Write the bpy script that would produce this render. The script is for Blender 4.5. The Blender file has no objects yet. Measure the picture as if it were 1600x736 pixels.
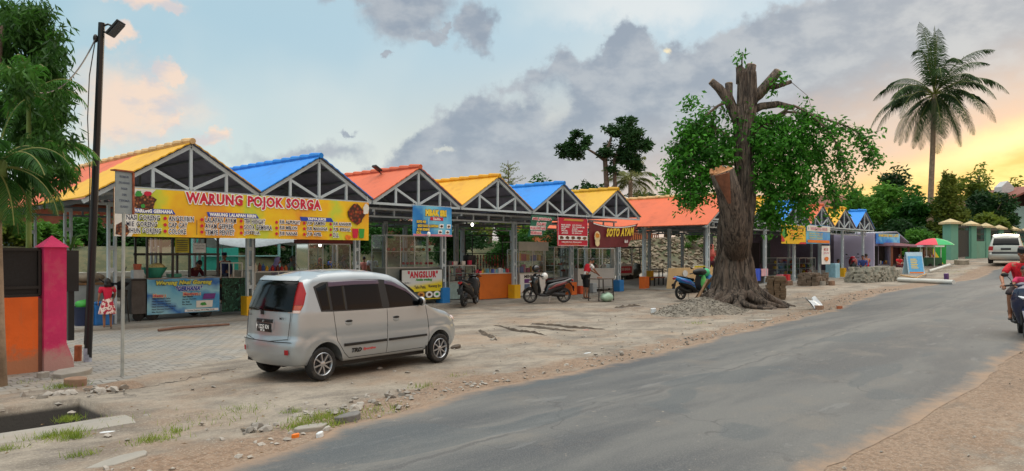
import bpy, bmesh, math, random
from mathutils import Vector, Matrix, noise
R = math.radians
random.seed(7)
sc = bpy.context.scene
C = sc.collection
# ---------------------------------------------------------------- camera
H0 = 1.75
FPX = 1156.0
A43 = math.atan2(.682, .731)          # heading of the view, measured from +X (the row of stalls runs along +X)
cam_d = bpy.data.cameras.new('camera'); cam = bpy.data.objects.new('camera', cam_d); C.objects.link(cam)
cam.location = (0, 0, H0); cam.rotation_euler = (R(90), 0, A43 - R(90))
cam_d.sensor_width = 36; cam_d.lens = 36*FPX/1600; cam_d.shift_y = 30/1600
cam_d.clip_start = .1; cam_d.clip_end = 3000
sc.camera = cam
sc.view_settings.view_transform = 'Standard'; sc.view_settings.look = 'None'
sc.view_settings.gamma = 1; sc.view_settings.use_curve_mapping = False
sc.view_settings.exposure = 0.0
# ---------------------------------------------------------------- node helpers
def lin(c):
    r = []
    for v in c[:3]:
        v = v/255.0
        r.append(v/12.92 if v <= .04045 else ((v+.055)/1.055)**2.4)
    return tuple(r)
class NT:
    def __init__(s, nt): s.nt = nt
    def n(s, t, **k):
        o = s.nt.nodes.new(t)
        for a, b in k.items(): setattr(o, a, b)
        return o
    def inp(s, node, i, v):
        if v is None: return
        if isinstance(v, bpy.types.NodeSocket): s.nt.links.new(v, node.inputs[i])
        else: node.inputs[i].default_value = v
    def m(s, op, a, b=None, c=None, clamp=False):
        o = s.n('ShaderNodeMath', operation=op); o.use_clamp = clamp
        s.inp(o, 0, a); s.inp(o, 1, b); s.inp(o, 2, c); return o.outputs[0]
    def sm(s, v, a, b, lo=0.0, hi=1.0):
        o = s.n('ShaderNodeMapRange', interpolation_type='SMOOTHSTEP')
        s.inp(o, 0, v); s.inp(o, 1, a); s.inp(o, 2, b); s.inp(o, 3, lo); s.inp(o, 4, hi); return o.outputs[0]
    def mix(s, f, a, b, bt='MIX'):
        o = s.n('ShaderNodeMix', data_type='RGBA', blend_type=bt)
        s.inp(o, 0, f)
        for i, v in ((6, a), (7, b)):
            if isinstance(v, tuple) and len(v) == 3: v = (*v, 1)
            s.inp(o, i, v)
        return o.outputs[2]
    def noise(s, vec, scale, detail=4, rough=.55, dist=0):
        o = s.n('ShaderNodeTexNoise'); s.inp(o, 'Vector', vec); s.inp(o, 'Scale', scale)
        s.inp(o, 'Detail', detail); s.inp(o, 'Roughness', rough); s.inp(o, 'Distortion', dist); return o.outputs[0]
    def curve(s, v, pts):
        o = s.n('ShaderNodeFloatCurve'); cu = o.mapping.curves[0]
        for i, (x, y) in enumerate(pts):
            if i < 2: cu.points[i].location = (x, y)
            else: cu.points.new(x, y)
        for p in cu.points: p.handle_type = 'VECTOR'
        o.mapping.update(); s.inp(o, 1, v); return o.outputs[0]
    def comb(s, x, y, z=0.0):
        o = s.n('ShaderNodeCombineXYZ'); s.inp(o, 0, x); s.inp(o, 1, y); s.inp(o, 2, z); return o.outputs[0]
# ---------------------------------------------------------------- sky (world)
w = bpy.data.worlds.new('World'); sc.world = w; w.use_nodes = True
W = NT(w.node_tree); w.node_tree.nodes.clear()
tc = W.n('ShaderNodeTexCoord'); sep = W.n('ShaderNodeSeparateXYZ'); W.inp(sep, 0, tc.outputs['Generated'])
dx, dy, dz = sep.outputs
# azimuth clockwise from the heading of the street view, and elevation, in degrees
rx = W.m('ADD', W.m('MULTIPLY', dx, .682), W.m('MULTIPLY', dy, -.731))
ry = W.m('ADD', W.m('MULTIPLY', dx, .731), W.m('MULTIPLY', dy, .682))
az = W.m('MULTIPLY', W.m('ARCTAN2', rx, ry), 57.29578)
el = W.m('MULTIPLY', W.m('ARCSINE', dz), 57.29578)
def AE(px, py):
    a = math.atan((px-800)/FPX); e = math.atan((398-py)/FPX*math.cos(a)); return math.degrees(a), math.degrees(e)
q = W.comb(az, el)
warp1 = W.noise(q, .22, 6, .62); warp2 = W.noise(W.comb(el, az, 7.3), .22, 6, .62)
az2 = W.m('ADD', az, W.m('MULTIPLY', W.m('SUBTRACT', warp1, .5), 7.0))
el2 = W.m('ADD', el, W.m('MULTIPLY', W.m('SUBTRACT', warp2, .5), 6.0))
def blob(px, py, rpx, rpy, soft=.35):
    a, e = AE(px, py); ra, re = rpx/20.2, rpy/20.2
    d = W.m('SQRT', W.m('ADD', W.m('POWER', W.m('DIVIDE', W.m('SUBTRACT', az2, a), ra), 2.0), W.m('POWER', W.m('DIVIDE', W.m('SUBTRACT', el2, e), re), 2.0)))
    return W.sm(d, 1+soft, 1-soft)
def mx(l):
    r = l[0]
    for x in l[1:]: r = W.m('MAXIMUM', r, x)
    return r
# clear sky
azn = W.m('DIVIDE', W.m('ADD', az, 40.0), 80.0, clamp=True)
zen = W.mix(azn, lin((166, 201, 216)), lin((198, 214, 224)))
hor = W.mix(W.sm(azn, .2, .8), lin((212, 224, 218)), lin((250, 205, 150)))
clear = W.mix(W.sm(el, 2.0, 17.0), hor, zen)
clear = W.mix(W.m('MULTIPLY', W.sm(W.noise(q, .07, 3, .5), .45, .7), .45), clear, lin((222, 228, 224)))
# the big bank of cloud: its upper edge as elevation over azimuth
top_px = [(600, 262), (640, 215), (665, 190), (705, 168), (740, 140), (790, 134), (815, 120), (850, 96), (872, 72), (892, 66), (905, 92), (925, 88), (945, 68), (968, 36), (985, 28), (1003, 48), (1025, 82), (1070, 72), (1110, 66), (1160, 42), (1220, 14), (1270, -10), (1340, -40)]
pts = [(0, 0), (.01, 0)]
pts = [(0.0, .0)] + [((AE(x, y)[0]+40)/80, AE(x, y)[1]/25) for x, y in top_px] + [(1.0, 1.0)]
topn = W.curve(W.m('DIVIDE', W.m('ADD', W.m('ADD', az, W.m('MULTIPLY', W.m('SUBTRACT', warp1, .5), 3.0)), 40.0), 80.0, clamp=True), pts)
edge = W.m('ADD', W.m('MULTIPLY', topn, 25.0), W.m('ADD', W.m('MULTIPLY', W.m('SUBTRACT', warp2, .5), 5.0), W.m('MULTIPLY', W.m('SUBTRACT', W.noise(q, .75, 5, .6), .5), 2.2)))
bank = W.sm(W.m('SUBTRACT', edge, el), -.3, .7)
hole = W.m('MULTIPLY', mx([blob(868, 168, 26, 30, .6), blob(690, 222, 16, 5, .6), blob(800, 165, 22, 10, .8)]), .75)
bank = W.m('MULTIPLY', bank, W.m('SUBTRACT', 1.0, hole))
puffs = mx([blob(632, 18, 66, 42), blob(560, 0, 60, 22), blob(745, 42, 34, 34), blob(682, 50, 18, 14), blob(612, 93, 10, 8), blob(700, 38, 10, 8), blob(485, 245, 85, 15, .6), blob(550, 212, 14, 4, .6)])
dark = mx([bank, puffs])
bil = W.noise(W.comb(az, W.m('MULTIPLY', el, 1.7), 2.0), .30, 7, .58)
cgrey = W.mix(W.sm(bil, .35, .65), lin((148, 160, 174)), lin((178, 185, 192)))
# low part of the bank turns peach towards the setting sun, rosy grey to the left of it
warm = W.mix(W.sm(az, 2.0, 26.0), lin((202, 196, 194)), lin((236, 194, 160)))
wl = W.m('SUBTRACT', el, W.m('MULTIPLY', W.m('SUBTRACT', az, 14.0), .16))
ccol = W.mix(W.sm(W.m('ADD', wl, W.m('MULTIPLY', W.m('SUBTRACT', bil, .5), 5.0)), 11.5, 3.0), cgrey, warm)
sky = W.mix(dark, clear, ccol)
pink = mx([blob(258, 117, 20, 17), blob(228, 145, 34, 20, .5), blob(176, 185, 42, 36, .6), blob(266, 184, 14, 11), blob(180, 66, 18, 14), blob(225, 8, 46, 12, .5), blob(262, 16, 14, 10), blob(335, 208, 16, 10, .6), blob(205, 160, 70, 40, .8)])
sky = W.mix(W.m('MULTIPLY', pink, .85), sky, W.mix(W.sm(bil, .38, .6), lin((214, 205, 205)), lin((250, 220, 196))))
# lit edges
silver = mx([blob(1026, 76, 7, 6, .8), blob(1024, 80, 5, 4, .8)])
sky = W.mix(W.m('MULTIPLY', silver, .8), sky, lin((255, 236, 190)))
bright = W.m('MULTIPLY', blob(1000, 5, 130, 30, .7), W.m('SUBTRACT', 1.0, dark))
sky = W.mix(W.m('MULTIPLY', bright, .7), sky, lin((232, 234, 232)))
# band of sunset under the bank
gl = W.m('SUBTRACT', W.m('ADD', 5.4, W.m('MULTIPLY', W.m('SUBTRACT', az, 26.0), .33)), W.m('ADD', el, W.m('MULTIPLY', W.m('SUBTRACT', warp2, .5), 1.6)))
gm = W.m('MULTIPLY', W.sm(gl, -1.0, 1.2), W.sm(az, 16.0, 28.0))
gm = W.m('MULTIPLY', gm, W.sm(az, 80.0, 50.0))
gcol = W.mix(W.sm(W.noise(W.comb(az, W.m('MULTIPLY', el, 3.0)), .25, 4), .4, .62), lin((250, 194, 96)), lin((255, 224, 128)))
sky = W.mix(gm, sky, gcol)
glow = W.m('MULTIPLY', W.sm(W.m('ABSOLUTE', W.m('SUBTRACT', gl, .6)), 1.6, 0.0), W.sm(az, 24.0, 34.0))
glow = W.m('MULTIPLY', glow, W.sm(az, 60.0, 42.0))
sky = W.mix(W.m('MULTIPLY', glow, .8), sky, (1.15, .93, .45))
# added fill light, out of view: brightened vault overhead
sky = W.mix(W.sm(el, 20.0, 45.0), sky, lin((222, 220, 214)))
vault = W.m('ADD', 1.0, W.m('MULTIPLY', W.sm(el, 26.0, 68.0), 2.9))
nish = W.n('ShaderNodeTexSky', sky_type='NISHITA'); nish.sun_disc = False
SUN_EL = 14; SUN_AZ = 34
nish.sun_elevation = R(SUN_EL); 
sun_v = Vector((.682*math.sin(R(SUN_AZ))+.731*math.cos(R(SUN_AZ)), -.731*math.sin(R(SUN_AZ))+.682*math.cos(R(SUN_AZ)), math.tan(R(SUN_EL)))).normalized()
nish.sun_rotation = math.atan2(sun_v.x, sun_v.y)
bg = W.n('ShaderNodeBackground'); bg2 = W.n('ShaderNodeBackground'); add = W.n('ShaderNodeAddShader'); out = W.n('ShaderNodeOutputWorld')
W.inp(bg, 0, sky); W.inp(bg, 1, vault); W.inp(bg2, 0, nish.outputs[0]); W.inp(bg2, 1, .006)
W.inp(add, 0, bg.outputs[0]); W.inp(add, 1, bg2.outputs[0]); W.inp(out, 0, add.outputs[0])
sl = bpy.data.lights.new('sun', 'SUN'); sl.energy = .9; sl.angle = R(14); sl.color = (1, .80, .58)
so = bpy.data.objects.new('sun', sl); C.objects.link(so); so.rotation_euler = sun_v.to_track_quat('Z', 'Y').to_euler()
# ---------------------------------------------------------------- materials
MATS = {}
def mat(name, rgb, rough=.6, metal=0, var=.12, scale=6, bump=0, bscale=40, coat=0, emit=0, dirt=None, trans=0, splash=None):
    if name in MATS: return MATS[name]
    m = bpy.data.materials.new(name); m.use_nodes = True; T_ = NT(m.node_tree); b = m.node_tree.nodes['Principled BSDF']
    c = lin(rgb); tx = T_.n('ShaderNodeTexCoord').outputs['Object']
    nz = T_.noise(tx, scale, 5, .6)
    k = T_.sm(nz, .3, .7, 1-var, 1+var)
    o = T_.n('ShaderNodeMix', data_type='RGBA', blend_type='MULTIPLY'); o.inputs[0].default_value = 1
    o.inputs[6].default_value = (*c, 1); T_.inp(o, 7, T_.comb(k, k, k)); col = o.outputs[2]
    if dirt:
        col = T_.mix(T_.m('MULTIPLY', T_.sm(T_.noise(tx, scale*.5, 6, .7), .48, .68), dirt[1]), col, lin(dirt[0]))
    if splash:
        sz = T_.n('ShaderNodeSeparateXYZ'); T_.inp(sz, 0, tx); up_ = T_.m('ADD', T_.sm(sz.outputs[2], .75, .05), T_.m('MULTIPLY', T_.m('SUBTRACT', T_.noise(tx, 7, 6, .7), .5), 1.1))
        col = T_.mix(T_.sm(up_, .45, .9, 0, .8), col, lin(splash)); col = T_.mix(T_.sm(T_.noise(T_.comb(T_.m('MULTIPLY', sz.outputs[0], 6.0), T_.m('MULTIPLY', sz.outputs[1], 6.0), T_.m('MULTIPLY', sz.outputs[2], .8)), 1.5, 6, .7), .55, .75, 0, .3), col, lin(splash))
    T_.inp(b, 'Base Color', col); b.inputs['Roughness'].default_value = rough; b.inputs['Metallic'].default_value = metal
    T_.inp(b, 'Roughness', T_.m('ADD', rough-.06, T_.m('MULTIPLY', nz, .12), clamp=True))
    b.inputs['Coat Weight'].default_value = coat
    if emit: b.inputs['Emission Color'].default_value = (*c, 1); b.inputs['Emission Strength'].default_value = emit
    if bump:
        bp = T_.n('ShaderNodeBump'); bp.inputs['Strength'].default_value = bump; bp.inputs['Distance'].default_value = .02
        T_.inp(bp, 'Height', T_.noise(tx, bscale, 5, .6)); T_.inp(b, 'Normal', bp.outputs[0])
    MATS[name] = m; return m
def glass(name, tint=(225, 235, 235), refl=.12):
    if name in MATS: return MATS[name]
    m = bpy.data.materials.new(name); m.use_nodes = True; T_ = NT(m.node_tree); m.node_tree.nodes.clear()
    t = T_.n('ShaderNodeBsdfTransparent'); t.inputs[0].default_value = (*lin(tint), 1)
    g = T_.n('ShaderNodeBsdfGlossy'); g.inputs['Roughness'].default_value = .06
    fr = T_.n('ShaderNodeFresnel'); fr.inputs[0].default_value = 1.45
    mx_ = T_.n('ShaderNodeMixShader'); o = T_.n('ShaderNodeOutputMaterial')
    T_.inp(mx_, 0, T_.m('ADD', fr.outputs[0], refl*.4, clamp=True)); T_.inp(mx_, 1, t.outputs[0]); T_.inp(mx_, 2, g.outputs[0]); T_.inp(o, 0, mx_.outputs[0])
    MATS[name] = m; return m
def leafmat(name, c1, c2, tr=.35, scale=1.2):
    if name in MATS: return MATS[name]
    m = bpy.data.materials.new(name); m.use_nodes = True; T_ = NT(m.node_tree); b = m.node_tree.nodes['Principled BSDF']
    tx = T_.n('ShaderNodeTexCoord').outputs['Object']; gi = T_.n('ShaderNodeNewGeometry').outputs['Random Per Island']
    f = T_.m('ADD', T_.m('MULTIPLY', T_.sm(T_.noise(tx, scale, 3), .35, .65), .6), T_.m('MULTIPLY', gi, .4), clamp=True)
    col = T_.mix(f, lin(c1), lin(c2)); T_.inp(b, 'Base Color', col); b.inputs['Roughness'].default_value = .62; b.inputs['Specular IOR Level'].default_value = .22
    t = T_.n('ShaderNodeBsdfTranslucent'); T_.inp(t, 0, T_.mix(.5, col, lin(c2)))
    mx_ = T_.n('ShaderNodeMixShader'); mx_.inputs[0].default_value = tr
    T_.inp(mx_, 1, b.outputs[0]); T_.inp(mx_, 2, t.outputs[0]); T_.inp(m.node_tree.nodes['Material Output'], 0, mx_.outputs[0])
    MATS[name] = m; return m
steel = mat('painted steel', (182, 195, 202), .5, 0, .08, 3, dirt=((120, 110, 100), .25))
steeld = mat('old steel', (122, 132, 138), .6, .1, .15, 5, dirt=((96, 72, 56), .4))
black = mat('black paint', (24, 25, 28), .4, 0, .2, 5)
blackp = mat('black plastic', (20, 20, 22), .55, 0, .2, 8)
rubber = mat('tyre rubber', (26, 26, 27), .8, 0, .25, 10, dirt=((90, 82, 72), .35))
chrome = mat('bare metal', (190, 192, 195), .25, .9, .05)
white = mat('white paint', (222, 224, 222), .5, 0, .05, 2, dirt=((170, 160, 145), .25))
clear_glass = glass('clear glass')
wood = mat('plain wood', (130, 98, 66), .7, 0, .25, 9, .3)
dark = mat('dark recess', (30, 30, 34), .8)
skin = mat('skin', (150, 102, 76), .55, 0, .05)
hairm = mat('hair', (18, 15, 15), .5, 0, .2, 40)
concrete = mat('concrete', (146, 142, 134), .85, 0, .12, 2.5, .35, 30, dirt=((128, 112, 94), .5))
# ---------------------------------------------------------------- mesh helpers
class MB:
    def __init__(s): s.v = []; s.f = []; s.mi = []; s.cur = 0
    def add(s, vs, fs):
        n = len(s.v); s.v += [tuple(x) for x in vs]; s.f += [tuple(i+n for i in f) for f in fs]; s.mi += [s.cur]*len(fs); return s
    def box(s, c, sz, rot=None):
        x, y, z = (k/2 for k in sz); vs = [Vector((a*x, b*y, e*z)) for a in (-1, 1) for b in (-1, 1) for e in (-1, 1)]
        if rot is not None: vs = [rot @ p for p in vs]
        c = Vector(c); vs = [p+c for p in vs]
        return s.add(vs, [(0, 1, 3, 2), (4, 6, 7, 5), (0, 4, 5, 1), (2, 3, 7, 6), (0, 2, 6, 4), (1, 5, 7, 3)])
    def bx(s, x0, x1, y0, y1, z0, z1): return s.box(((x0+x1)/2, (y0+y1)/2, (z0+z1)/2), (abs(x1-x0), abs(y1-y0), abs(z1-z0)))
    def bar(s, a, b, wd, ht=None, up=(0, 0, 1)):
        a, b = Vector(a), Vector(b); t = (b-a); L = t.length; t.normalize(); u = Vector(up)
        if abs(t.dot(u)) > .95: u = Vector((0, 1, 0))
        sd = t.cross(u).normalized(); u = sd.cross(t); M = Matrix((t, sd, u)).transposed()
        return s.box((a+b)/2, (L, wd, ht or wd), M)
    def tube(s, pts, rad, n=10, caps=True, up=(0, 0, 1)):
        pts = [Vector(p) for p in pts]; N = len(pts); vs = []; fs = []; prev = None
        for i, p in enumerate(pts):
            t = (pts[min(i+1, N-1)]-pts[max(i-1, 0)]).normalized()
            u = Vector(up)
            if prev is None:
                if abs(t.dot(u)) > .93: u = Vector((1, 0, 0)) if abs(t.x) < .9 else Vector((0, 1, 0))
                sd = t.cross(u).normalized()
            else:
                sd = (prev - t*prev.dot(t)).normalized()
            prev = sd; uu = sd.cross(t)
            r = rad[i] if isinstance(rad, (list, tuple)) else rad
            a, b = (r if isinstance(r, (list, tuple)) else (r, r))
            for k in range(n):
                an = 2*math.pi*k/n; vs.append(p+sd*a*math.cos(an)+uu*b*math.sin(an))
        for i in range(N-1):
            for k in range(n): fs.append((i*n+k, i*n+(k+1) % n, (i+1)*n+(k+1) % n, (i+1)*n+k))
        if caps: fs.append(tuple(range(n))[::-1]); fs.append(tuple((N-1)*n+k for k in range(n)))
        return s.add(vs, fs)
    def ell(s, c, r, n=14, m=8, rot=None, z0=-1, z1=1):
        c = Vector(c); vs = []; fs = []
        a0, a1 = math.asin(z0), math.asin(z1)
        for j in range(m+1):
            ph = a0+(a1-a0)*j/m
            for k in range(n):
                th = 2*math.pi*k/n; p = Vector((r[0]*math.cos(ph)*math.cos(th), r[1]*math.cos(ph)*math.sin(th), r[2]*math.sin(ph)))
                vs.append(c+(rot @ p if rot is not None else p))
        for j in range(m):
            for k in range(n): fs.append((j*n+k, j*n+(k+1) % n, (j+1)*n+(k+1) % n, (j+1)*n+k))
        return s.add(vs, fs)
    def lathe(s, prof, c=(0, 0, 0), ax='z', n=20):
        vs = []; fs = []; c = Vector(c)
        for r, h in prof:
            for k in range(n):
                a = 2*math.pi*k/n; x, y = r*math.cos(a), r*math.sin(a)
                vs.append(c+(Vector((x, y, h)) if ax == 'z' else Vector((x, h, y)) if ax == 'y' else Vector((h, x, y))))
        for j in range(len(prof)-1):
            for k in range(n): fs.append((j*n+k, j*n+(k+1) % n, (j+1)*n+(k+1) % n, (j+1)*n+k))
        return s.add(vs, fs)
    def prism(s, poly, h0, h1, ax='z'):
        n = len(poly)
        def P(p, h): return (p[0], p[1], h) if ax == 'z' else (p[0], h, p[1]) if ax == 'y' else (h, p[0], p[1])
        return s.add([P(p, h0) for p in poly]+[P(p, h1) for p in poly], [tuple(range(n))[::-1], tuple(range(n, 2*n))]+[(i, (i+1) % n, n+(i+1) % n, n+i) for i in range(n)])
    def grid(s, nu, nv, fn):
        vs = [fn(i/nu, j/nv) for i in range(nu+1) for j in range(nv+1)]
        return s.add(vs, [(i*(nv+1)+j, (i+1)*(nv+1)+j, (i+1)*(nv+1)+j+1, i*(nv+1)+j+1) for i in range(nu) for j in range(nv)])
    def build(s, name, m, parent=None, smooth=False, bevel=0, fix=True):
        me = bpy.data.meshes.new(name); me.from_pydata(s.v, [], s.f)
        ms = m if isinstance(m, (list, tuple)) else [m]
        for x in ms: me.materials.append(x)
        if len(ms) > 1: me.polygons.foreach_set('material_index', s.mi)
        if fix:
            b = bmesh.new(); b.from_mesh(me); bmesh.ops.recalc_face_normals(b, faces=b.faces); b.to_mesh(me); b.free()
        if smooth:
            me.polygons.foreach_set('use_smooth', [True]*len(me.polygons))
            if smooth != 'all': me.set_sharp_from_angle(angle=R(40))
        o = bpy.data.objects.new(name, me); C.objects.link(o)
        if parent is not None: o.parent = parent
        if bevel:
            md = o.modifiers.new('b', 'BEVEL'); md.width = bevel; md.segments = 2; md.limit_method = 'ANGLE'
        return o
def tag(o, label=None, cat=None, group=None, kind=None):
    if label: o['label'] = label
    if cat: o['category'] = cat
    if group: o['group'] = group
    if kind: o['kind'] = kind
    return o
def thing(name, label, cat, loc=(0, 0, 0), rz=0, group=None):
    o = bpy.data.objects.new(name, None); C.objects.link(o); o.location = loc; o.rotation_euler = (0, 0, rz); o.empty_display_size = .2
    return tag(o, label, cat, group)
def copy_tree(o, loc, rz=None, label=None, parent=None):
    c = o.copy(); C.objects.link(c)
    if parent is None:
        c.location = loc
        if rz is not None: c.rotation_euler = (0, 0, rz)
        if label: c['label'] = label
    else: c.parent = parent
    for ch in list(o.children): copy_tree(ch, None, parent=c)
    return c
def text(body, x, z, wd, ht, m, parent, y=-.012, bold=.0, name='lettering', shear=0, sag=None, halo=None, hb=.02):
    """lettering centred on x, z (local, facing -y), fitted to wd x ht"""
    def mk(off, yy, mm):
        cu = bpy.data.curves.new('t', 'FONT'); cu.body = body; cu.size = 1; cu.offset = 0; cu.align_x = 'CENTER'; cu.resolution_u = 2; cu.space_character = 1.14 if (halo is not None or bold > .009) else 1.05; cu.shear = shear
        o = bpy.data.objects.new('t', cu); C.objects.link(o)
        dg = bpy.context.evaluated_depsgraph_get(); dg.update(); me0 = o.evaluated_get(dg).to_mesh()
        xs = [v.co.x for v in me0.vertices]; ys = [v.co.y for v in me0.vertices]; o.evaluated_get(dg).to_mesh_clear()
        if not xs: bpy.data.objects.remove(o); return
        sx = wd/(max(xs)-min(xs)); sy = ht/(max(ys)-min(ys)); cx = (max(xs)+min(xs))/2; cy = (max(ys)+min(ys))/2
        cu.offset = off/((sx+sy)/2); dg.update(); me = bpy.data.meshes.new_from_object(o.evaluated_get(dg)); bpy.data.objects.remove(o)
        for v in me.vertices:
            X = x+(v.co.x-cx)*sx; Z = z+(v.co.y-cy)*sy
            if sag: Z += sag(X)
            v.co = Vector((X, yy, Z))
        me.materials.clear(); me.materials.append(mm); ob = bpy.data.objects.new(name, me); C.objects.link(ob); ob.parent = parent
        return ob
    if halo is not None: mk(bold+hb, y+.002, halo)
    return mk(bold, y, m)
# ---------------------------------------------------------------- where a pixel lies
def wp(px, py, Yc):
    X = (px-800)/FPX*Yc; return Vector((.682*X+.731*Yc, -.731*X+.682*Yc, H0+(398-py)/FPX*Yc))
def lerp(x, pts):
    if x <= pts[0][0]: return pts[0][1]
    for (a, b), (c, d) in zip(pts, pts[1:]):
        if x <= c:
            t = (x-a)/(c-a); return b+(d-b)*t
    return pts[-1][1]
def sst(a, b, x): t = min(1, max(0, (x-a)/(b-a))); return t*t*(3-2*t)
def gz(s, d):
    z = lerp(s, [(24, 0), (32, .28), (48, .42), (53, .9), (58, 1.16), (64, 1.4), (80, 1.6)])
    return z+.19*sst(10, 18, s)*(1-sst(4, 9, d))*(1-sst(30, 50, s))
def gp(px, py, dz=0):
    lo, hi = 2.0, 300.0
    for i in range(60):
        m = (lo+hi)/2; p = wp(px, py, m)
        if p.z > gz(p.x, p.y)+dz: lo = m
        else: hi = m
    p = wp(px, py, lo); p.z = gz(p.x, p.y)+dz; return p
def Yd(px, d): r = (px-800)/FPX; return d/(.682-.731*r)
def S(px, d): r = (px-800)/FPX; return Yd(px, d)*(.682*r+.731)
def Zd(px, py, d): return H0+(398-py)/FPX*Yd(px, d)
# ================================================================ GROUND
LEDGE = [(-40, 4.6), (2.7, 5.8), (6.1, 6.8), (10.6, 6.95), (17.5, 7.75), (29.6, 9.2), (54, 9.2), (70, 8.4), (400, 8.4)]
REDGE = [(-40, .9), (0, 1.7), (6.1, 2.2), (15, 2.2), (30, 2.6), (60, 2.6), (400, 2.6)]
def axis(segs):
    r = []
    for a, b, st in segs:
        n = max(1, int(round((b-a)/st))); r += [a+(b-a)*i/n for i in range(n)]
    r.append(segs[-1][1]); return r
TS = 2.93   # the open drain ends here
xs = axis([(-400, -60, 40), (-60, -10, 5), (-10, 2.9, .3), (2.9, 2.96, .06), (2.96, 30, .22), (30, 62, .5), (62, 120, 4), (120, 900, 60)])
ys = axis([(-500, -40, 46), (-40, -4, 4), (-4, 8.58, .2), (8.58, 8.64, .06), (8.64, 9.82, .295), (9.82, 9.88, .06), (9.88, 20, .22), (20, 34, .7), (34, 100, 5), (100, 1100, 80)])
def rough_z(s, d):
    if not (-10 < s < 62 and -4 < d < 20): return 0
    le, re = lerp(s, LEDGE), lerp(s, REDGE)
    k = 0
    if d > le: k = min(1, (d-le)/.5)*(1-sst(17, 18.4, d))
    elif d < re: k = min(1, (re-d)/.4)
    if 10.6 < d and s < 10.5: k *= .15
    nz = noise.noise(Vector((s*.9, d*.9, 0)))*.035+noise.noise(Vector((s*3.1, d*3.1, 4)))*.018+noise.noise(Vector((s*9, d*9, 9)))*.007
    return k*(nz+.008)
def bank_z(s, d):
    return 2.1*sst(28.5, 33, d)*sst(-60, -30, s)
g = MB(); V = []; soil = []
for x in xs:
    for y in ys:
        z = gz(x, y)+rough_z(x, y)+bank_z(x, y)
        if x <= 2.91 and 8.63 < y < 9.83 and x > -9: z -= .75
        V.append((x, y, z))
        le, re = lerp(x, LEDGE), lerp(x, REDGE)
        e = (y-le) if y > le else (re-y) if y < re else 0
        if y > le: sv = max(0, 1-abs(e-.35)/.9)*.9 + (.35 if x > 25 and y < 14 else 0)
        else: sv = max(0, 1-e/2.5)*.9
        pit = max(0, 1-((x-3.55)**2/.25+(y-10.6)**2/.35)); sv = max(sv, min(1, pit*1.6))
        if 18 < x < 25 and 9.5 < y < 14: sv = max(sv, .45)
        soil.append(min(1, sv))
ny = len(ys)
g.add(V, [(i*ny+j, (i+1)*ny+j, (i+1)*ny+j+1, i*ny+j+1) for i in range(len(xs)-1) for j in range(ny-1)])
def ground_mat():
    m = bpy.data.materials.new('packed dirt'); m.use_nodes = True; T_ = NT(m.node_tree); b = m.node_tree.nodes['Principled BSDF']
    tx = T_.n('ShaderNodeTexCoord').outputs['Object']; at = T_.n('ShaderNodeAttribute'); at.attribute_name = 'soil'
    sp = T_.n('ShaderNodeSeparateXYZ'); T_.inp(sp, 0, tx); X, Y, Z = sp.outputs
    st = T_.comb(X, T_.m('MULTIPLY', Y, 1.5), Z)            # streaks along the road
    n1 = T_.noise(tx, .5, 6, .62); n2 = T_.noise(st, .6, 8, .72, .2); n3 = T_.noise(tx, 14, 5, .7); n4 = T_.noise(tx, 2.2, 6, .7)
    c = T_.mix(T_.sm(n2, .34, .62), lin((98, 91, 83)), lin((147, 138, 125)))
    c = T_.mix(T_.m('MULTIPLY', T_.sm(n4, .52, .62), .55), c, lin((108, 102, 96)))
    c = T_.mix(T_.m('MULTIPLY', T_.sm(n1, .46, .66), .6), c, lin((140, 116, 94)))
    so_ = T_.sm(T_.m('ADD', at.outputs['Fac'], T_.m('MULTIPLY', T_.m('SUBTRACT', n4, .5), 1.3)), .38, .72)
    c = T_.mix(T_.m('MULTIPLY', so_, .8), c, T_.mix(T_.sm(n3, .4, .6), lin((104, 82, 64)), lin((138, 112, 90))))
    # grit
    vo = T_.n('ShaderNodeTexVoronoi'); T_.inp(vo, 'Vector', tx); T_.inp(vo, 'Scale', 26.0)
    grit = T_.m('MULTIPLY', T_.sm(vo.outputs[0], .2, .05), T_.sm(T_.noise(tx, 1.7, 4), .5, .62))
    c = T_.mix(T_.m('MULTIPLY', grit, .7), c, lin((118, 112, 106)))
    c = T_.mix(T_.m('MULTIPLY', T_.sm(n3, .52, .68), .5), c, lin((104, 96, 86)))
    c = T_.mix(T_.m('MULTIPLY', T_.sm(T_.noise(tx, 45, 3, .7), .5, .68), .35), c, lin((182, 174, 160)))
    c = T_.mix(T_.m('MULTIPLY', T_.sm(T_.noise(T_.comb(X, T_.m('MULTIPLY', Y, 3.5), 5.0), .9, 5, .6), .6, .7), .5), c, lin((92, 84, 76)))
    # far ground is grassy
    gr = T_.m('MAXIMUM', T_.sm(Y, 28.0, 31.0), T_.sm(X, 95.0, 130.0))
    c = T_.mix(T_.m('MULTIPLY', gr, .85), c, T_.mix(T_.sm(n4, .4, .6), lin((48, 64, 32)), lin((84, 84, 52))))
    dk = T_.sm(Z, -.02, -.09)  # shade inside the open drain, painted into the ground colour
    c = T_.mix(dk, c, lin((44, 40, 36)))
    T_.inp(b, 'Base Color', c); b.inputs['Roughness'].default_value = .93
    bp = T_.n('ShaderNodeBump'); bp.inputs['Strength'].default_value = .55; bp.inputs['Distance'].default_value = .04
    T_.inp(bp, 'Height', T_.m('ADD', T_.m('MULTIPLY', n4, 1.4), T_.m('ADD', T_.m('MULTIPLY', n3, .6), T_.m('MULTIPLY', grit, .4)))); T_.inp(b, 'Normal', bp.outputs[0])
    return m
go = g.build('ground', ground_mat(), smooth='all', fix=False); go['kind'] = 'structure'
a = go.data.attributes.new('soil', 'FLOAT', 'POINT'); a.data.foreach_set('value', soil)
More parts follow.
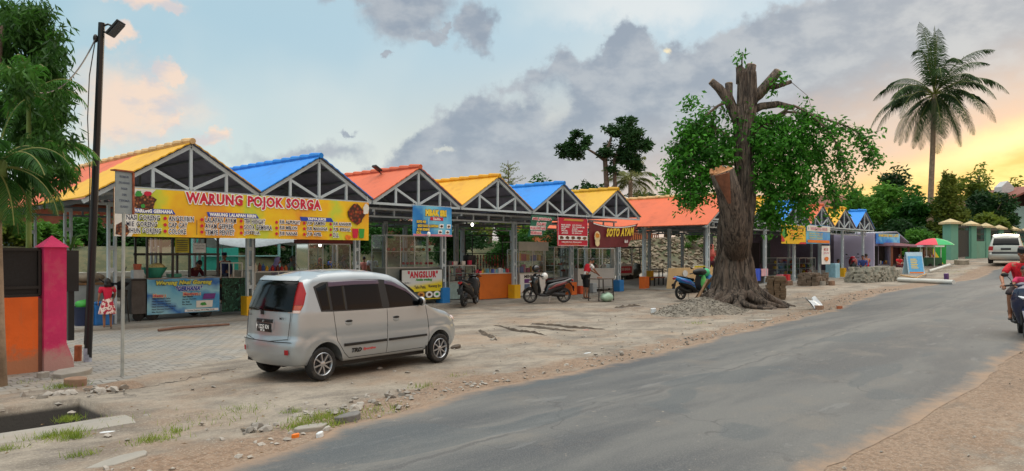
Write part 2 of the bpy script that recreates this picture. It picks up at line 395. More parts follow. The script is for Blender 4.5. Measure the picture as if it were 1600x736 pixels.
# road
def road_mat():
    m = bpy.data.materials.new('worn asphalt'); m.use_nodes = True; T_ = NT(m.node_tree); b = m.node_tree.nodes['Principled BSDF']
    tx = T_.n('ShaderNodeTexCoord').outputs['Object']
    sp = T_.n('ShaderNodeSeparateXYZ'); T_.inp(sp, 0, tx); X, Y, Z = sp.outputs
    st = T_.comb(X, T_.m('MULTIPLY', Y, 5.0), Z)
    n1 = T_.noise(st, .18, 6, .6, .4); n2 = T_.noise(tx, 70, 3, .7); n3 = T_.noise(tx, 1.1, 6, .65); n4 = T_.noise(st, 1.2, 5, .6)
    c = T_.mix(T_.sm(n1, .36, .64), lin((62, 66, 70)), lin((94, 95, 94)))
    c = T_.mix(T_.m('MULTIPLY', T_.sm(n3, .52, .7), .4), c, lin((108, 102, 94)))
    # wheel tracks polished a little paler
    tr = T_.m('SUBTRACT', Y, T_.m('ADD', 4.9, T_.m('MULTIPLY', X, .03)))
    c = T_.mix(T_.m('MULTIPLY', T_.sm(T_.m('ABSOLUTE', tr), .55, .1), T_.sm(n4, .35, .6, 0, .35)), c, lin((118, 117, 113)))
    # long tar seam
    sm_ = T_.m('ABSOLUTE', T_.m('ADD', T_.m('SUBTRACT', Y, T_.m('ADD', 4.55, T_.m('MULTIPLY', X, .055))), T_.m('MULTIPLY', T_.m('SUBTRACT', T_.noise(tx, 1.3, 5), .5), .35)))
    c = T_.mix(T_.m('MULTIPLY', T_.sm(sm_, .05, .012), T_.sm(n4, .4, .52, 0, .65)), c, lin((66, 66, 68)))
    # cracks
    vo = T_.n('ShaderNodeTexVoronoi'); vo.feature = 'DISTANCE_TO_EDGE'; T_.inp(vo, 'Vector', T_.n('ShaderNodeVectorMath').outputs[0]); 
    vm = T_.n('ShaderNodeVectorMath', operation='ADD'); T_.inp(vm, 0, tx); 
    nn = T_.n('ShaderNodeTexNoise'); T_.inp(nn, 'Vector', tx); nn.inputs['Scale'].default_value = 1.6; T_.inp(vm, 1, nn.outputs['Color'])
    T_.inp(vo, 'Vector', vm.outputs[0]); vo.inputs['Scale'].default_value = .55
    cr = T_.m('MULTIPLY', T_.sm(vo.outputs['Distance'], .012, .003), T_.sm(T_.noise(tx, .35, 3), .48, .56))
    c = T_.mix(T_.m('MULTIPLY', cr, .6), c, lin((60, 60, 62)))
    # patches
    pt = T_.sm(T_.noise(T_.comb(X, T_.m('MULTIPLY', Y, 2.2), 3.3), .33, 2, .4), .60, .615)
    mk_ = T_.sm(T_.noise(T_.comb(X, T_.m('MULTIPLY', Y, 4.0), 8.8), 1.1, 5, .6), .64, .68); c = T_.mix(T_.m('MULTIPLY', mk_, .28), c, lin((120, 122, 122)))
    c = T_.mix(T_.m('MULTIPLY', pt, .5), c, lin((62, 72, 78)))
    # pale pebbly flecks
    c = T_.mix(T_.sm(n2, .42, .7, 0, .3), c, lin((130, 128, 126)))
    c = T_.mix(T_.sm(T_.noise(tx, 9, 6, .7), .66, .72, 0, .5), c, lin((190, 178, 160)))
    # dust at the sides
    at = T_.n('ShaderNodeAttribute'); at.attribute_name = 'dust'
    du = T_.sm(T_.m('ADD', at.outputs['Fac'], T_.m('MULTIPLY', T_.m('SUBTRACT', T_.noise(tx, 2.4, 6, .7), .5), .9)), .6, 1.1)
    c = T_.mix(T_.m('MULTIPLY', du, .8), c, lin((150, 124, 100)))
    T_.inp(b, 'Base Color', c); T_.inp(b, 'Roughness', T_.sm(n1, .3, .7, .78, .92))
    bp = T_.n('ShaderNodeBump'); bp.inputs['Strength'].default_value = .35; bp.inputs['Distance'].default_value = .012
    T_.inp(bp, 'Height', T_.m('ADD', n2, T_.m('MULTIPLY', n3, .8))); T_.inp(b, 'Normal', bp.outputs[0])
    return m
r = MB(); rx_ = axis([(-60, -6, 3), (-6, 40, .25), (40, 80, 1), (80, 500, 20)]); nv = 24; dust = []; V = []
for x in rx_:
    le, re = lerp(x, LEDGE), lerp(x, REDGE)
    le += noise.noise(Vector((x*.8, 0, 0)))*.22+noise.noise(Vector((x*2.9, 3, 0)))*.10; re += noise.noise(Vector((x*.4, 9, 0)))*.1+noise.noise(Vector((x*3, 5, 0)))*.07
    for j in range(nv+1):
        t = j/nv; y = re+(le-re)*t; V.append((x, y, gz(x, y)+.004+.036*min(1, 5*t*(1-t)))); dd = min(y-re, le-y); dust.append(max(0, 1-dd/.8))
r.add(V, [(i*(nv+1)+j, (i+1)*(nv+1)+j, (i+1)*(nv+1)+j+1, i*(nv+1)+j+1) for i in range(len(rx_)-1) for j in range(nv)])
ro = r.build('road', road_mat(), smooth='all', fix=False); ro['kind'] = 'structure'
a = ro.data.attributes.new('dust', 'FLOAT', 'POINT'); a.data.foreach_set('value', dust)
# block paving in front of the left stalls
def pave_mat():
    m = bpy.data.materials.new('block paving'); m.use_nodes = True; T_ = NT(m.node_tree); b = m.node_tree.nodes['Principled BSDF']
    tx = T_.n('ShaderNodeTexCoord').outputs['Object']
    br = T_.n('ShaderNodeTexBrick'); T_.inp(br, 'Vector', tx); br.offset = .5
    br.inputs['Scale'].default_value = 1; br.inputs['Brick Width'].default_value = .21; br.inputs['Row Height'].default_value = .15; br.inputs['Mortar Size'].default_value = .012; br.inputs['Mortar Smooth'].default_value = .4
    br.inputs['Color1'].default_value = (*lin((146, 144, 138)), 1); br.inputs['Color2'].default_value = (*lin((124, 124, 122)), 1); br.inputs['Mortar'].default_value = (*lin((92, 90, 84)), 1)
    d_ = T_.sm(T_.noise(tx, .8, 6, .65), .42, .66); c = T_.mix(T_.m('MULTIPLY', d_, .75), br.outputs[0], lin((144, 132, 116)))
    T_.inp(b, 'Base Color', c); b.inputs['Roughness'].default_value = .88
    bp = T_.n('ShaderNodeBump'); bp.inputs['Strength'].default_value = .5; bp.inputs['Distance'].default_value = .01; T_.inp(bp, 'Height', T_.m('SUBTRACT', 1.0, br.outputs[1])); T_.inp(b, 'Normal', bp.outputs[0])
    return m
p = MB(); N = 50
def pf(u, v):
    x = 2.0+8.8*u; y0 = 10.9+.45*max(0, x-3.6)+noise.noise(Vector((x*1.3, 0, 2)))*.25; y = y0+(18.3-y0)*v; return (x, y, .022-(.02 if v == 0 or u in (0, 1) else 0))
p.grid(N, 30, pf); o = p.build('paving', pave_mat(), smooth='all', fix=False); o['kind'] = 'structure'
p = MB(); p.bx(3.2, 28.6, 18.45, 28, -.05, .1); p.bx(3.2, 28.6, 18.33, 18.448, -.05, .085); o = p.build('market_floor', concrete); o['kind'] = 'structure'
p = MB(); p.grid(40, 20, lambda u, v: (28.7+26*u, 15+12*v, gz(28.7+26*u, 16)+.06*min(1, v*20)*min(1, u*30+.3))); o = p.build('courtyard_floor', concrete, fix=False); o['kind'] = 'structure'
# drain: concrete side strips
p = MB(); 
for (x0, x1, y0, y1, z1) in ((-9, 2.95, 8.0, 8.6, .045), (-9, 2.2, 9.87, 10.05, .05)):
    n = 10
    p.grid(n, 3, lambda u, v: (x0+(x1-x0)*u, y0+(y1-y0)*v, z1+.012*noise.noise(Vector((u*9, v*3, x0)))-(.06 if v in (0, 1) else 0)))
o = p.build('drain_kerb', concrete, fix=False); o['kind'] = 'structure'
# loose stones and rubble
sm_ = MB(); random.seed(11)
def stone(mb, x, y, z, r):
    rot = Matrix.Rotation(random.random()*6, 3, 'Z') @ Matrix.Rotation(random.random()*1, 3, 'X')
    v = [Vector((a, b, c)) for a, b, c in ((1, 0, 0), (-1, 0, 0), (0, 1, 0), (0, -1, 0), (0, 0, 1), (0, 0, -1), (.7, .7, .3), (-.7, .6, .2), (.6, -.7, .3), (-.6, -.6, .35))]
    v = [rot @ Vector((p_.x*r*random.uniform(.7, 1.3), p_.y*r*random.uniform(.6, 1.1), p_.z*r*.6)) for p_ in v]
    b = bmesh.new(); vs = [b.verts.new(p_) for p_ in v]; bmesh.ops.convex_hull(b, input=vs)
    b.verts.ensure_lookup_table(); b.verts.index_update(); use = [vv for vv in b.verts if vv.link_faces]; idx = {vv: i for i, vv in enumerate(use)}
    mb.add([vv.co+Vector((x, y, z)) for vv in use], [tuple(idx[q_] for q_ in f.verts) for f in b.faces]); b.free()
for i in range(750):
    x = random.uniform(-1, 34); le = lerp(x, LEDGE); y = le+abs(random.gauss(0, .45))+.02 if random.random() < .62 else random.uniform(le, 13)
    if 10.8 < y and x < 10: continue
    stone(sm_, x, y, gz(x, y)+.012, random.choice((.015, .02, .02, .03, .03, .045)))
for i in range(60):
    x = random.uniform(6, 30); y = lerp(x, REDGE)-random.random()*1.2; stone(sm_, x, y, gz(x, y)+.01, random.uniform(.01, .03))
for cx, cy, n, sp, rr in ((4.9, 7.05, 26, .35, .05), (5.6, 7.15, 22, .4, .04), (3.1, 10.3, 30, .28, .06), (6.8, 7.1, 12, .25, .03), (3.5, 6.9, 12, .3, .05)):
    for i in range(n):
        x = random.gauss(cx, sp); y = random.gauss(cy, sp*.45); stone(sm_, x, y, gz(x, y)+.02, random.uniform(.3, 1.5)*rr)
rubble_m = mat('rubble stone', (150, 144, 136), .9, 0, .35, 1.2, .4, 30)
tag(sm_.build('gravel', rubble_m), 'grey pebbles and broken stone scattered along the dirt verge', 'gravel', kind='stuff')
# single big flat stones/slabs
def slab(px, py, wx, wy, h, label, rz, mt=concrete, cat='slab', name='concrete_slab'):
    q_ = gp(px, py); b = MB(); random.seed(int(px)); n = 9
    poly = [(math.cos(2*math.pi*i/n)*wx/2*random.uniform(.75, 1.1), math.sin(2*math.pi*i/n)*wy/2*random.uniform(.75, 1.1)) for i in range(n)]
    b.prism(poly, -.03, h); o = b.build(name, mt, bevel=.012); o.location = q_; o.rotation_euler = (R(random.uniform(-4, 4)), R(random.uniform(-4, 4)), rz); return tag(o, label, cat)
slab(545, 657, .42, .16, .07, 'dark grey flat stone lying at the road edge among rubble', .2, mat('dark stone', (110, 108, 106), .9, 0, .2, 6, .4), 'stone', 'flat_stone')
slab(487, 671, .4, .22, .04, 'pale broken concrete piece at the asphalt edge beside orange litter', .1)
slab(190, 722, .62, .2, .03, 'long pale concrete slab half buried at the bottom left of the verge', .25)
slab(112, 588, .7, .5, .09, 'square pale slab in front of the pink pillar', .7)
slab(68, 592, .16, .14, .1, 'round grey stone below the orange wall', .1, rubble_m, 'stone', 'round_stone')
slab(120, 602, .36, .3, .1, 'broken brown slab fragment on the rim of the muddy hole', 1.1, mat('brown slab', (140, 112, 92), .9, 0, .2, 6), 'slab')
slab(122, 566, .14, .1, .28, 'upright rust coloured brick chunk beside the black pole', .4, mat('brick', (158, 90, 58), .85, 0, .2, 6), 'brick', 'brick_chunk')
slab(1190, 501, 1.1, .5, .03, 'flat pale slab at the road edge below the gravel pile', .1)
slab(712, 545, .4, .18, .06, 'dark lump of soil by the nose of the silver car', .5, mat('mud', (78, 68, 58), .95, 0, .3, 6, .6), 'mud', 'mud_lump')
mat('mud', (78, 68, 58), .95, 0, .3, 6, .6)
def mud(a, b, wd, h, label, seed):
    A, B_ = gp(*a), gp(*b); d = B_-A; L = d.length; d.normalize(); n_ = Vector((-d.y, d.x, 0)); q = MB()
    def f(u, v):
        k = math.sin(math.pi*u)**.5; ww = wd*k*(.6+.8*abs(noise.noise(Vector((u*L*1.7, seed, 0))))); p = A+d*L*u+n_*((v-.5)*2*ww+.12*noise.noise(Vector((u*L*1.2, seed, 5))))
        hh = h*math.sin(math.pi*v)*k*(.5+noise.noise(Vector((u*L*5, v*4, seed)))) ; return (p.x, p.y, gz(p.x, p.y)+rough_z(p.x, p.y)+.004+max(-.0, hh))
    q.grid(70, 8, f); return tag(q.build('mud_ridge', MATS['mud'], smooth='all', fix=False), label, 'mud ridge')
mud((748, 516), (776, 532), .10, .06, 'short dark mud ridge just right of the silver car', 1); mud((805, 510), (900, 518), .16, .05, 'broad dark mud streak in the middle of the dirt yard', 2)
mud((828, 508), (945, 515), .07, .07, 'long thin mud ridge behind the broad dark streak', 3); mud((770, 510), (855, 526), .05, .06, 'narrow brown mud ridge left of the broad dark streak', 4); mud((960, 482), (1000, 478), .16, .08, 'small dark mud patch left of the gravel pile', 5)
def crack(pts, label, seed):
    q = MB(); P = [gp(*p) for p in pts]; fine = []
    for a, b in zip(P, P[1:]):
        for i in range(40): fine.append(a.lerp(b, i/40))
    for i, p in enumerate(fine):
        n_ = Vector((noise.noise(Vector((i*.13, seed, 0))), noise.noise(Vector((i*.4, seed, 3))), 0))*.09; w_ = .006+.014*abs(noise.noise(Vector((i*.3, seed, 7))))
        for s_ in (-1, 1): x, y = p.x+n_.x+.3*s_*w_, p.y+n_.y+s_*w_; q.v.append((x, y, gz(x, y)+rough_z(x, y)+.006))
    q.f = [(2*i, 2*i+1, 2*i+3, 2*i+2) for i in range(len(fine)-1)]; q.mi = [0]*len(q.f)
    tag(q.build('ground_crack', mat('crack shadow', (34, 30, 27), 1), fix=False), label, 'crack')
crack([(128, 625), (190, 612), (270, 596), (380, 574)], 'long dark crack running over the concrete apron behind the car', 1.5); crack([(190, 612), (212, 622)], 'short branch crack below the long crack near the drain', 4.5)
random.seed(77); q = MB()
for i in range(700):
    x = random.uniform(1, 32); y = lerp(x, LEDGE)+random.random()**1.5*7
    if x < 10 and y > 11.5 and random.random() < .8: continue
    a = random.random()*6.28; l = random.uniform(.012, .04); z = gz(x, y)+rough_z(x, y)+.026; dx_, dy_ = math.cos(a)*l, math.sin(a)*l
    q.add([(x-dx_, y-dy_, z), (x+dy_*.35, y-dx_*.35, z+.008), (x+dx_, y+dy_, z+.004), (x-dy_*.35, y+dx_*.35, z+.01)], [(0, 1, 2, 3)])
tag(q.build('leaf_litter', leafmat('dry leaves', (84, 60, 40), (150, 124, 84), .1, 3), fix=False), 'small dry leaves and scraps strewn over the dirt verge', 'leaf litter', kind='stuff')
# grass tufts
gm_ = MB(); random.seed(5)
for px, py, n, sp in ((92, 682, 150, .17), (108, 657, 60, .08), (115, 686, 60, .1), (5, 706, 40, .08), (240, 688, 30, .16), (240, 690, 25, .12), (130, 712, 24, .1), (500, 655, 150, .22), (470, 668, 60, .12), (520, 664, 40, .12), (458, 645, 20, .08), (100, 605, 70, .13), (380, 640, 22, .2), (600, 640, 18, .2), (275, 675, 16, .08), (660, 605, 16, .15), (715, 590, 14, .15), (1090, 505, 20, .3), (1490, 425, 60, .8), (40, 600, 20, .2), (330, 655, 24, .35), (180, 660, 20, .2), (560, 650, 20, .2)):
    c = gp(px, py)
    for i in range(n*4):
        x = c.x+random.gauss(0, sp*.8); y = c.y+random.gauss(0, sp*.5); h = random.uniform(.02, .085); a = random.random()*6.28; wv = .004; l = random.uniform(-.05, .05); l2 = random.uniform(-.05, .05)
        z = gz(x, y)+.0
        gm_.add([(x-math.cos(a)*wv, y-math.sin(a)*wv, z), (x+math.cos(a)*wv, y+math.sin(a)*wv, z), (x+l, y+l2, z+h)], [(0, 1, 2)])
tag(gm_.build('grass', leafmat('grass blades', (92, 120, 40), (150, 165, 70), .3, 6), fix=False), 'short green grass tufts on the dirt verge', 'grass', kind='stuff')
# gravel pile by the tree
pc = gp(1095, 488); pl = MB()
def pile(u, v):
    a = u*2*math.pi; rr = v; x = 2.3*rr*math.cos(a); y = 1.15*rr*math.sin(a)
    h = .42*max(0, 1-rr**1.4)*(1+.3*noise.noise(Vector((x*1.5, y*1.5, 3))))+.03*noise.noise(Vector((x*9, y*9, 1)))-.03*rr
    return (pc.x+x, pc.y+y, gz(pc.x+x, pc.y+y)+h)
pl.grid(60, 24, pile); random.seed(3)
for i in range(1500):
    u, v = random.random(), random.random()**.6; q_ = pile(u, min(1, v*1.1)); stone(pl, q_[0], q_[1], q_[2]+.01, random.choice((.012, .016, .02, .028)))
tag(pl.build('gravel_pile', mat('pile gravel', (116, 110, 100), .95, 0, .4, 5, .8, 24), fix=False), 'low heap of grey gravel in front of the lopped tree', 'gravel heap', kind='stuff')
# ================================================================ MARKET BAYS
rc = {'yellow': mat('yellow roof sheet', (212, 160, 10), .65, 0, .07, 1.5, dirt=((160, 104, 20), .5)), 'orange': mat('orange roof sheet', (206, 96, 56), .7, 0, .07, 1.5, dirt=((150, 70, 44), .5)),
      'blue': mat('blue roof sheet', (18, 130, 220), .65, 0, .07, 1.5, dirt=((30, 96, 160), .5)), 'white': mat('faded roof sheet', (196, 200, 204), .5, 0, .1, 2)}
under = mat('roof underside', (128, 130, 152), .7, 0, .15, 2)
box_m = {'yellow': mat('yellow base paint', (232, 176, 20), .6, 0, .08, 4, dirt=((150, 120, 60), .4)), 'blue': mat('blue base paint', (40, 128, 200), .6, 0, .08, 4, dirt=((90, 110, 130), .4)), 'orange': mat('orange base paint', (226, 110, 40), .6, 0, .08, 4, dirt=((140, 90, 60), .4))}
capm = mat('ridge tile', (206, 170, 120), .7, 0, .2, 3)
def column(x, y, zt, zb, root, base=None, front=True):
    c = MB(); c.bx(x-.1, x-.045, y-.05, y+.05, zb, zt); c.bx(x+.045, x+.1, y-.05, y+.05, zb, zt)
    n = int((zt-zb)/.5)
    for i in range(n+1):
        z = zb+.25+i*(zt-zb-.3)/max(1, n); c.bx(x-.043, x+.043, y-.042, y+.042, z-.05, z+.05)
    o = c.build('column', steel, root)
    if base:
        b = MB(); b.bx(x-.17, x+.17, y-.17, y+.17, zb-.12, zb+.52); b.build('column_base', box_m[base], o, bevel=.01)
    return o
def bay(sx, dt, dcs, zg, label, tops, cols, group, left_ext=0, depth=9.6, right_ext=0, extra_cols=(), half=1.77):
    root = thing('market_bay', label, 'market bay', (sx, dt, 0), 0, group)
    RZ, EZ = 4.45, 3.36; sl_ = (RZ-EZ)/half
    th = .035
    for side in (-1, 1):
        ext = left_ext if side < 0 else right_ext
        w_ = half+ext-.012; z_e = RZ-sl_*w_
        y = -.10
        for (y1, colr) in tops:
            mb = MB(); ny_ = max(1, int((y1-y)/.9)); nx_ = int(w_/.09)
            def f(u, v, y=y, y1=y1):
                xx = u*w_; return (side*xx, y+(y1-y)*v, RZ+.03-sl_*xx+.010*math.cos(xx/.18*2*math.pi))
            mb.grid(nx_, 1, f); n = len(mb.v); vv = list(mb.v); ff = list(mb.f)
            mb.cur = 1; mb.add([(a, b, c-.03) for a, b, c in vv], ff)
            # edges
            mb.cur = 0
            a0 = [0, 1, 2*nx_+1, 2*nx_]
            for i in range(nx_):
                for k in (0, 1):
                    i0, i1 = 2*i+k, 2*(i+1)+k; mb.f.append((i0, i1, n+i1, n+i0)); mb.mi.append(0)
            mb.f.append((0, 1, n+1, n)); mb.mi.append(0); mb.f.append((2*nx_, 2*nx_+1, n+2*nx_+1, n+2*nx_)); mb.mi.append(0)
            mb.build('roof_panel', [rc[colr], under], root, smooth=True, fix=False); y = y1+.003
    rd = MB(); yy = -.12
    while yy < depth-.2:
        rd.tube([(0, yy, RZ+.03), (0, yy+.5, RZ+.055)], [.075, .095], 8); yy += .5
    rd.build('ridge_cap', rc[tops[0][1]] if not left_ext else capm, root, smooth=True)
    # trusses
    for k, yy in enumerate((0.0, depth*.33, depth*.66, depth-.1)):
        t = MB(); hw = half-.03; b = .055 if k else .068; L = half+left_ext-.03
        t.bar((-L, yy, RZ-sl_*L-.09), (0, yy, RZ-.09), .06, b+.02); t.bar((0, yy, RZ-.09), (half+right_ext-.03, yy, RZ-sl_*(half+right_ext-.03)-.09), .06, b+.02)
        t.bar((-hw, yy+.004, EZ-.09), (hw, yy+.004, EZ-.09), .07, b)
        t.bx(-b/2, b/2, yy-.028, yy+.028, EZ-.05, RZ-.15)
        for s_ in (-1, 1):
            xq = s_*half*.5; t.bx(xq-b/2, xq+b/2, yy-.026, yy+.026, EZ-.05, RZ-sl_*half*.5-.13)
            t.bar((s_*.05, yy+.006, EZ-.03), (xq, yy+.006, RZ-sl_*half*.5-.15), .045, b)
        t.build('truss', steel if k == 0 else steeld, root)
    pu = MB()
    for s_ in (-1, 1):
        for q_ in (.45, .95, 1.45):
            pu.bx(s_*q_-.025, s_*q_+.025, -.02, depth-.1, RZ-sl_*q_-.06, RZ-sl_*q_-.015)
    pu.build('purlin', steeld, root)
    # ladder beams over the columns
    for yy in dcs:
        lb = MB(); y = yy-dt
        lb.bx(-half+.004, half-.004, y-.03, y+.03, 3.17, 3.235); lb.bx(-half+.004, half-.004, y-.03, y+.03, 2.93, 2.985)
        for i in range(5): x = -half+.2+i*(2*half-.4)/4; lb.bx(x-.025, x+.025, y-.026, y+.026, 2.985, 3.17)
        lb.build('tie_beam', steel if yy == dcs[0] else steeld, root)
    sb = MB()
    for x in (-half+.06,): sb.bx(x-.04, x+.04, -.0, depth-.2, 3.02, 3.10)
    sb.build('side_beam', steeld, root)
    for (cs, cd, bc) in cols: column(cs-sx, cd-dt, 3.0 if cd > dt+.3 else 3.2, zg if not callable(zg) else gz(cs, 16)+.05, root, bc)
    return root
GR1 = 'steel framed market bays under coloured gable roofs'
D1 = 17.83; DC = [19.05, 22.3, 25.6]; sp_ = 3.54; A0 = 7.76
def cols1(s, bc): return [(s, 19.05, bc), (s+.0, 22.3, None), (s, 25.6, None)]
bay(A0, D1, DC, .1, 'yellow and orange gable roof bay at the left end above the long menu banner', [(3.2, 'yellow'), (9.6, 'orange')], cols1(6.4, None)+cols1(9.9, 'yellow'), GR1, left_ext=.62)
bay(A0+sp_, D1, DC, .1, 'blue gable roof bay directly right of the long yellow and orange one', [(5.4, 'blue'), (9.6, 'yellow')], cols1(13.4, None), GR1)
bay(A0+2*sp_, D1, DC, .1, 'orange gable roof bay between the blue roof and the small yellow roof', [(9.6, 'orange')], cols1(16.95, 'blue'), GR1)
bay(A0+3*sp_, D1, DC, .1, 'yellow gable roof bay above the orange counter', [(9.6, 'yellow')], cols1(20.55, 'yellow'), GR1)
bay(A0+4*sp_, D1, DC, .1, 'blue gable roof bay above the red menu banner', [(5.0, 'blue'), (9.6, 'white')], cols1(24.0, 'orange'), GR1)
bay(A0+5*sp_, D1, DC, .1, 'yellow gable roof bay above the maroon soup banner', [(9.6, 'yellow')], cols1(27.4, 'blue'), GR1)
GR2 = 'steel framed market bays beyond the lopped tree'
D2 = 15.3; DC2 = [15.75, 19.0, 22.2]; B0 = 30.7
def cols2(s, bc, b2=None, b3=None): return [(s, 15.55, bc), (s, 18.75, b2), (s, 22.1, b3)]
zc = lambda: 0
bay(B0, D2, DC2, zc, 'wide orange roof bay partly behind the lopped tree trunk', [(9.6, 'orange')], cols2(29.0, None, 'orange', None)+cols2(31.2, None), GR2, left_ext=.6)
bay(B0+sp_, D2, DC2, zc, 'yellow gable bay just right of the lopped tree trunk', [(9.6, 'yellow')], cols2(34.7, None, None, 'yellow'), GR2)
bay(B0+2*sp_, D2, DC2, zc, 'blue gable bay mostly hidden behind the hanging leaves of the lopped tree', [(9.6, 'blue')], cols2(38.2, None), GR2)
bay(B0+3*sp_, D2, DC2, zc, 'orange gable bay above the small blue and yellow banners', [(9.6, 'orange')], cols2(41.7, None), GR2)
bay(B0+4*sp_, D2, DC2, zc, 'small yellow gable bay second from the far end of the row', [(9.6, 'yellow')], cols2(45.3, 'yellow'), GR2)
bay(B0+5*sp_, D2, DC2, zc, 'small blue gable bay at the far right end of the row', [(9.6, 'blue')], cols2(48.9, None), GR2)
# flood lamp on the ridge of the orange bay
fl = thing('flood_lamp', 'small flood lamp on a bent arm above the blue roof', 'flood lamp', wp(597, 270, 24))
m_ = MB(); m_.tube([(0, 0, -.6), (-.02, 0, -.05), (-.18, .02, .1)], .02, 8); m_.build('arm', black, fl)
m_ = MB(); m_.box((-.2, .0, .13), (.3, .2, .07), Matrix.Rotation(.5, 3, 'Y')); m_.build('lamp_head', black, fl, bevel=.01)
# lilac back wall behind the far bays
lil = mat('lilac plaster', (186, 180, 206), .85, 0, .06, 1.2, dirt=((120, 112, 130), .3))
def simple(name, mb, m, label, cat, group=None, loc=None, bevel=0, smooth=False, rz=0):
    o = mb.build(name, m, bevel=bevel, smooth=smooth)
    if loc is not None: o.location = loc
    if rz: o.rotation_euler = (0, 0, rz)
    return tag(o, label, cat, group)
bw = thing('shop_wall', 'dim rear wall with a shutter and window behind the far market bays', 'shop wall', (46.5, 20.6, .3))
m_ = MB(); m_.bx(-3.2, 4.0, 0, .15, -.3, 3.0); m_.build('wall', mat('shaded lilac plaster', (96, 88, 104), .9), bw)  # lilac wall in shade, the shade put into the plaster colour
m_ = MB(); m_.bx(-3.1, -1.4, -.03, -.003, 0, 2.2); m_.build('void', mat('dark shutter', (30, 28, 34), .6, .3, .1, 3), bw)  # dark sheet painted for the shade within a black opening
m_ = MB(); m_.bx(-1.2, .2, -.04, -.003, .9, 2.3); f_ = m_.build('window', mat('green dark frame', (60, 80, 74), .5), bw)
m_ = MB(); m_.bx(-1.1, .1, -.05, -.043, 1.0, 2.2); m_.build('pane', mat('dim pane', (70, 92, 88), .15), f_)
sw = thing('side_wall', 'lilac side wall closing the far end of the blue roofed bay', 'wall', (50.6, 18, .4)); q_ = MB(); q_.bx(-.07, .07, -2.6, -.1, -.3, 2.75); q_.build('lilac_panel', lil, sw); q_ = MB(); q_.bx(-.06, .07, -.097, 2.5, -.3, 2.75); q_.build('shaded_panel', mat('shaded lilac plaster', (96, 88, 104), .9), sw)  # deeper half of the lilac wall painted dark for its shade

# ================================================================ BANNERS
halo = mat('white print', (238, 238, 236), .5, var=0)
navy = mat('navy print', (26, 34, 66), .5, var=0)
redp = mat('red print', (196, 24, 58), .5, var=0)
def pic(mb_list, parent, m, y=-.012, name='printed_picture'):
    m_ = MB()
    for poly in mb_list:
        n = len(poly); m_.add([(p_[0], y, p_[1]) for p_ in poly], [tuple(range(n))])
    return m_.build(name, m, parent)
def circ(x, z, r, n=14, rz=None): return [(x+r*math.cos(2*math.pi*i/n), z+(rz or r)*math.sin(2*math.pi*i/n)) for i in range(n)]
def blobp(x, z, r, seed, rz=None):
    random.seed(seed); return [(x+r*random.uniform(.7, 1.15)*math.cos(2*math.pi*i/13), z+(rz or r)*random.uniform(.7, 1.15)*math.sin(2*math.pi*i/13)) for i in range(13)]
def foodmat(name, cols, sc=22):
    m = bpy.data.materials.new(name); m.use_nodes = True; T_ = NT(m.node_tree); b = m.node_tree.nodes['Principled BSDF']
    tx = T_.n('ShaderNodeTexCoord').outputs['Object']; vo = T_.n('ShaderNodeTexVoronoi'); T_.inp(vo, 'Vector', tx); T_.inp(vo, 'Scale', float(sc)); sp = T_.n('ShaderNodeSeparateColor'); T_.inp(sp, 0, vo.outputs['Color'])
    r_ = T_.n('ShaderNodeValToRGB'); T_.inp(r_, 0, sp.outputs[0]); e = r_.color_ramp.elements; e[0].color = (*lin(cols[0]), 1); e[1].color = (*lin(cols[-1]), 1)
    for i, c in enumerate(cols[1:-1]): x = e.new((i+1)/(len(cols)-1)); x.color = (*lin(c), 1)
    T_.inp(b, 'Base Color', T_.mix(T_.sm(vo.outputs[0], .0, .7), r_.outputs[0], lin((60, 28, 18)))); b.inputs['Roughness'].default_value = .4; MATS[name] = m; return m
foodmat('food print', [(120, 50, 30), (190, 110, 60), (80, 40, 24), (220, 150, 90), (150, 60, 40)], 18); foodmat('chicken print', [(150, 34, 20), (210, 84, 40), (110, 24, 18), (230, 130, 60)], 11)
def printmat(name, cols, scale=1.2, ang=.5):
    if name in MATS: return MATS[name]
    m = bpy.data.materials.new(name); m.use_nodes = True; T_ = NT(m.node_tree); b = m.node_tree.nodes['Principled BSDF']
    tx = T_.n('ShaderNodeTexCoord').outputs['Object']; sp = T_.n('ShaderNodeSeparateXYZ'); T_.inp(sp, 0, tx)
    v = T_.m('ADD', T_.m('MULTIPLY', sp.outputs[0], math.cos(ang)), T_.m('MULTIPLY', sp.outputs[2], math.sin(ang)))
    v = T_.m('ADD', T_.m('MULTIPLY', v, scale), T_.m('MULTIPLY', T_.noise(tx, 1.3, 3), 1.2))
    f = T_.m('FRACT', v); r_ = T_.n('ShaderNodeValToRGB'); T_.inp(r_, 0, f); e = r_.color_ramp.elements
    e[0].position = 0; e[0].color = (*lin(cols[0]), 1); e[1].position = 1; e[1].color = (*lin(cols[0]), 1)
    for i, c in enumerate(cols[1:]): x = e.new((i+1)/len(cols)); x.color = (*lin(c), 1)
    T_.inp(b, 'Base Color', r_.outputs[0]); b.inputs['Roughness'].default_value = .4; MATS[name] = m; return m
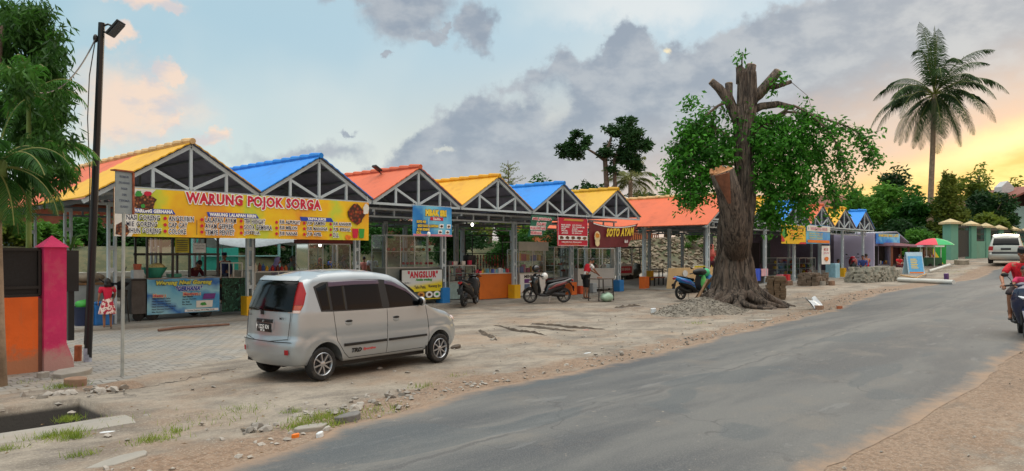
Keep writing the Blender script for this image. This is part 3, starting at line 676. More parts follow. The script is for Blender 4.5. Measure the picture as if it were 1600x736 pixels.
def banner(px0, px1, pyt, pyb, d, name, label, m, top_slope=True, zt=None, zb=None, sag=0, cat='banner', wave=.012):
    s0, s1 = S(px0, d), S(px1, d); z1 = zt if zt else (Zd(px0, pyt[0], d)+Zd(px1, pyt[1], d))/2; z0 = zb if zb else (Zd(px0, pyb[0], d)+Zd(px1, pyb[1], d))/2
    wd = s1-s0; ht = z1-z0; root = thing(name, label, cat, ((s0+s1)/2, d, z0))
    b = MB()
    def f(u, v):
        x = -wd/2+wd*u; dz = -sag*4*u*(1-u)
        return (x, wave*math.sin(u*wd*4+v*2)*(1-.3*v)+wave*.5*math.sin(v*5+u*3), ht*v+dz)
    b.grid(max(8, int(wd*8)), 6, f); n = len(b.v); fr = list(b.f); b.add([(x, y+.006, z) for x, y, z in b.v], [t[::-1] for t in fr])
    b.build('banner_sheet', m, root, smooth='all', fix=False)
    rp = MB()
    for x, z in ((-wd/2+.03, ht-.03), (wd/2-.03, ht-.03)): rp.tube([(x, 0, z), (x+.02, .05, z+.22)], .006, 5)
    rp.build('tie_rope', white, root)
    return root, wd, ht
# 1: the long menu banner
yel = printmat('yellow banner print', [(232, 176, 30), (226, 150, 40), (236, 190, 20), (190, 204, 60), (236, 196, 26)], .42, .25)
root, bw_, bh = banner(178, 576, (290, 318), (366, 378), D1-.12, 'menu_banner', 'long yellow menu banner reading WARUNG POJOK SORGA hung under the first gables', yel, wave=.008)
def bx_(px): return S(px, D1-.12)-root.location.x
def bz_(px, py): return Zd(px, py, D1-.12)-root.location.z
pic([[(-bw_/2+.003, .0), (-bw_/2+.36, 0), (-bw_/2+.5, .25), (-bw_/2+.42, .62), (-bw_/2+.9, bh-.01), (-bw_/2+.003, bh-.01)]], root, mat('pale print', (222, 220, 212), .5, var=.05), -.02)
pic([blobp(bx_(225), bz_(225, 316), .30, 1, .2)], root, mat('food print', (150, 78, 44), .5, var=.5, scale=14), -.026)
pic([blobp(bx_(190), bz_(190, 358), .17, 4, .17)], root, mat('food print', (150, 78, 44)), -.026)
pic([blobp(bx_(216), bz_(216, 303), .08, 2), blobp(bx_(223), bz_(223, 322), .05, 3)], root, mat('green print', (50, 150, 60), .5), -.032)
pic([blobp(bx_(230), bz_(230, 303), .09, 5, .06)], root, redp, -.032)
pic([blobp(bx_(556), bz_(556, 335), .30, 6, .30)], root, mat('chicken print', (186, 62, 34), .5, var=.45, scale=12), -.026)
pic([blobp(bx_(571), bz_(571, 327), .12, 7, .18)], root, mat('pale print', (222, 220, 212)), -.032)
pic([[(bx_(554)-.08, .06), (bx_(554)+.08, .06), (bx_(554)+.11, .33), (bx_(554)-.11, .33)]], root, redp, -.034)
pic([[(bx_(564)-.07, .06), (bx_(564)+.07, .06), (bx_(564)+.10, .33), (bx_(564)-.10, .33)]], root, mat('green print', (50, 150, 60)), -.036)
pic([blobp(bx_(543), .08, .13, 8, .08)], root, mat('orange print', (226, 120, 30), .5, var=.2, scale=20), -.03)
text('WARUNG POJOK SORGA', (bx_(291)+bx_(500))/2, (bz_(291, 312)+bz_(500, 322))/2, bx_(500)-bx_(291), .31, redp, root, -.022, .015, halo=halo, hb=.022)
blu = mat('royal blue print', (30, 66, 170), .5, var=.03)
def plate(x0, x1, z, h, y=-.018):
    pic([[(x0, z-h/2), (x1+.06, z-h/2), (x1-.02, z+h/2), (x0-.04, z+h/2)]], root, blu, y)
zz = [bh-.53, bh-.68, bh-.83, bh-.98]
plate(bx_(206), bx_(270), zz[0]+.02, .11); text('WARUNG GERHANA', (bx_(206)+bx_(270))/2, zz[0]+.02, bx_(270)-bx_(208), .075, halo, root, -.026, .006)
plate(bx_(325), bx_(401), zz[0]+.0, .11); text('WARUNG LALAPAN RIRIN', (bx_(325)+bx_(401))/2, zz[0], bx_(400)-bx_(328), .075, halo, root, -.026, .006)
plate(bx_(470), bx_(518), zz[0]-.02, .11); text('TASYA JUICE', (bx_(470)+bx_(518))/2, zz[0]-.02, bx_(508)-bx_(480), .075, halo, root, -.026, .006)
colsT = [(197, 249, ['NASI GORENG', 'MIE GORENG', 'BIHUN GORENG'], [1, .92, 1.04]), (263, 304, ['ANGSUIBIN', 'CAP CAY', 'COLOKE'], [.95, .7, .65]), (320, 368, ['LALAPAN AYAM', 'AYAM GEPREK', 'TEMPE PENYET'], [1, .92, .95]),
         (381, 424, ['TEH HANGAT', 'SODA GEMBIRA', 'JOSSUA'], [.75, 1, .55]), (436, 468, ['JUS ALPUKAT', 'JUS MELON', 'JUS NANAS'], [1, .85, .86]), (479, 511, ['JUS JAMBU', 'JUS MANGGA', 'JUS APEL'], [.88, 1, .7]), (520, 548, ['JUS ANGGUR', 'JUS SIRSAK', 'DLL'], [1, .95, .3])]
for k, (a, b, ls, ws) in enumerate(colsT):
    x0, x1 = bx_(a), bx_(b)
    for j, (t_, wf) in enumerate(zip(ls, ws)):
        wd = (x1-x0)*wf; z = zz[j+1]+.015
        text(t_, x0+wd/2, z, wd, .108, navy, root, -.024, .003, halo=halo, hb=.012)
        if k: pic([circ(x0-.08, z, .04)], root, redp, -.022, 'bullet')
dv = MB(); x = bx_(307); dv.bx(x-.006, x+.006, -.023, -.02, .06, .42); dv.build('divider', navy, root)
# 2: light blue banner
bl2 = printmat('blue banner print', [(96, 180, 220), (40, 130, 200), (20, 120, 196), (120, 196, 220)], .6, .5)
yelp = mat('yellow print', (232, 200, 60), .5, var=0); 
def sub(name_root, items):
    for t_, x, z, wd, ht, m, bo, hl in items: text(t_, x, z, wd, ht, m, name_root, -.022, bo, halo=hl, hb=.008)
r2, w2, h2 = banner(645, 706, (321, 324), (366, 372), D1-.1, 'stall_banner', 'light blue banner with yellow lettering MBAK SRI hung over the red fruit stall', bl2)
sub(r2, [('MBAK SRI', .12, h2*.78, w2*.52, .17, yelp, .02, navy)])
pic([[(-.12, h2*.53), (.42, h2*.53), (.42, h2*.64), (-.12, h2*.64)]], r2, redp, -.02); sub(r2, [('Sedia', .15, h2*.585, .3, .07, halo, .003, None)])
sub(r2, [('SOTO MIE', -w2*.30, h2*.47, .36, .07, yelp, .006, navy), ('GADO GADO & LONTONG', -w2*.13, h2*.34, .84, .07, yelp, .006, navy), ('AYAM GORENG', -w2*.25, h2*.22, .5, .07, yelp, .006, navy), ('DLL', -w2*.36, h2*.11, .18, .07, yelp, .006, navy)])
for i, (x, z) in enumerate(((.24, .34), (.46, .34), (.2, .14), (.42, .14))):
    pic([[(x*w2/1.15-.08, z*h2-.06), (x*w2/1.15+.09, z*h2-.06), (x*w2/1.15+.1, z*h2+.07), (x*w2/1.15-.07, z*h2+.07)]], r2, halo, -.019); pic([blobp(x*w2/1.15+.01, z*h2, .06, 20+i, .04)], r2, mat('food print', (150, 78, 44)), -.024)
pic([[(-w2/2, .0), (w2/2, .0), (w2/2, .06), (-w2/2, .06)]], r2, mat('pink print', (206, 130, 150), .5), -.02)
# 3: green banner, folded over
r3 = thing('stall_banner', 'dark green crumpled banner with pink lettering beside the red menu banner', 'banner', (S(846, D1-.1), D1-.1, Zd(846, 370, D1)))
a_, b_ = Zd(830, 336, D1)-r3.location.z, Zd(826, 370, D1)-r3.location.z
W3 = S(869, D1)-S(825, D1)
m_ = MB(); pts3 = [(-W3*.48, 0, b_), (-W3*.40, -.02, (a_+b_)/2), (-W3*.34, 0, a_), (0, .03, a_-.0), (W3*.5, 0, a_-.03), (W3*.36, .03, a_*.66), (W3*.2, -.02, a_*.42), (W3*.02, .01, b_+.05)]
m_.add(pts3+[(x, y+.01, z) for x, y, z in pts3], [tuple(range(8)), tuple(range(8, 16))[::-1]]); m_.build('banner_sheet', mat('dark green banner', (24, 96, 76), .5, 0, .1, 3), r3, fix=False)
pkp = mat('rose print', (214, 96, 108), .5, var=0)
for t_, x, z, wd in (('MIE JANDA&', .0, .82, .62), ('RAME', -.02, .6, .3), ('WARUNG NASI', -.14, .4, .5), ('SEDERHANA', -.2, .18, .36)):
    text(t_, x*W3, b_+(a_-b_)*z, wd*W3*1.05, .10, pkp, r3, -.03, .006, shear=.2, halo=halo, hb=.016)
# 4: red menu banner
rdm = mat('red banner print', (196, 24, 58), .45, 0, .06, 2)
r4, w4, h4 = banner(871, 918, (339, 343), (384, 385), D1-.1, 'stall_banner', 'bright red square menu banner with two columns of white print', rdm)
pic([[(-w4*.32, h4*.90), (w4*.32, h4*.90), (w4*.36, h4*.97), (-w4*.28, h4*.97)]], r4, mat('gold print', (206, 150, 70), .5), -.02)
random.seed(8)
sub(r4, [(t_, (x-.5)*w4, h4*z, wd*w4, .05, halo, .004, None) for t_, x, z, wd in (('NASI UDUK', .26, .75, .3), ('MIE REBUS', .24, .68, .26), ('SOP', .18, .61, .14), ('PECEL', .22, .54, .2), ('AYAM', .22, .46, .2), ('JUS BUAH', .62, .75, .3), ('ES CAMPUR', .68, .68, .4), ('KOPI', .55, .61, .16), ('ES TEH MANIS', .64, .54, .36), ('ES JERUK', .62, .46, .32))])
pic([[(-w4*.48, h4*.22), (w4*.48, h4*.22), (w4*.48, h4*.37), (-w4*.48, h4*.37)]], r4, halo, -.02)
pic([blobp((i-2)*w4*.19, h4*.295, w4*.075, 30+i, h4*.06) for i in range(5)], r4, mat('food print', (150, 78, 44)), -.025)
sub(r4, [('MENERIMA PESANAN', -.05*w4, h4*.14, w4*.65, .04, halo, .003, None), ('ANTAR', -.05*w4, h4*.07, w4*.5, .03, mat('gold print', (206, 150, 70)), .003, None)])
fr = MB()
for a_, b_ in (((-w4/2+.02, .02), (w4/2-.02, .02)), ((-w4/2+.02, .02), (-w4/2+.02, h4-.02)), ((w4/2-.02, .02), (w4/2-.02, h4-.02))): fr.bar((a_[0], -.02, a_[1]), (b_[0], -.02, b_[1]), .005, .012)
fr.build('border', halo, r4)
# 5: maroon banner, sagging top
D5 = D1-.1; s0, s1 = S(920, D5), S(997, D5); W5 = s1-s0; r5 = thing('stall_banner', 'maroon drooping banner reading SOTO AYAM with a soup bowl picture', 'banner', ((s0+s1)/2, D5, Zd(960, 388, D5)))
H5 = Zd(920, 343, D5)-Zd(925, 386, D5)
def f5(u, v):
    tw = 1-.24*(1-v); x = -W5/2+W5*(u*tw+.02*(1-v)); top = H5-.34*math.sin(math.pi*u)**.8*.55; z = v*top+(1-v)*.06*u
    return (x, .03*math.sin(u*9)*(1-v)+.012*math.sin(x*7), z)
m_ = MB(); m_.grid(30, 10, f5); k5 = list(m_.v); fk = list(m_.f); m_.add([(x, y+.008, z) for x, y, z in k5], [t[::-1] for t in fk]); m_.build('banner_sheet', mat('maroon banner', (104, 24, 38), .45, 0, .12, 2), r5, smooth='all', fix=False)
text('SOTO AYAM', W5*.10, H5*.60, W5*.56, .30, mat('yellow print', (232, 200, 60)), r5, -.06, .022, shear=.3, sag=lambda x: .22*(x/W5)**2+.04*x)
text('Bu.As', W5*.22, H5*.28, .24, .12, halo, r5, -.06, .006, shear=.3)
pic([circ(-W5*.36, H5*.42, .19, 18, .22)], r5, mat('cream print', (228, 206, 160), .5), -.06); pic([circ(-W5*.36, H5*.2, .15, 14, .15)], r5, mat('cream print', (228, 206, 160)), -.062); pic([blobp(-W5*.36, H5*.46, .14, 44, .12)], r5, mat('soup print', (220, 140, 40), .5, var=.4, scale=18), -.068)
wh = MB(); wh.grid(24, 1, lambda u, v: (f5(u*.86+.08, 1)[0], -.02, f5(u*.86+.08, 1)[2]-.02-.035*v)); wh.build('white_trim', halo, r5, fix=False)
# far banners
D6 = 15.1
def far_banner(px0, px1, py0, py1, label, m, lines, d=D6):
    rr, w_, h_ = banner(px0, px1, (py0, py0), (py1, py1), d, 'stall_banner', label, m)
    for t_, x, z, wd, ht, mm in lines: text(t_, x*w_, z*h_, wd*w_, ht*h_, mm, rr, -.024, .004)
    return rr, w_, h_
y6 = mat('warm yellow banner', (236, 190, 20), .45, 0, .15, 2)
rr, w_, h_ = far_banner(1221, 1259, 352, 381, 'small yellow banner with red corner right of the lopped tree', y6, [('WARUNG KITA', .1, .86, .6, .1, navy), ('Nasi Goreng', .1, .7, .55, .07, redp), ('Mie Ayam', .1, .56, .5, .07, redp), ('Bakso', .1, .43, .45, .07, redp), ('Kwetiau', .1, .3, .5, .07, navy)])
pic([[(w_*.2, 0), (w_*.5, 0), (w_*.5, h_*.1), (w_*.26, h_*.1)], [(-w_*.5, h_*.1), (-w_*.36, h_*.12), (-w_*.5, h_*.45)]], rr, redp, -.02); pic([blobp(-w_*.38, h_*.55, w_*.1, 51, h_*.25)], rr, mat('green print', (50, 150, 60)), -.024)
rr, w_, h_ = far_banner(1260, 1297, 352, 381, 'small blue banner with white heading next to the small yellow banner', printmat('sky banner print', [(30, 140, 220), (60, 170, 226), (110, 190, 220)], .5, 1.2), [])
pic([[(-w_*.49, h_*.66), (w_*.49, h_*.66), (w_*.49, h_*.97), (-w_*.49, h_*.97)]], rr, mat('pale print', (222, 220, 212)), -.02); text('WARUNG NASI', 0, h_*.8, w_*.7, h_*.16, mat('pink print', (206, 100, 150)), rr, -.028, .01)
for j, z in enumerate((.55, .43, .32)): text(('Soto Pecel', 'Rames Sayur', 'Gado Gado')[j], -.12*w_, z*h_, .55*w_, .08*h_, mat('yellow print', (232, 200, 60)), rr, -.024, .004)
pic([[(-w_*.46, h_*.06), (w_*.46, h_*.04), (w_*.46, h_*.2), (-w_*.46, h_*.2)]], rr, mat('orange print', (226, 120, 30)), -.02)
rr, w_, h_ = far_banner(1284, 1297, 384, 413, 'narrow white poster with pink and orange print on the far post', halo, [('ES', 0, .8, .5, .12, redp), ('JUS', 0, .6, .6, .12, mat('pink print', (206, 100, 150)))], 15.2)
pic([blobp(0.05, h_*.3, w_*.25, 61, h_*.12)], rr, mat('orange print', (226, 120, 30)), -.024)
# ================================================================ SILVER HATCHBACK
def build_car(name, label, loc, rz, spec):
    WB, XR, XF, HW = spec['wb'], -.60, spec['wb']+.62, spec['hw']
    ZS = spec.get('zs', 1.0)
    car = thing(name, label, 'car', loc, rz)
    xr = lambda z: .08+lerp(z, [(.2, -.50), (.3, -.57), (.4, -.60), (.52, -.605), (.60, -.585), (.64, -.555), (.85, -.55), (1.02, -.53), (1.2, -.475), (1.38, -.40), (1.52, -.30), (1.8, -.2)])
    xf = lambda z: WB+lerp(z, [(.2, .50), (.3, .58), (.42, .62), (.55, .61), (.68, .56), (.8, .46), (.92, .3)])
    topc = spec['top']
    zt = lambda x: lerp(x, topc)
    RW = .255; RA = .315
    def zb(x):
        b = .235
        for wx in (0, WB):
            d = abs(x-wx)
            if d < RA: b = max(b, RW-.02+math.sqrt(RA*RA-d*d))
        return b
    def halfw(x, z):
        b = HW*lerp(z, [(.2, .93), (.36, .985), (.5, 1.0), (.75, 1.0), (.97, .975), (1.02, .955), (1.45, .80), (1.62, .76)])
        f = (x-XR)/(XF-XR); b *= 1-.07*sst(.72, 1, f)**1.5-.05*(1-sst(0, .14, f))
        # flares over the wheels
        for wx in (0, WB):
            d = math.hypot(x-wx, z-RW); b += .012*math.exp(-((d-.36)/.05)**2)
        b -= .006*math.exp(-((z-.62)/.02)**2)
        return b
    def rnd(d, r):
        if d >= r: return 0
        t = 1-max(0, d)/r; return r*(1-math.sqrt(max(0, 1-t*t)))
    def side(x, z):
        y = halfw(x, z)
        y -= max(rnd(zt(x)-z, .11 if zt(x) > 1.2 else .16), 0)
        y -= rnd(x-xr(z), .19)+rnd(xf(z)-x, .30)+rnd(z-.235, .05)*.6
        return y
    NU, NVv = 190, 44
    us = [i/NU for i in range(NU+1)]
    vs_ = [0, .006, .02, .05]+[.05+.85*i/32 for i in range(1, 33)]+[.92, .94, .955, .97, .98, .99, .996, 1.0]
    rows = []
    for u in us:
        xn = XR+(XF-XR)*u; lo = zb(xn); hi = zt(xn); row = []
        for v in vs_:
            z = lo+(hi-lo)*v; a, b = xr(z), xf(z); x = a+(b-a)*u; z = min(z, zt(x)); row.append((x, z, side(x, z)))
        rows.append(row)
    mb = MB(); nv = len(vs_); NB = 12
    # around: right side (-y) up, over the top, down the left
    ring = []
    for row in rows:
        rg = [(x, -y, z) for x, z, y in row]
        x, z, y = row[-1]
        for k in range(1, NB): t = -1+2*k/NB; rg.append((x, y*t, z+.035*(1-t*t)))
        rg += [(x, y, z) for x, z, y in row[::-1]]
        x, z, y = row[0]
        for k in range(1, 6): rg.append((x, y*(1-2*k/6), z))
        ring.append(rg)
    n = len(ring[0]); V = [p for rg in ring for p in rg]
    F = [(i*n+j, i*n+(j+1) % n, (i+1)*n+(j+1) % n, (i+1)*n+j) for i in range(len(ring)-1) for j in range(n)]
    # ends
    def cap(row, sgn):
        base = len(V); m = 14
        for (x, z, y) in row:
            for k in range(m+1): t = -1+2*k/m; V.append((x-sgn*(.085 if sgn > 0 else .045)*(1-t*t), y*t, z+(.035*(1-t*t) if z > zt(x)-.01 else 0)))
        for i in range(len(row)-1):
            for k in range(m): F.append((base+i*(m+1)+k, base+(i+1)*(m+1)+k, base+(i+1)*(m+1)+k+1, base+i*(m+1)+k+1))
    cap(rows[0], 1); cap(rows[-1], -1)
    mb.add(V, F)
    paint = spec['paint']
    body = mb.build('body', paint, car, smooth=True)
    gl = mat('tinted car glass', (8, 9, 11), .12, 0, 0); bt = mat('black trim', (22, 22, 24), .45, 0, .1)
    def patch(poly_lo, poly_hi, off, nm, m, sgns=(-1, 1), par=None, nu=24, nvp=10):
        """a panel lying on the side between two curves given as (x, z) points"""
        res = []
        for sg in sgns:
            q = MB()
            def f(u, v):
                def at(pl):
                    t = u*(len(pl)-1); i = min(int(t), len(pl)-2); t -= i; return pl[i][0]*(1-t)+pl[i+1][0]*t, pl[i][1]*(1-t)+pl[i+1][1]*t
                a, b = at(poly_lo), at(poly_hi); x = a[0]*(1-v)+b[0]*v; z = a[1]*(1-v)+b[1]*v
                e = min(1, 8*min(u, 1-u, v, 1-v)+.35)
                return (x, sg*(side(x, z)+off*e), z)
            q.grid(nu, nvp, f); res.append(q.build(nm, m, par or car, smooth='all'))
        return res
    for args in spec['side']:
        patch(*args[:3], args[3], {'g': gl, 't': bt, 'p': paint, 's': mat('smoked visor', (70, 52, 74), .12, 0, 0, coat=1)}[args[4]])
    # shut lines
    for ln in spec['lines']:
        for sg in (-1, 1):
            q = MB(); pts = []
            for (a, b) in zip(ln, ln[1:]):
                for i in range(8): t = i/8; pts.append((a[0]+(b[0]-a[0])*t, a[1]+(b[1]-a[1])*t))
            pts.append(ln[-1]); q.tube([(x, sg*(side(x, z)+.0005), z) for x, z in pts], .0045, 5); q.build('shut_line', blackp, car)
    # rear end
    def rear(y, z, off): 
        x = xr(z); w_ = side(x+.02, z); t = max(-1, min(1, y/max(.1, w_))); e = rnd(w_+.06-abs(y), .10)*.0
        return (x-.085*(1-t*t)-off+e, y, z)
    def rpatch(y0, y1, z0, z1, off, nm, m, par=None, taper=0):
        q = MB(); q.grid(16, 12, lambda u, v: rear((y0+(y1-y0)*u)*(1-taper*v), z0+(z1-z0)*v, off*min(1, 8*min(u, 1-u, v, 1-v)+.2))); return q.build(nm, m, par or car, smooth='all')
    spec['rear'](rpatch, gl, bt, car, rear)
    # tail lamps round the corner
    tl = mat('tail lamp red', (96, 6, 14), .15, 0, .3, 20, coat=1); am = mat('tail lamp amber', (170, 64, 24), .15, 0, .1, 20, coat=1); cl = mat('tail lamp clear', (214, 190, 180), .15, coat=1)
    for sg in (-1, 1):
        lamp = None
        for (z0, z1, m) in spec['tail']:
            m = {'r': tl, 'a': am, 'c': cl}[m]; q = MB()
            def f(u, v):
                z = z0+(z1-z0)*v; x0 = xr(z); wdt = lerp(z, spec['tailw'])
                # from the rear face over the corner onto the side
                if u < .4: y = side(x0+.0, z)-.0-(.4-u)*.03; return (x0-.012-.01*(u/.4)*0, sg*max(.1, y), z)
                t = (u-.4)/.6; x = x0+t*wdt; return (x, sg*(side(x, z)+.014*min(1, (1-t)*5+.2)), z)
            q.grid(20, 8, f); o = q.build('tail_lamp' if lamp is None else 'lamp_lens', m, car if lamp is None else lamp, smooth='all'); lamp = lamp or o
    # wheels
    sil = mat('alloy', (176, 178, 182), .3, .85, .05)
    for wx in (0, WB):
        for sg in (-1, 1):
            yc = sg*(HW-.075); q = MB()
            q.lathe([(.165, -.07), (.19, -.085), (.235, -.08), (.252, -.055), (RW, -.02), (RW, .02), (.252, .055), (.235, .08), (.19, .085), (.165, .07)], (wx, yc, RW), 'y', 40)
            wheel = q.build('wheel', rubber, car, smooth=True)
            q = MB(); q.lathe([(.168, -.07*sg*-1), (.176, .078*sg), (.168, .084*sg), (.158, .074*sg), (.15, .03*sg)], (wx, yc, RW), 'y', 40)
            ns = spec.get('spokes', 8)
            for k in range(ns):
                a = 2*math.pi*k/ns+.2
                for off in ((-.09, .09) if ns == 7 else (0,)):
                    q.bar((wx+.03*math.cos(a), yc+sg*.06, RW+.03*math.sin(a)), (wx+.166*math.cos(a+off), yc+sg*.066, RW+.166*math.sin(a+off)), .022, .026, up=(0, 1, 0))
            q.lathe([(0, .078*sg), (.03, .078*sg), (.045, .068*sg), (.045, .03*sg)], (wx, yc, RW), 'y', 20)
            q.build('rim', sil, wheel, smooth=True)
            q = MB(); q.lathe([(0, .02*sg), (.162, .02*sg)], (wx, yc, RW), 'y', 30); q.build('brake_disc', mat('brake iron', (70, 70, 72), .4, .7, .2), wheel)
            q = MB(); q.lathe([(0, -.09*sg), (.12, -.09*sg)], (wx, yc, RW), 'y', 20); q.build('hub_back', blackp, wheel)
    q = MB(); q.bx(.28, WB-.28, -HW+.14, HW-.14, .17, .26); q.bx(-.4, .0, -.3, .35, .2, .3); q.build('underbody', blackp, car)
    return car, side, xr, patch, rpatch, rear
silver = mat('silver car paint', (166, 173, 178), .32, .55, .03, 1.5, coat=.6)
def atoz_rear(rpatch, gl, bt, car, rear):
    rpatch(-.64, .64, .995, 1.43, .008, 'rear_window', gl, taper=.10)
    # tailgate seams, spoiler lip
    q = MB(); q.tube([rear(y, z, .001) for y, z in [(-.62, .98), (-.60, .62), (-.2, .575), (.2, .575), (.60, .62), (.62, .98)]], .005, 5); q.build('tailgate_seam', blackp, car)
    q = MB(); q.grid(16, 4, lambda u, v: (-.295+.09*v-.07*(1-(2*u-1)**2)-.012, (2*u-1)*.55, 1.438+.052*v-.01*(v == 0))); q.build('roof_spoiler', silver, car, smooth='all')
    r_ = rpatch(-.27, .27, .735, .865, .004, 'plate_recess', silver)
    h = rpatch(-.245, .235, .83, .885, .022, 'tailgate_handle', bt)
    q = MB(); q.tube([rear(-.02+.02*math.cos(a), .856+.012*math.sin(a), .028) for a in [i*.7 for i in range(10)]], .003, 5); q.build('emblem', chrome, h)
    pl = rpatch(-.215, .215, .70, .825, .016, 'number_plate', mat('black number plate', (16, 16, 18), .4))
    for t_, y, z, wd, ht in (('P 1225 KN', 0, .775, .36, .058), ('09 20', 0, .722, .12, .025)):
        o = text(t_, 0, 0, wd, ht, halo, pl, 0, .002); o.rotation_euler = (0, 0, -R(90)); o.location = (rear(0, z, .024)[0], y, z)
    wp_ = MB(); wp_.tube([rear(.05, .99, .02), rear(.16, 1.02, .03), rear(.40, 1.035, .025)], .008, 6); wp_.box(rear(.04, .97, .02), (.03, .05, .05)); wp_.build('rear_wiper', blackp, car)
    for y, t_ in ((-.44, 'MT5'), (.5, 'AT0Z')):
        o = text(t_ if y < 0 else 'GLS', 0, 0, .11 if y < 0 else .1, .03, bt, car, 0, .001, name='badge'); o.rotation_euler = (0, 0, -R(90)); o.location = (rear(y, .9, .004)[0], y, .90 if y < 0 else .93)
    q = MB(); q.tube([rear(y, .575, -.002) for y in [(-.68+i*.085) for i in range(17)]], .006, 5); q.build('bumper_seam', blackp, car)
    for y in (-.60, .60): rpatch(y-.04, y+.04, .40, .47, .006, 'reflector', mat('tail lamp red', (150, 14, 22)))
    q = MB(); q.box((-.42, .56, .27), (.08, .18, .06)); q.build('tow_bracket', blackp, car); q = MB(); q.tube([(-.3, -.35, .25), (-.48, -.35, .25)], .025, 10); q.build('exhaust', blackp, car)
    q = MB(); q.tube([(.2, .15, 1.57), (.08, .15, 1.72)], .004, 5)
    q.build('antenna', blackp, car)
WB = 2.55
top_c = [(-.6, 1.40), (-.42, 1.445), (-.3, 1.475), (-.1, 1.515), (.2, 1.535), (.7, 1.545), (1.15, 1.53), (1.5, 1.485), (1.72, 1.42), (1.95, 1.29), (2.2, 1.135), (2.42, 1.0), (2.55, .945), (2.75, .90), (2.95, .84), (3.1, .76), (3.2, .66)]
B = .985
spec = dict(wb=WB, hw=.80, top=top_c, paint=silver, rear=atoz_rear, spokes=8,
    side=[([(-.02, B), (.22, B-.01), (.8, B-.015), (1.30, B-.015), (1.32, B-.015), (2.17, B-.005)], [(-.10, 1.34), (.05, 1.40), (.8, 1.425), (1.28, 1.415), (1.5, 1.385), (1.80, 1.255)], .004, 'window_frame', 't'),
          ([(.0, B+.02), (.16, B+.02)], [(-.06, 1.32), (.15, 1.385)], .009, 'quarter_window', 'g'),
          ([(.20, B+.01), (.45, B+.005)], [(.19, 1.385), (.45, 1.40)], .009, 'quarter_window', 'g'),
          ([(.48, B+.005), (1.22, B)], [(.48, 1.40), (1.2, 1.405)], .009, 'door_window', 'g'),
          ([(1.36, B), (1.8, B), (2.08, B+.01)], [(1.34, 1.395), (1.52, 1.36), (1.78, 1.23)], .009, 'door_window', 'g'),
          ([(.18, 1.33), (.7, 1.345), (1.22, 1.345)], [(.18, 1.405), (.7, 1.418), (1.2, 1.41)], .02, 'window_visor', 's'),
          ([(1.33, 1.34), (1.5, 1.31), (1.78, 1.21), (1.95, 1.11)], [(1.34, 1.405), (1.52, 1.37), (1.74, 1.275), (1.90, 1.165)], .02, 'window_visor', 's'),
          ([(.40, .455), (1.30, .465)], [(.40, .50), (1.30, .505)], .018, 'rub_strip', 't'), ([(1.33, .465), (2.22, .475)], [(1.33, .505), (2.22, .51)], .018, 'rub_strip', 't')],
    lines=[[(.21, B), (.23, .8), (.27, .55), (.42, .36), (.52, .28), (1.30, .28), (1.31, B)], [(1.31, .28), (2.26, .29), (2.27, .6), (2.2, B)]],
    tail=[(1.09, 1.41, 'r'), (1.02, 1.087, 'a'), (.98, 1.017, 'c')], tailw=[(.95, .07), (1.1, .13), (1.25, .14), (1.41, .06)])
p0 = gp(505, 597)
hd = R(3.5); left = Vector((-math.sin(hd), math.cos(hd), 0))
base = p0+left*.672; base.z = .015
car, side_f, xr_f, patch_f, rp_f, rear_f = build_car('parked_car', 'silver hatchback car parked on the dirt in front of the long menu banner', base, hd, spec); car.scale = (.885, .84, .965)
for o in car.children:
    if o.name.startswith('wheel'): o.scale = (1, 1, .91/.965)
# mirrors, handles, lettering, glass of the front
for sg in (-1, 1):
    for x in (.50, 1.50):
        q = MB(); q.ell((x, sg*(side_f(x, .80)+.001), .80), (.075, .012, .045), 16, 8); o = q.build('door_handle', silver, car, smooth='all')
        q = MB(); q.ell((x, sg*(side_f(x, .815)+.006), .822), (.072, .012, .022), 16, 8); q.build('handle_recess', blackp, o, smooth='all')
    q = MB(); q.ell((2.06, sg*(side_f(2.1, 1.02)+.075), 1.045), (.05, .085, .075), 14, 8); o = q.build('door_mirror', silver, car, smooth='all')
    q = MB(); q.ell((2.03, sg*(side_f(2.1, 1.02)+.078), 1.045), (.035, .07, .062), 12, 8); q.bar((2.1, sg*.72, 1.0), (2.06, sg*.82, 1.02), .03); q.build('mirror_glass', mat('tinted car glass', (14, 16, 20)), o, smooth='all')
o = text('TRD', 0, 0, .19, .055, bt_ := mat('black trim', (22, 22, 24)), car, 0, .006, shear=.3); o.location = (.66, -(side_f(.66, .38)+.008), .385)
o = text('Sportivo', 0, 0, .26, .045, mat('faded red print', (190, 70, 70), .4), car, 0, .003, shear=.3); o.location = (.92, -(side_f(.92, .38)+.008), .385)
q = MB()
def wsf(u, v):
    x = 1.78+.60*v; z = lerp(x, top_c); w_ = side_f(x, z)-.012; t = 2*u-1; return (x+.004, w_*t, z+.035*(1-t*t)+.006)
q.grid(16, 10, wsf); q.build('windscreen', mat('tinted car glass', (14, 16, 20)), car, smooth='all')
for sg in (-1, 1):
    q = MB(); q.ell((2.98, sg*.52, .70), (.16, .14, .07), 14, 8); q.build('headlight', mat('tail lamp clear', (214, 190, 180)), car, smooth='all')
for sg in (-1, 1):
    q = MB(); q.box((2.22, sg*.79, .24), (.03, .04, .14)); q.build('mud_flap', blackp, car)
MATS['tinted car glass'].node_tree.nodes['Principled BSDF'].inputs['Specular IOR Level'].default_value = .28
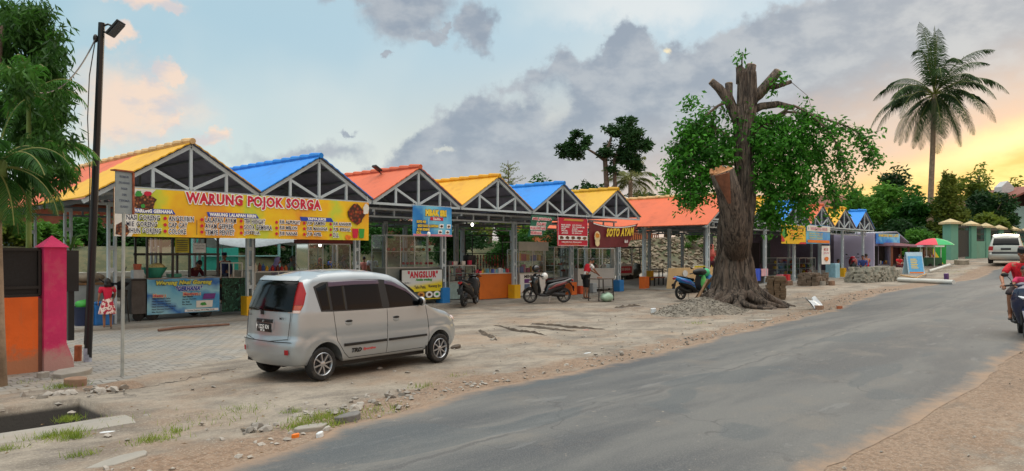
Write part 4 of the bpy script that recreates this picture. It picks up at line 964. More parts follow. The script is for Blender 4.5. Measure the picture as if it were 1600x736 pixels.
# ---- the pale SUV far up the road
spec2 = dict(wb=2.6, hw=.88, top=[(-.6, 1.55), (-.4, 1.66), (.0, 1.72), (1.2, 1.72), (1.6, 1.60), (2.1, 1.25), (2.4, 1.12), (2.9, 1.02), (3.2, .8)], paint=mat('beige car paint', (190, 188, 178), .35, .5, .05, 2, coat=.5), spokes=6,
    rear=lambda rpatch, gl, bt, car, rear: (rpatch(-.66, .66, 1.08, 1.5, .01, 'rear_window', gl, taper=.1), rpatch(-.25, .25, .80, .92, .014, 'number_plate', bt), rpatch(-.7, .7, .58, .70, .03, 'bumper_pad', bt)),
    side=[([(.0, 1.02), (2.1, 1.02)], [(-.05, 1.42), (1.6, 1.46)], .006, 'side_window', 'g')], lines=[[(1.1, .3), (1.1, 1.0)]], tail=[(.78, 1.02, 'r'), (.70, .78, 'c')], tailw=[(.6, .2), (1.1, .2)])
suv = build_car('parked_suv', 'pale beige SUV seen from behind beside the green wall', wp(1572, 412, 47), R(8), spec2)[0]; suv.scale = (1.08, 1.08, 1.08)
# ================================================================ SCOOTERS
def scooter(name, label, loc, rz, paint, accent, seatm=blackp, lean=.07, front='sport', stand=True):
    t = thing(name, label, 'scooter', loc, rz); t.rotation_euler = (R(-3) if stand else 0, 0, rz)
    FW, RWx = .63, -.63; wr = .27
    for wx, wd in ((FW, .045), (RWx, .055)):
        q = MB(); q.lathe([(wr-.075, -wd*.6), (wr-.045, -wd), (wr-.012, -wd*.8), (wr, 0), (wr-.012, wd*.8), (wr-.045, wd), (wr-.075, wd*.6)], (wx, 0, wr), 'y', 32); wh = q.build('wheel', rubber, t, smooth=True)
        q = MB(); q.lathe([(wr-.075, -wd*.7), (wr-.062, -wd*.75), (wr-.062, wd*.75), (wr-.075, wd*.7), (wr-.09, 0), (wr-.075, -wd*.7)], (wx, 0, wr), 'y', 32)
        for k in range(6):
            a = k*math.pi/3; q.bar((wx, 0, wr), (wx+(wr-.08)*math.cos(a), 0, wr+(wr-.08)*math.sin(a)), .02, .028, up=(0, 1, 0))
        q.lathe([(0, -.05), (.045, -.05), (.045, .05), (0, .05)], (wx, 0, wr), 'y', 14); q.build('rim', chrome if accent is None else mat('scooter rim', (96, 98, 100), .4, .6, .1), wh, smooth=True)
    for sg in (-1, 1):
        q = MB(); q.tube([(FW, sg*.075, wr), (FW-.07, sg*.075, .48), (FW-.13, sg*.06, .66)], .022, 8); q.build('fork', blackp, t, smooth=True)
    q = MB(); q.tube([(FW+.30*math.cos(a), 0, wr+.30*math.sin(a)) for a in (R(20), R(50), R(80), R(110), R(150))], [(.05, .01), (.075, .016), (.08, .02), (.075, .016), (.05, .01)], 10); q.build('front_fender', paint, t, smooth=True)
    q = MB(); q.tube([(.36, 0, .30), (.43, 0, .45), (.47, 0, .60), (.50, 0, .74), (.47, 0, .90), (.42, 0, .98)], [(.12, .08), (.18, .12), (.23, .13), (.24, .15), (.20, .15), (.09, .08)], 16, up=(1, 0, 0)); q.build('front_panel', paint, t, smooth=True)
    q = MB(); q.tube([(.58, -.13, .80), (.63, -.06, .77), (.645, 0, .76), (.63, .06, .77), (.58, .13, .80)], [(.02, .015), (.04, .03), (.045, .03), (.04, .03), (.02, .015)], 10); q.build('headlight', mat('lamp lens', (210, 215, 220), .1, coat=1), t, smooth=True)
    for sg in (-1, 1):
        q = MB(); q.tube([(.60, sg*.07, .68), (.55, sg*.15, .60), (.48, sg*.19, .50)], [(.012, .03), (.014, .045), (.01, .02)], 8); q.build('side_fin', paint, t, smooth=True)
    q = MB(); q.tube([(.30, -.33, .97), (.37, -.16, 1.0), (.41, 0, .98), (.37, .16, 1.0), (.30, .33, .97)], [.013, .015, .03, .015, .013], 10); q.build('handlebar', blackp, t, smooth=True)
    q = MB(); q.ell((.42, 0, 1.0), (.10, .16, .06), 14, 8); q.build('handlebar_cover', paint, t, smooth=True)
    for sg in (-1, 1):
        q = MB(); q.tube([(.27, sg*.36, .965), (.33, sg*.25, .985)], .02, 8); q.build('grip', blackp, t, smooth=True)
        q = MB(); q.tube([(.36, sg*.2, 1.0), (.38, sg*.23, 1.10), (.36, sg*.29, 1.17)], .007, 6); q.ell((.345, sg*.32, 1.185), (.02, .065, .04), 12, 6); q.build('mirror', blackp, t, smooth=True)
    q = MB(); q.tube([(.40, 0, .34), (.25, 0, .29), (.05, 0, .29), (-.12, 0, .33)], [(.14, .05), (.17, .05), (.16, .06), (.14, .08)], 14); q.build('floorboard', blackp, t, smooth=True)
    q = MB(); q.tube([(.02, 0, .40), (-.08, 0, .56), (-.28, 0, .66), (-.55, 0, .72), (-.80, 0, .80), (-.93, 0, .86)], [(.14, .12), (.17, .17), (.18, .15), (.165, .12), (.12, .08), (.04, .03)], 16); q.build('rear_body', paint, t, smooth=True)
    for sg in (-1, 1):
        q = MB(); q.tube([(-.0, sg*.15, .50), (-.3, sg*.183, .64), (-.6, sg*.16, .72), (-.84, sg*.075, .80)], [(.010, .02), (.012, .045), (.012, .04), (.008, .015)], 8); q.build('side_stripe', accent or paint, t, smooth=True)
    q = MB(); q.tube([(.10, 0, .33), (-.05, 0, .40), (-.22, 0, .50), (-.48, 0, .56), (-.66, 0, .62)], [(.16, .08), (.165, .14), (.165, .14), (.14, .10), (.06, .04)], 14); q.build('side_cover', blackp, t, smooth=True)
    q = MB(); q.tube([(.33, 0, .28), (.30, 0, .45), (.35, 0, .62), (.38, 0, .78), (.37, 0, .92)], [(.13, .05), (.19, .06), (.21, .06), (.19, .07), (.12, .06)], 14, up=(1, 0, 0)); q.build('leg_shield', blackp, t, smooth=True)
    q = MB(); q.tube([(.06, 0, .70), (-.02, 0, .765), (-.25, 0, .79), (-.42, 0, .825), (-.62, 0, .86), (-.80, 0, .89)], [(.07, .02), (.13, .045), (.15, .05), (.14, .05), (.115, .045), (.05, .02)], 14); q.build('seat', seatm, t, smooth=True)
    q = MB(); q.tube([(.0, 0, .36), (-.2, 0, .33), (-.45, .02, .30), (-.66, .04, .28)], [(.10, .07), (.11, .10), (.10, .09), (.07, .07)], 12); q.build('engine', mat('engine metal', (60, 60, 62), .5, .5, .2), t, smooth=True)
    q = MB(); q.tube([(-.15, -.12, .25), (-.35, -.15, .27), (-.55, -.16, .34), (-.86, -.17, .43)], [.02, .04, .055, .05], 12); q.build('exhaust', mat('dark exhaust', (50, 50, 52), .4, .5), t, smooth=True)
    q = MB(); q.tube([(-.88, 0, .83), (-.95, 0, .80), (-.97, 0, .76)], [(.06, .03), (.08, .04), (.04, .01)], 10); q.build('tail_light', mat('tail lamp red', (150, 14, 22)), t, smooth=True)
    q = MB(); q.tube([(-.84, 0, .72), (-.96, 0, .58), (-1.0, 0, .42)], [(.06, .02), (.07, .015), (.08, .008)], 8); q.build('rear_fender', blackp, t, smooth=True)
    q = MB(); q.box((-.985, 0, .56), (.008, .2, .1), Matrix.Rotation(R(15), 3, 'Y')); q.build('number_plate', mat('black number plate', (16, 16, 18)), t)
    if stand:
        q = MB(); q.tube([(-.1, .12, .28), (.02, .22, .02)], .012, 6); q.build('side_stand', chrome, t)
    return t
bk = mat('gloss black paint', (16, 16, 19), .15, 0, 0, coat=1); crim = mat('crimson accent', (110, 20, 32), .25, coat=1)
def two(pa, pb, off=.0):
    a = gp(*pa); b = gp(*pb); m = (a+b)/2; m.z = gz(m.x, m.y)+.0; return m, math.atan2(b.y-a.y, b.x-a.x), (b-a).length
m_, rz_, L_ = two((716, 482), (752, 476)); m_.z = .03
scooter('parked_scooter', 'glossy black scooter facing away between the red fruit stall and orange counter', m_, R(28), bk, bk)
m_, rz_, L_ = two((882, 474), (827, 475)); m_.z = .03
s2 = scooter('parked_scooter', 'black scooter with red tail panel and a white helmet on it', m_, rz_, bk, crim)
m_, rz_, L_ = two((1056, 471), (1108, 466)); m_.z = gz(m_.x, m_.y)+.02
scooter('parked_scooter', 'blue scooter with black seat parked against the lopped tree', m_, rz_, mat('sky blue paint', (44, 140, 220), .25, 0, 0, coat=1), mat('violet blue paint', (70, 90, 190), .25, coat=1))
def helmet(label, loc, m, rz=0):
    t = thing('helmet', label, 'helmet', loc, rz)
    q = MB(); q.ell((0, 0, 0), (.15, .125, .14), 18, 10, z0=-.75); q.build('shell', m, t, smooth='all')
    q = MB(); q.ell((.02, 0, .01), (.14, .122, .07), 14, 6, z0=-.6, z1=.6); q.build('visor', mat('tinted car glass', (14, 16, 20)), t, smooth='all'); return t
# world position of a point on scooter 2
bpy.context.view_layer.update()
M2 = s2.matrix_world
helmet('white half helmet resting on the seat front of the black scooter', M2 @ Vector((.10, -.02, .95)), mat('gloss white', (226, 226, 222), .2, coat=1), rz_+1)
helmet('black full face helmet hanging on the handlebar of the black scooter', M2 @ Vector((.42, -.05, 1.22)), bk, rz_)
# ================================================================ PEOPLE
def skinmesh(pts, edges, rad, sub=1):
    me = bpy.data.meshes.new('s'); me.from_pydata([tuple(p) for p in pts], edges, []); o = bpy.data.objects.new('s', me); C.objects.link(o)
    md = o.modifiers.new('s', 'SKIN'); md.use_smooth_shade = True; md.branch_smoothing = .3
    for i, r_ in enumerate(rad): me.skin_vertices[0].data[i].radius = r_ if isinstance(r_, tuple) else (r_, r_)
    me.skin_vertices[0].data[0].use_root = True
    if sub: sb = o.modifiers.new('u', 'SUBSURF'); sb.levels = sub; sb.render_levels = sub
    dg = bpy.context.evaluated_depsgraph_get(); dg.update(); m2 = bpy.data.meshes.new_from_object(o.evaluated_get(dg)); bpy.data.objects.remove(o)
    return m2
def meshobj(name, me, m, parent):
    me.materials.clear(); me.materials.append(m); me.polygons.foreach_set('use_smooth', [True]*len(me.polygons)); o = bpy.data.objects.new(name, me); C.objects.link(o); o.parent = parent; return o
STAND = dict(pelvis=(0, 0, .93), spine=(0, 0, 1.10), chest=(.0, 0, 1.30), neck=(0, 0, 1.44), head=(.02, 0, 1.58), shr=(0, -.19, 1.385), elr=(-.02, -.235, 1.11), wrr=(.06, -.24, .87), shl=(0, .19, 1.385), ell=(-.02, .235, 1.11), wrl=(.06, .24, .87),
             hpr=(0, -.09, .88), knr=(.02, -.10, .49), anr=(-.02, -.10, .08), hpl=(0, .09, .88), knl=(.02, .10, .49), anl=(-.02, .10, .08), tor=(.14, -.11, .03), tol=(.14, .11, .03))
def pose(**k): d = dict(STAND); d.update(k); return d
def person(label, loc, rz, ht=1.65, p=None, shirt=(200, 200, 200), pants=(40, 40, 50), sleeves='short', legs='long', hair='short', scarf=None, hat=None, feet=True, sk=None, extra=None, build_=1.0, group=None, sub=1, curl=.6):
    p = p or STAND; t = thing('person', label, 'person', loc, rz, group); sc_ = ht/1.70; t.scale = (sc_, sc_, sc_); sk = sk or skin
    J = {k: Vector(v) for k, v in p.items()}; B = build_
    names = ['pelvis', 'spine', 'chest', 'neck', 'shr', 'elr', 'wrr', 'shl', 'ell', 'wrl', 'hpr', 'knr', 'anr', 'hpl', 'knl', 'anl', 'tor', 'tol']
    rad = dict(pelvis=(.125*B, .10*B), spine=(.115*B, .085*B), chest=(.14*B, .10*B), neck=.052, shr=.055, elr=.040, wrr=.026, shl=.055, ell=.040, wrl=.026, hpr=.085*B, knr=.056, anr=.036, hpl=.085*B, knl=.056, anl=.036, tor=.03, tol=.03)
    ed = [('pelvis', 'spine'), ('spine', 'chest'), ('chest', 'neck'), ('chest', 'shr'), ('shr', 'elr'), ('elr', 'wrr'), ('chest', 'shl'), ('shl', 'ell'), ('ell', 'wrl'), ('pelvis', 'hpr'), ('hpr', 'knr'), ('knr', 'anr'), ('pelvis', 'hpl'), ('hpl', 'knl'), ('knl', 'anl'), ('anr', 'tor'), ('anl', 'tol')]
    ix = {n_: i for i, n_ in enumerate(names)}
    # body
    pts = [J[n_] for n_ in names]; body = skinmesh(pts, [(ix[a], ix[b]) for a, b in ed], [rad[n_] for n_ in names], sub)
    bm = bmesh.new(); bm.from_mesh(body); q = MB()
    H = J['head']; N_ = J['neck']; up = (H-N_).normalized(); f = Vector(p.get('face', (1, 0, 0))); f = (f-up*f.dot(up)).normalized(); sd = up.cross(f)
    Mx = Matrix((f, sd, up)).transposed(); hp = lambda x, y, z: H+Mx @ Vector((x, y, z))
    q.tube([N_-up*.02, N_+up*.06], [.05, .048], 10)
    q.ell(H+up*.015, (.092, .074, .112), 16, 10, Mx); q.ell(hp(.028, 0, -.055), (.055, .05, .055), 12, 8, Mx); q.ell(hp(.095, 0, -.01), (.016, .012, .022), 8, 6, Mx)
    q.ell(hp(0, .075, 0), (.018, .01, .028), 8, 6, Mx); q.ell(hp(0, -.075, 0), (.018, .01, .028), 8, 6, Mx)
    for s_ in ('r', 'l'):
        e_, w_ = J['el'+s_], J['wr'+s_]; dr = (w_-e_).normalized(); sgn = -1 if s_ == 'r' else 1
        pn = Vector(p.get('palm'+s_, (0, -sgn, 0))); pn = (pn-dr*pn.dot(dr)); pn = pn.normalized() if pn.length > .1 else Vector((0, 0, 1)); ac = dr.cross(pn)
        q.tube([w_-dr*.015, w_+dr*.03, w_+dr*.085], [(.022, .018), (.036, .016), (.040, .013)], 10, up=pn)
        for k in range(4):
            o_ = ac*(-.028+.019*k); L = (.062, .074, .070, .055)[k]; b0 = w_+dr*.08+o_; b1 = b0+dr*L*.5+pn*L*.25*curl; b2 = b1+dr*L*.3*(1-curl*.7)+pn*L*.5*curl
            q.tube([b0, b1, b2], [.0095, .0085, .007], 6)
        th = w_+dr*.03-ac*.03; q.tube([th, th-ac*.025+dr*.03+pn*.01, th-ac*.022+dr*.055+pn*.03], [.012, .010, .008], 6)
    me2 = bpy.data.meshes.new('x'); me2.from_pydata(q.v, [], q.f); bm.from_mesh(me2); bm.to_mesh(body); bm.free(); bpy.data.meshes.remove(me2)
    bo = meshobj('body', body, sk, t)
    # eyes, brows and mouth
    for s_ in (-1, 1):
        q = MB(); q.ell(hp(.082, s_*.03, .012), (.010, .013, .007), 8, 5, Mx); q.build('eye', mat('eye white', (200, 196, 190), .3), bo, smooth='all')
        q = MB(); q.ell(hp(.090, s_*.03, .012), (.004, .006, .006), 6, 4, Mx); q.build('iris', mat('eye dark', (20, 16, 14), .3), bo, smooth='all')
        q = MB(); q.tube([hp(.088, s_*.015, .034), hp(.087, s_*.048, .034)], .004, 5); q.build('eyebrow', hairm, bo)
    q = MB(); q.tube([hp(.082, -.022, -.055), hp(.090, 0, -.052), hp(.082, .022, -.055)], .005, 5); q.build('mouth', mat('lips', (120, 60, 54), .5), bo)
    # shirt
    def shell(nm, keys, es, grow, m, cut=None):
        ns = keys; id_ = {n_: i for i, n_ in enumerate(ns)}; P = []; Rr = []
        for n_ in ns:
            P.append(J2[n_]); r_ = R2[n_]; Rr.append(tuple(x+grow for x in r_) if isinstance(r_, tuple) else r_+grow)
        return meshobj(nm, skinmesh(P, [(id_[a], id_[b]) for a, b in es], Rr, sub), m, t)
    J2 = dict(J); R2 = dict(rad); lp = lambda a, b, k: a+(b-a)*k
    for s_ in ('r', 'l'):
        J2['sl'+s_] = lp(J['sh'+s_], J['el'+s_], .75); R2['sl'+s_] = .052; J2['fw'+s_] = lp(J['el'+s_], J['wr'+s_], .92); R2['fw'+s_] = .032; J2['th'+s_] = lp(J['hp'+s_], J['kn'+s_], .8); R2['th'+s_] = .075; J2['ak'+s_] = lp(J['kn'+s_], J['an'+s_], .93); R2['ak'+s_] = .052
        J2['cf'+s_] = lp(J['kn'+s_], J['an'+s_], .1); R2['cf'+s_] = .07
    J2['col'] = lp(J['chest'], J['neck'], .72); R2['col'] = (.075, .06); J2['hem'] = lp(J['pelvis'], J['spine'], -.25); R2['hem'] = (.125*B, .10*B)
    sm2 = shirt if not isinstance(shirt, tuple) else mat('cloth %d %d %d' % shirt, shirt, .85, 0, .12, 5, .2, 30)
    pm2 = mat('cloth %d %d %d' % pants, pants, .85, 0, .12, 5, .2, 30)
    ks = ['spine', 'hem', 'chest', 'col', 'shr', 'shl', 'slr', 'sll']; es = [('spine', 'hem'), ('spine', 'chest'), ('chest', 'col'), ('chest', 'shr'), ('chest', 'shl'), ('shr', 'slr'), ('shl', 'sll')]
    if sleeves == 'long':
        ks = ['spine', 'hem', 'chest', 'col', 'shr', 'shl', 'elr', 'ell', 'fwr', 'fwl']; es = es[:5]+[('shr', 'elr'), ('shl', 'ell'), ('elr', 'fwr'), ('ell', 'fwl')]
    if sleeves == 'none': ks = ks[:6]; es = es[:5]
    sh = shell('shirt', ks, es, .018, sm2)
    if legs == 'long': shell('trousers', ['pelvis', 'hpr', 'hpl', 'knr', 'knl', 'akr', 'akl'], [('pelvis', 'hpr'), ('pelvis', 'hpl'), ('hpr', 'knr'), ('hpl', 'knl'), ('knr', 'akr'), ('knl', 'akl')], .015, pm2)
    elif legs == 'short': shell('shorts', ['pelvis', 'hpr', 'hpl', 'knr', 'knl', 'cfr', 'cfl'], [('pelvis', 'hpr'), ('pelvis', 'hpl'), ('hpr', 'knr'), ('hpl', 'knl'), ('knr', 'cfr'), ('knl', 'cfl')], .018, pm2)
    if hair == 'short':
        q = MB(); q.ell(H+up*.028-f*.008, (.096, .082, .112), 16, 8, Mx, z0=.12); q.build('hair', hairm, t, smooth='all')
        q = MB(); q.ell(H-f*.022+up*.0, (.082, .079, .085), 14, 6, Mx, z0=-.4, z1=.7); q.build('back_hair', hairm, t, smooth='all')
    if hair == 'bob':
        q = MB(); q.ell(H-f*.025+up*.005, (.105, .10, .13), 16, 10, Mx, z0=-.85); q.tube([H-f*.04-up*.02, H-f*.06-up*.16], [(.10, .06), (.115, .05)], 12); q.build('hair', hairm, t, smooth='all')
    if scarf:
        sm3 = mat('cloth %d %d %d' % scarf, scarf, .85, 0, .12, 5, .2, 30)
        q = MB(); q.ell(H-f*.018+up*.015, (.105, .098, .13), 16, 10, Mx); q.tube([H-up*.05-f*.02, N_-f*.01, N_-up*.1, N_-up*.26], [(.09, .085), (.10, .09), (.19, .13), (.235, .16)], 14, up=f); q.build('headscarf', sm3, t, smooth='all')
        # the face shows through the opening
        q = MB(); q.ell(hp(.055, 0, -.002), (.045, .058, .075), 12, 8, Mx); q.build('face', sk, t, smooth='all')
    if hat: q = MB(); q.lathe([(0, .155), (.07, .15), (.092, .135), (.096, .06), (.09, .055)], (0, 0, 0), 'z', 18); q.v = [tuple(H+Mx @ (Vector(v)-Vector((0, 0, .015)))) for v in q.v]; q.build('cap', mat('cloth %d %d %d' % hat, hat, .85), t, smooth=True)
    for s_ in ('r', 'l'):
        if feet: q = MB(); a, b = J['an'+s_], J['to'+s_]; dd = (b-a); dd.z = 0; dd = dd.normalized(); q.tube([a-dd*.06+Vector((0, 0, -.055)), a+dd*.06+Vector((0, 0, -.055)), a+dd*.19+Vector((0, 0, -.06))], [(.035, .018), (.045, .02), (.035, .015)], 10); q.build('sandal', mat('sandal rubber', (60, 50, 46), .8), t, smooth='all')
    if extra: extra(t, J, q)
    return t
# girl in the floral skirt
def skirt(t, J, _):
    q = MB(); n = 30; prof = [(.13, 1.02), (.17, .92), (.215, .78), (.25, .62), (.27, .52), (.262, .50)]
    q.lathe(prof, (0, 0, 0), 'z', n); q.v = [(x*.85*(1+.05*math.sin(9*math.atan2(y, x))*(1.1-z)*2), y*(1+.05*math.cos(9*math.atan2(y, x))*(1.1-z)*2), z) for x, y, z in q.v]
    m = bpy.data.materials.new('floral cotton'); m.use_nodes = True; T_ = NT(m.node_tree); b = m.node_tree.nodes['Principled BSDF']; tx = T_.n('ShaderNodeTexCoord').outputs['Object']
    c = T_.mix(T_.sm(T_.noise(tx, 11, 2), .5, .54), lin((226, 206, 196)), lin((176, 36, 62))); c = T_.mix(T_.sm(T_.noise(tx, 17, 2), .6, .63), c, lin((120, 60, 50))); T_.inp(b, 'Base Color', c); b.inputs['Roughness'].default_value = .9
    q.build('skirt', m, t, smooth='all')
gpos = wp(168, 517, 17.0); gpos.z = .045
toL = lambda px: 0
FAR = R(75)     # facing away from the street
person('small girl with black bob in red top and floral skirt standing by the wok stove', (gpos.x, gpos.y, .05), R(80), 1.16, p=pose(elr=(.05, -.24, 1.15), wrr=(.2, -.22, 1.0), ell=(-.02, .25, 1.12), wrl=(.03, .27, .90), neck=(.0, 0, 1.42), head=(.02, 0, 1.57)), shirt=(196, 24, 60), pants=(150, 102, 76), legs=None, hair='bob', extra=skirt, sk=skin)
# man at the small table
mp = gp(915, 469)
def sash(t, J, _):
    q = MB(); c = J['chest']; q.tube([c+Vector((-.06, 0, -.20)), c+Vector((-.02, 0, -.03)), c+Vector((.03, 0, .07))], [(.165, .115), (.172, .122), (.155, .115)], 16, caps=False, up=(1, 0, 0)); q.build('red_panel', mat('cloth 196 24 44', (196, 24, 44), .85), t, smooth='all')
MZ = mp; mz = .05
person('man in red and white t-shirt and black shorts bending over a bare table', (mp.x, mp.y, mz), R(-22), 1.66, p=pose(spine=(.03, 0, 1.09), chest=(.12, 0, 1.27), neck=(.21, 0, 1.39), head=(.30, 0, 1.49), face=(.6, 0, -.7), shr=(.15, -.18, 1.34), elr=(.28, -.23, 1.12), wrr=(.50, -.12, .98), shl=(.17, .18, 1.34), ell=(.33, .22, 1.14), wrl=(.54, .10, 1.0), palmr=(0, .3, -1), palml=(0, -.3, -1)),
       shirt=(220, 216, 212), pants=(24, 24, 28), legs='short', extra=sash)
# the two people riding the scooter towards us on the right
rp = wp(1604, 531, 13.6); rp.z = gz(rp.x, rp.y)+.015
hdg = math.atan2(-rp.y-.15*0, -rp.x)+R(4)
sct = scooter('moving_scooter', 'dark blue scooter ridden towards the camera by a man and child', Vector((rp.x, rp.y, rp.z))-Vector((math.cos(hdg), math.sin(hdg), 0))*.63+Vector((.0, 0, 0)), hdg, mat('deep blue paint', (28, 32, 62), .2, 0, 0, coat=1), mat('lilac accent', (120, 110, 190), .25, coat=1), stand=False)
q = MB()
for sg in (1,): q.ell((.645, sg*.085, .735), (.03, .035, .022), 12, 8)
q.build('lit_lamp', mat('lit headlight', (255, 236, 220), .3, emit=4), sct, smooth='all')
ride = pose(pelvis=(-.28, 0, .93), spine=(-.27, 0, 1.10), chest=(-.22, 0, 1.30), neck=(-.19, 0, 1.44), head=(-.15, 0, 1.575), shr=(-.20, -.2, 1.37), elr=(.0, -.36, 1.13), wrr=(.24, -.34, 1.0), shl=(-.20, .2, 1.37), ell=(.0, .36, 1.13), wrl=(.24, .34, 1.0),
            hpr=(-.24, -.11, .90), knr=(.20, -.24, .84), anr=(.12, -.22, .40), hpl=(-.24, .11, .90), knl=(.20, .24, .84), anl=(.12, .22, .40), tor=(.27, -.23, .36), tol=(.27, .23, .36), palmr=(0, 0, -1), palml=(0, 0, -1))
person('man in red batik shirt and black cap riding the scooter on the right', sct.location, hdg, 1.70, p=ride, shirt=mat('red batik', (190, 16, 34), .8, 0, .35, 30), pants=(58, 50, 52), legs='short', hat=(22, 22, 26), build_=1.05, curl=1.0)
kid = {k: (v[0], v[1], v[2]) for k, v in ride.items()}
kid = pose(pelvis=(.02, 0, 1.08), spine=(.04, 0, 1.24), chest=(.06, 0, 1.42), neck=(.07, 0, 1.55), head=(.09, 0, 1.70), shr=(.06, -.17, 1.49), elr=(.2, -.24, 1.32), wrr=(.36, -.14, 1.25), shl=(.06, .17, 1.49), ell=(.2, .24, 1.32), wrl=(.36, .14, 1.25),
           hpr=(.05, -.1, 1.05), knr=(.32, -.17, .95), anr=(.28, -.16, .60), hpl=(.05, .1, 1.05), knl=(.32, .17, .95), anl=(.28, .16, .60), tor=(.4, -.16, .56), tol=(.4, .16, .56))
person('small child in pink top seated in front of the scooter rider', sct.location+Vector((0, 0, .04)), hdg, 1.22, p=kid, shirt=(206, 60, 100), pants=(60, 70, 110), legs='short', curl=1.0)
# people among the stalls
SP = dict
def at(px, d, z=.1): return (S(px, d), d, z)
PF = 'people among the stalls'
sit = pose(pelvis=(0, 0, .52), spine=(.0, 0, .70), chest=(.04, 0, .90), neck=(.05, 0, 1.04), head=(.08, 0, 1.18), shr=(.04, -.19, .985), elr=(.10, -.24, .75), wrr=(.30, -.14, .68), shl=(.04, .19, .985), ell=(.10, .24, .75), wrl=(.30, .14, .68), hpr=(.04, -.09, .50), knr=(.42, -.12, .50), anr=(.42, -.12, .08), hpl=(.04, .09, .50), knl=(.42, .12, .50), anl=(.42, .12, .08), tor=(.56, -.12, .03), tol=(.56, .12, .03))
reach = pose(elr=(.12, -.24, 1.16), wrr=(.34, -.16, 1.10), ell=(.12, .24, 1.16), wrl=(.34, .16, 1.06), face=(1, 0, -.25), neck=(.04, 0, 1.43), head=(.09, 0, 1.55))
person('woman in lilac headscarf and purple blouse standing behind the silver car roof', at(430, 20.6), R(-50), 1.60, p=reach, shirt=(116, 112, 160), pants=(70, 66, 96), sleeves='long', scarf=(150, 146, 200), build_=1.2)
person('cook in dark maroon shirt bending over behind the blue bannered food cart', at(300, 21.1), R(-70), 1.60, p=pose(chest=(.10, 0, 1.25), neck=(.2, 0, 1.36), head=(.28, 0, 1.46), shr=(.1, -.2, 1.32), shl=(.1, .2, 1.32), elr=(.22, -.26, 1.1), ell=(.22, .26, 1.1), wrr=(.42, -.16, 1.08), wrl=(.42, .16, 1.08), face=(.7, 0, -.7)), shirt=(92, 34, 52), pants=(40, 36, 40), sleeves='long', build_=1.15)
person('man in white t-shirt seen from behind walking between the posts', at(582, 27), R(70), 1.66, shirt=(206, 214, 226), pants=(34, 36, 60), legs='short')
person('person in pink shirt walking beside the man in white t-shirt', at(569, 27.6), R(60), 1.58, shirt=(214, 140, 132), pants=(120, 104, 90), legs='long')
person('person in white shirt half hidden behind the lattice post left of the pink shirt', at(558, 28.4), R(100), 1.6, shirt=(196, 206, 210), pants=(60, 60, 70))
person('dark haired man in grey shirt standing behind the glass drinks case', at(534, 25.5), R(-60), 1.66, p=reach, shirt=(96, 106, 126), pants=(40, 44, 56))
person('person in salmon headscarf behind the potted yellow flowers', at(500, 27), R(-80), 1.5, shirt=(150, 60, 60), pants=(60, 50, 60), sleeves='long', scarf=(190, 92, 82))
person('person in bright blue shirt far behind the glass drinks case', at(519, 30), R(-90), 1.62, shirt=(40, 80, 180), pants=(40, 40, 50))
person('man in navy shirt and cap standing behind the food cart on the right', at(351, 26.5), R(-140), 1.72, shirt=(34, 44, 86), pants=(36, 40, 60), hat=(26, 30, 60), sleeves='long')
person('person in dark green top sitting low behind the food cart', at(339, 24.5), R(-80), 1.6, p=sit, shirt=(60, 74, 66), pants=(40, 40, 46), sleeves='long')
person('workman in orange vest far behind the cart basin', at(261, 32), R(-60), 1.66, shirt=(230, 98, 30), pants=(50, 50, 60), sleeves='long')
person('person in neon yellow vest far behind the lamp pole', at(156, 33), R(-60), 1.7, shirt=(196, 214, 30), pants=(50, 60, 70))
person('person in grey top seen behind the seller of the glass drinks case', at(457, 24), R(200), 1.6, shirt=(120, 126, 128), pants=(70, 74, 80), sleeves='long', scarf=(110, 120, 120))
person('seller in pink shirt behind the glass counter beside the red fruit stall', at(718, 21.6), R(-80), 1.35, shirt=(196, 40, 80), pants=(50, 40, 60))
person('seller in dark shirt behind the tall case marked with drinks', at(846, 21.8), R(-60), 1.6, shirt=(40, 40, 48), pants=(40, 40, 46))
def atg(px, py, dz=.0): q_ = gp(px, py); q_.z += dz; return q_
person('seated woman in olive jacket in front of the lilac wall', wp(1308, 437, 44.5), R(-100), 1.62, p=sit, shirt=(78, 84, 62), pants=(36, 34, 40), sleeves='long')
person('person in red shirt sitting with back turned near the lilac kiosk', wp(1355, 430, 45), R(60), 1.7, p=sit, shirt=(200, 24, 36), pants=(40, 40, 60))
person('person in navy jacket beside the red shirted one near the lilac kiosk', wp(1348, 433, 43.5), R(-160), 1.7, p=sit, shirt=(44, 62, 120), pants=(40, 40, 60), sleeves='long')
person('person in red shirt sitting under the pink roofed stall', wp(1404, 427, 49), R(-120), 1.6, p=sit, shirt=(196, 30, 40), pants=(80, 24, 34))
person('second person in darker red under the pink roofed stall, nearer the signboard', wp(1412, 427, 50), R(-60), 1.6, p=sit, shirt=(150, 26, 36), pants=(80, 24, 34))
person('person in pink and orange scarf standing just left of the lopped tree trunk', wp(1112, 440, 32.5), R(200), 1.62, shirt=(190, 50, 60), pants=(80, 40, 50), sleeves='long', scarf=(226, 120, 110))
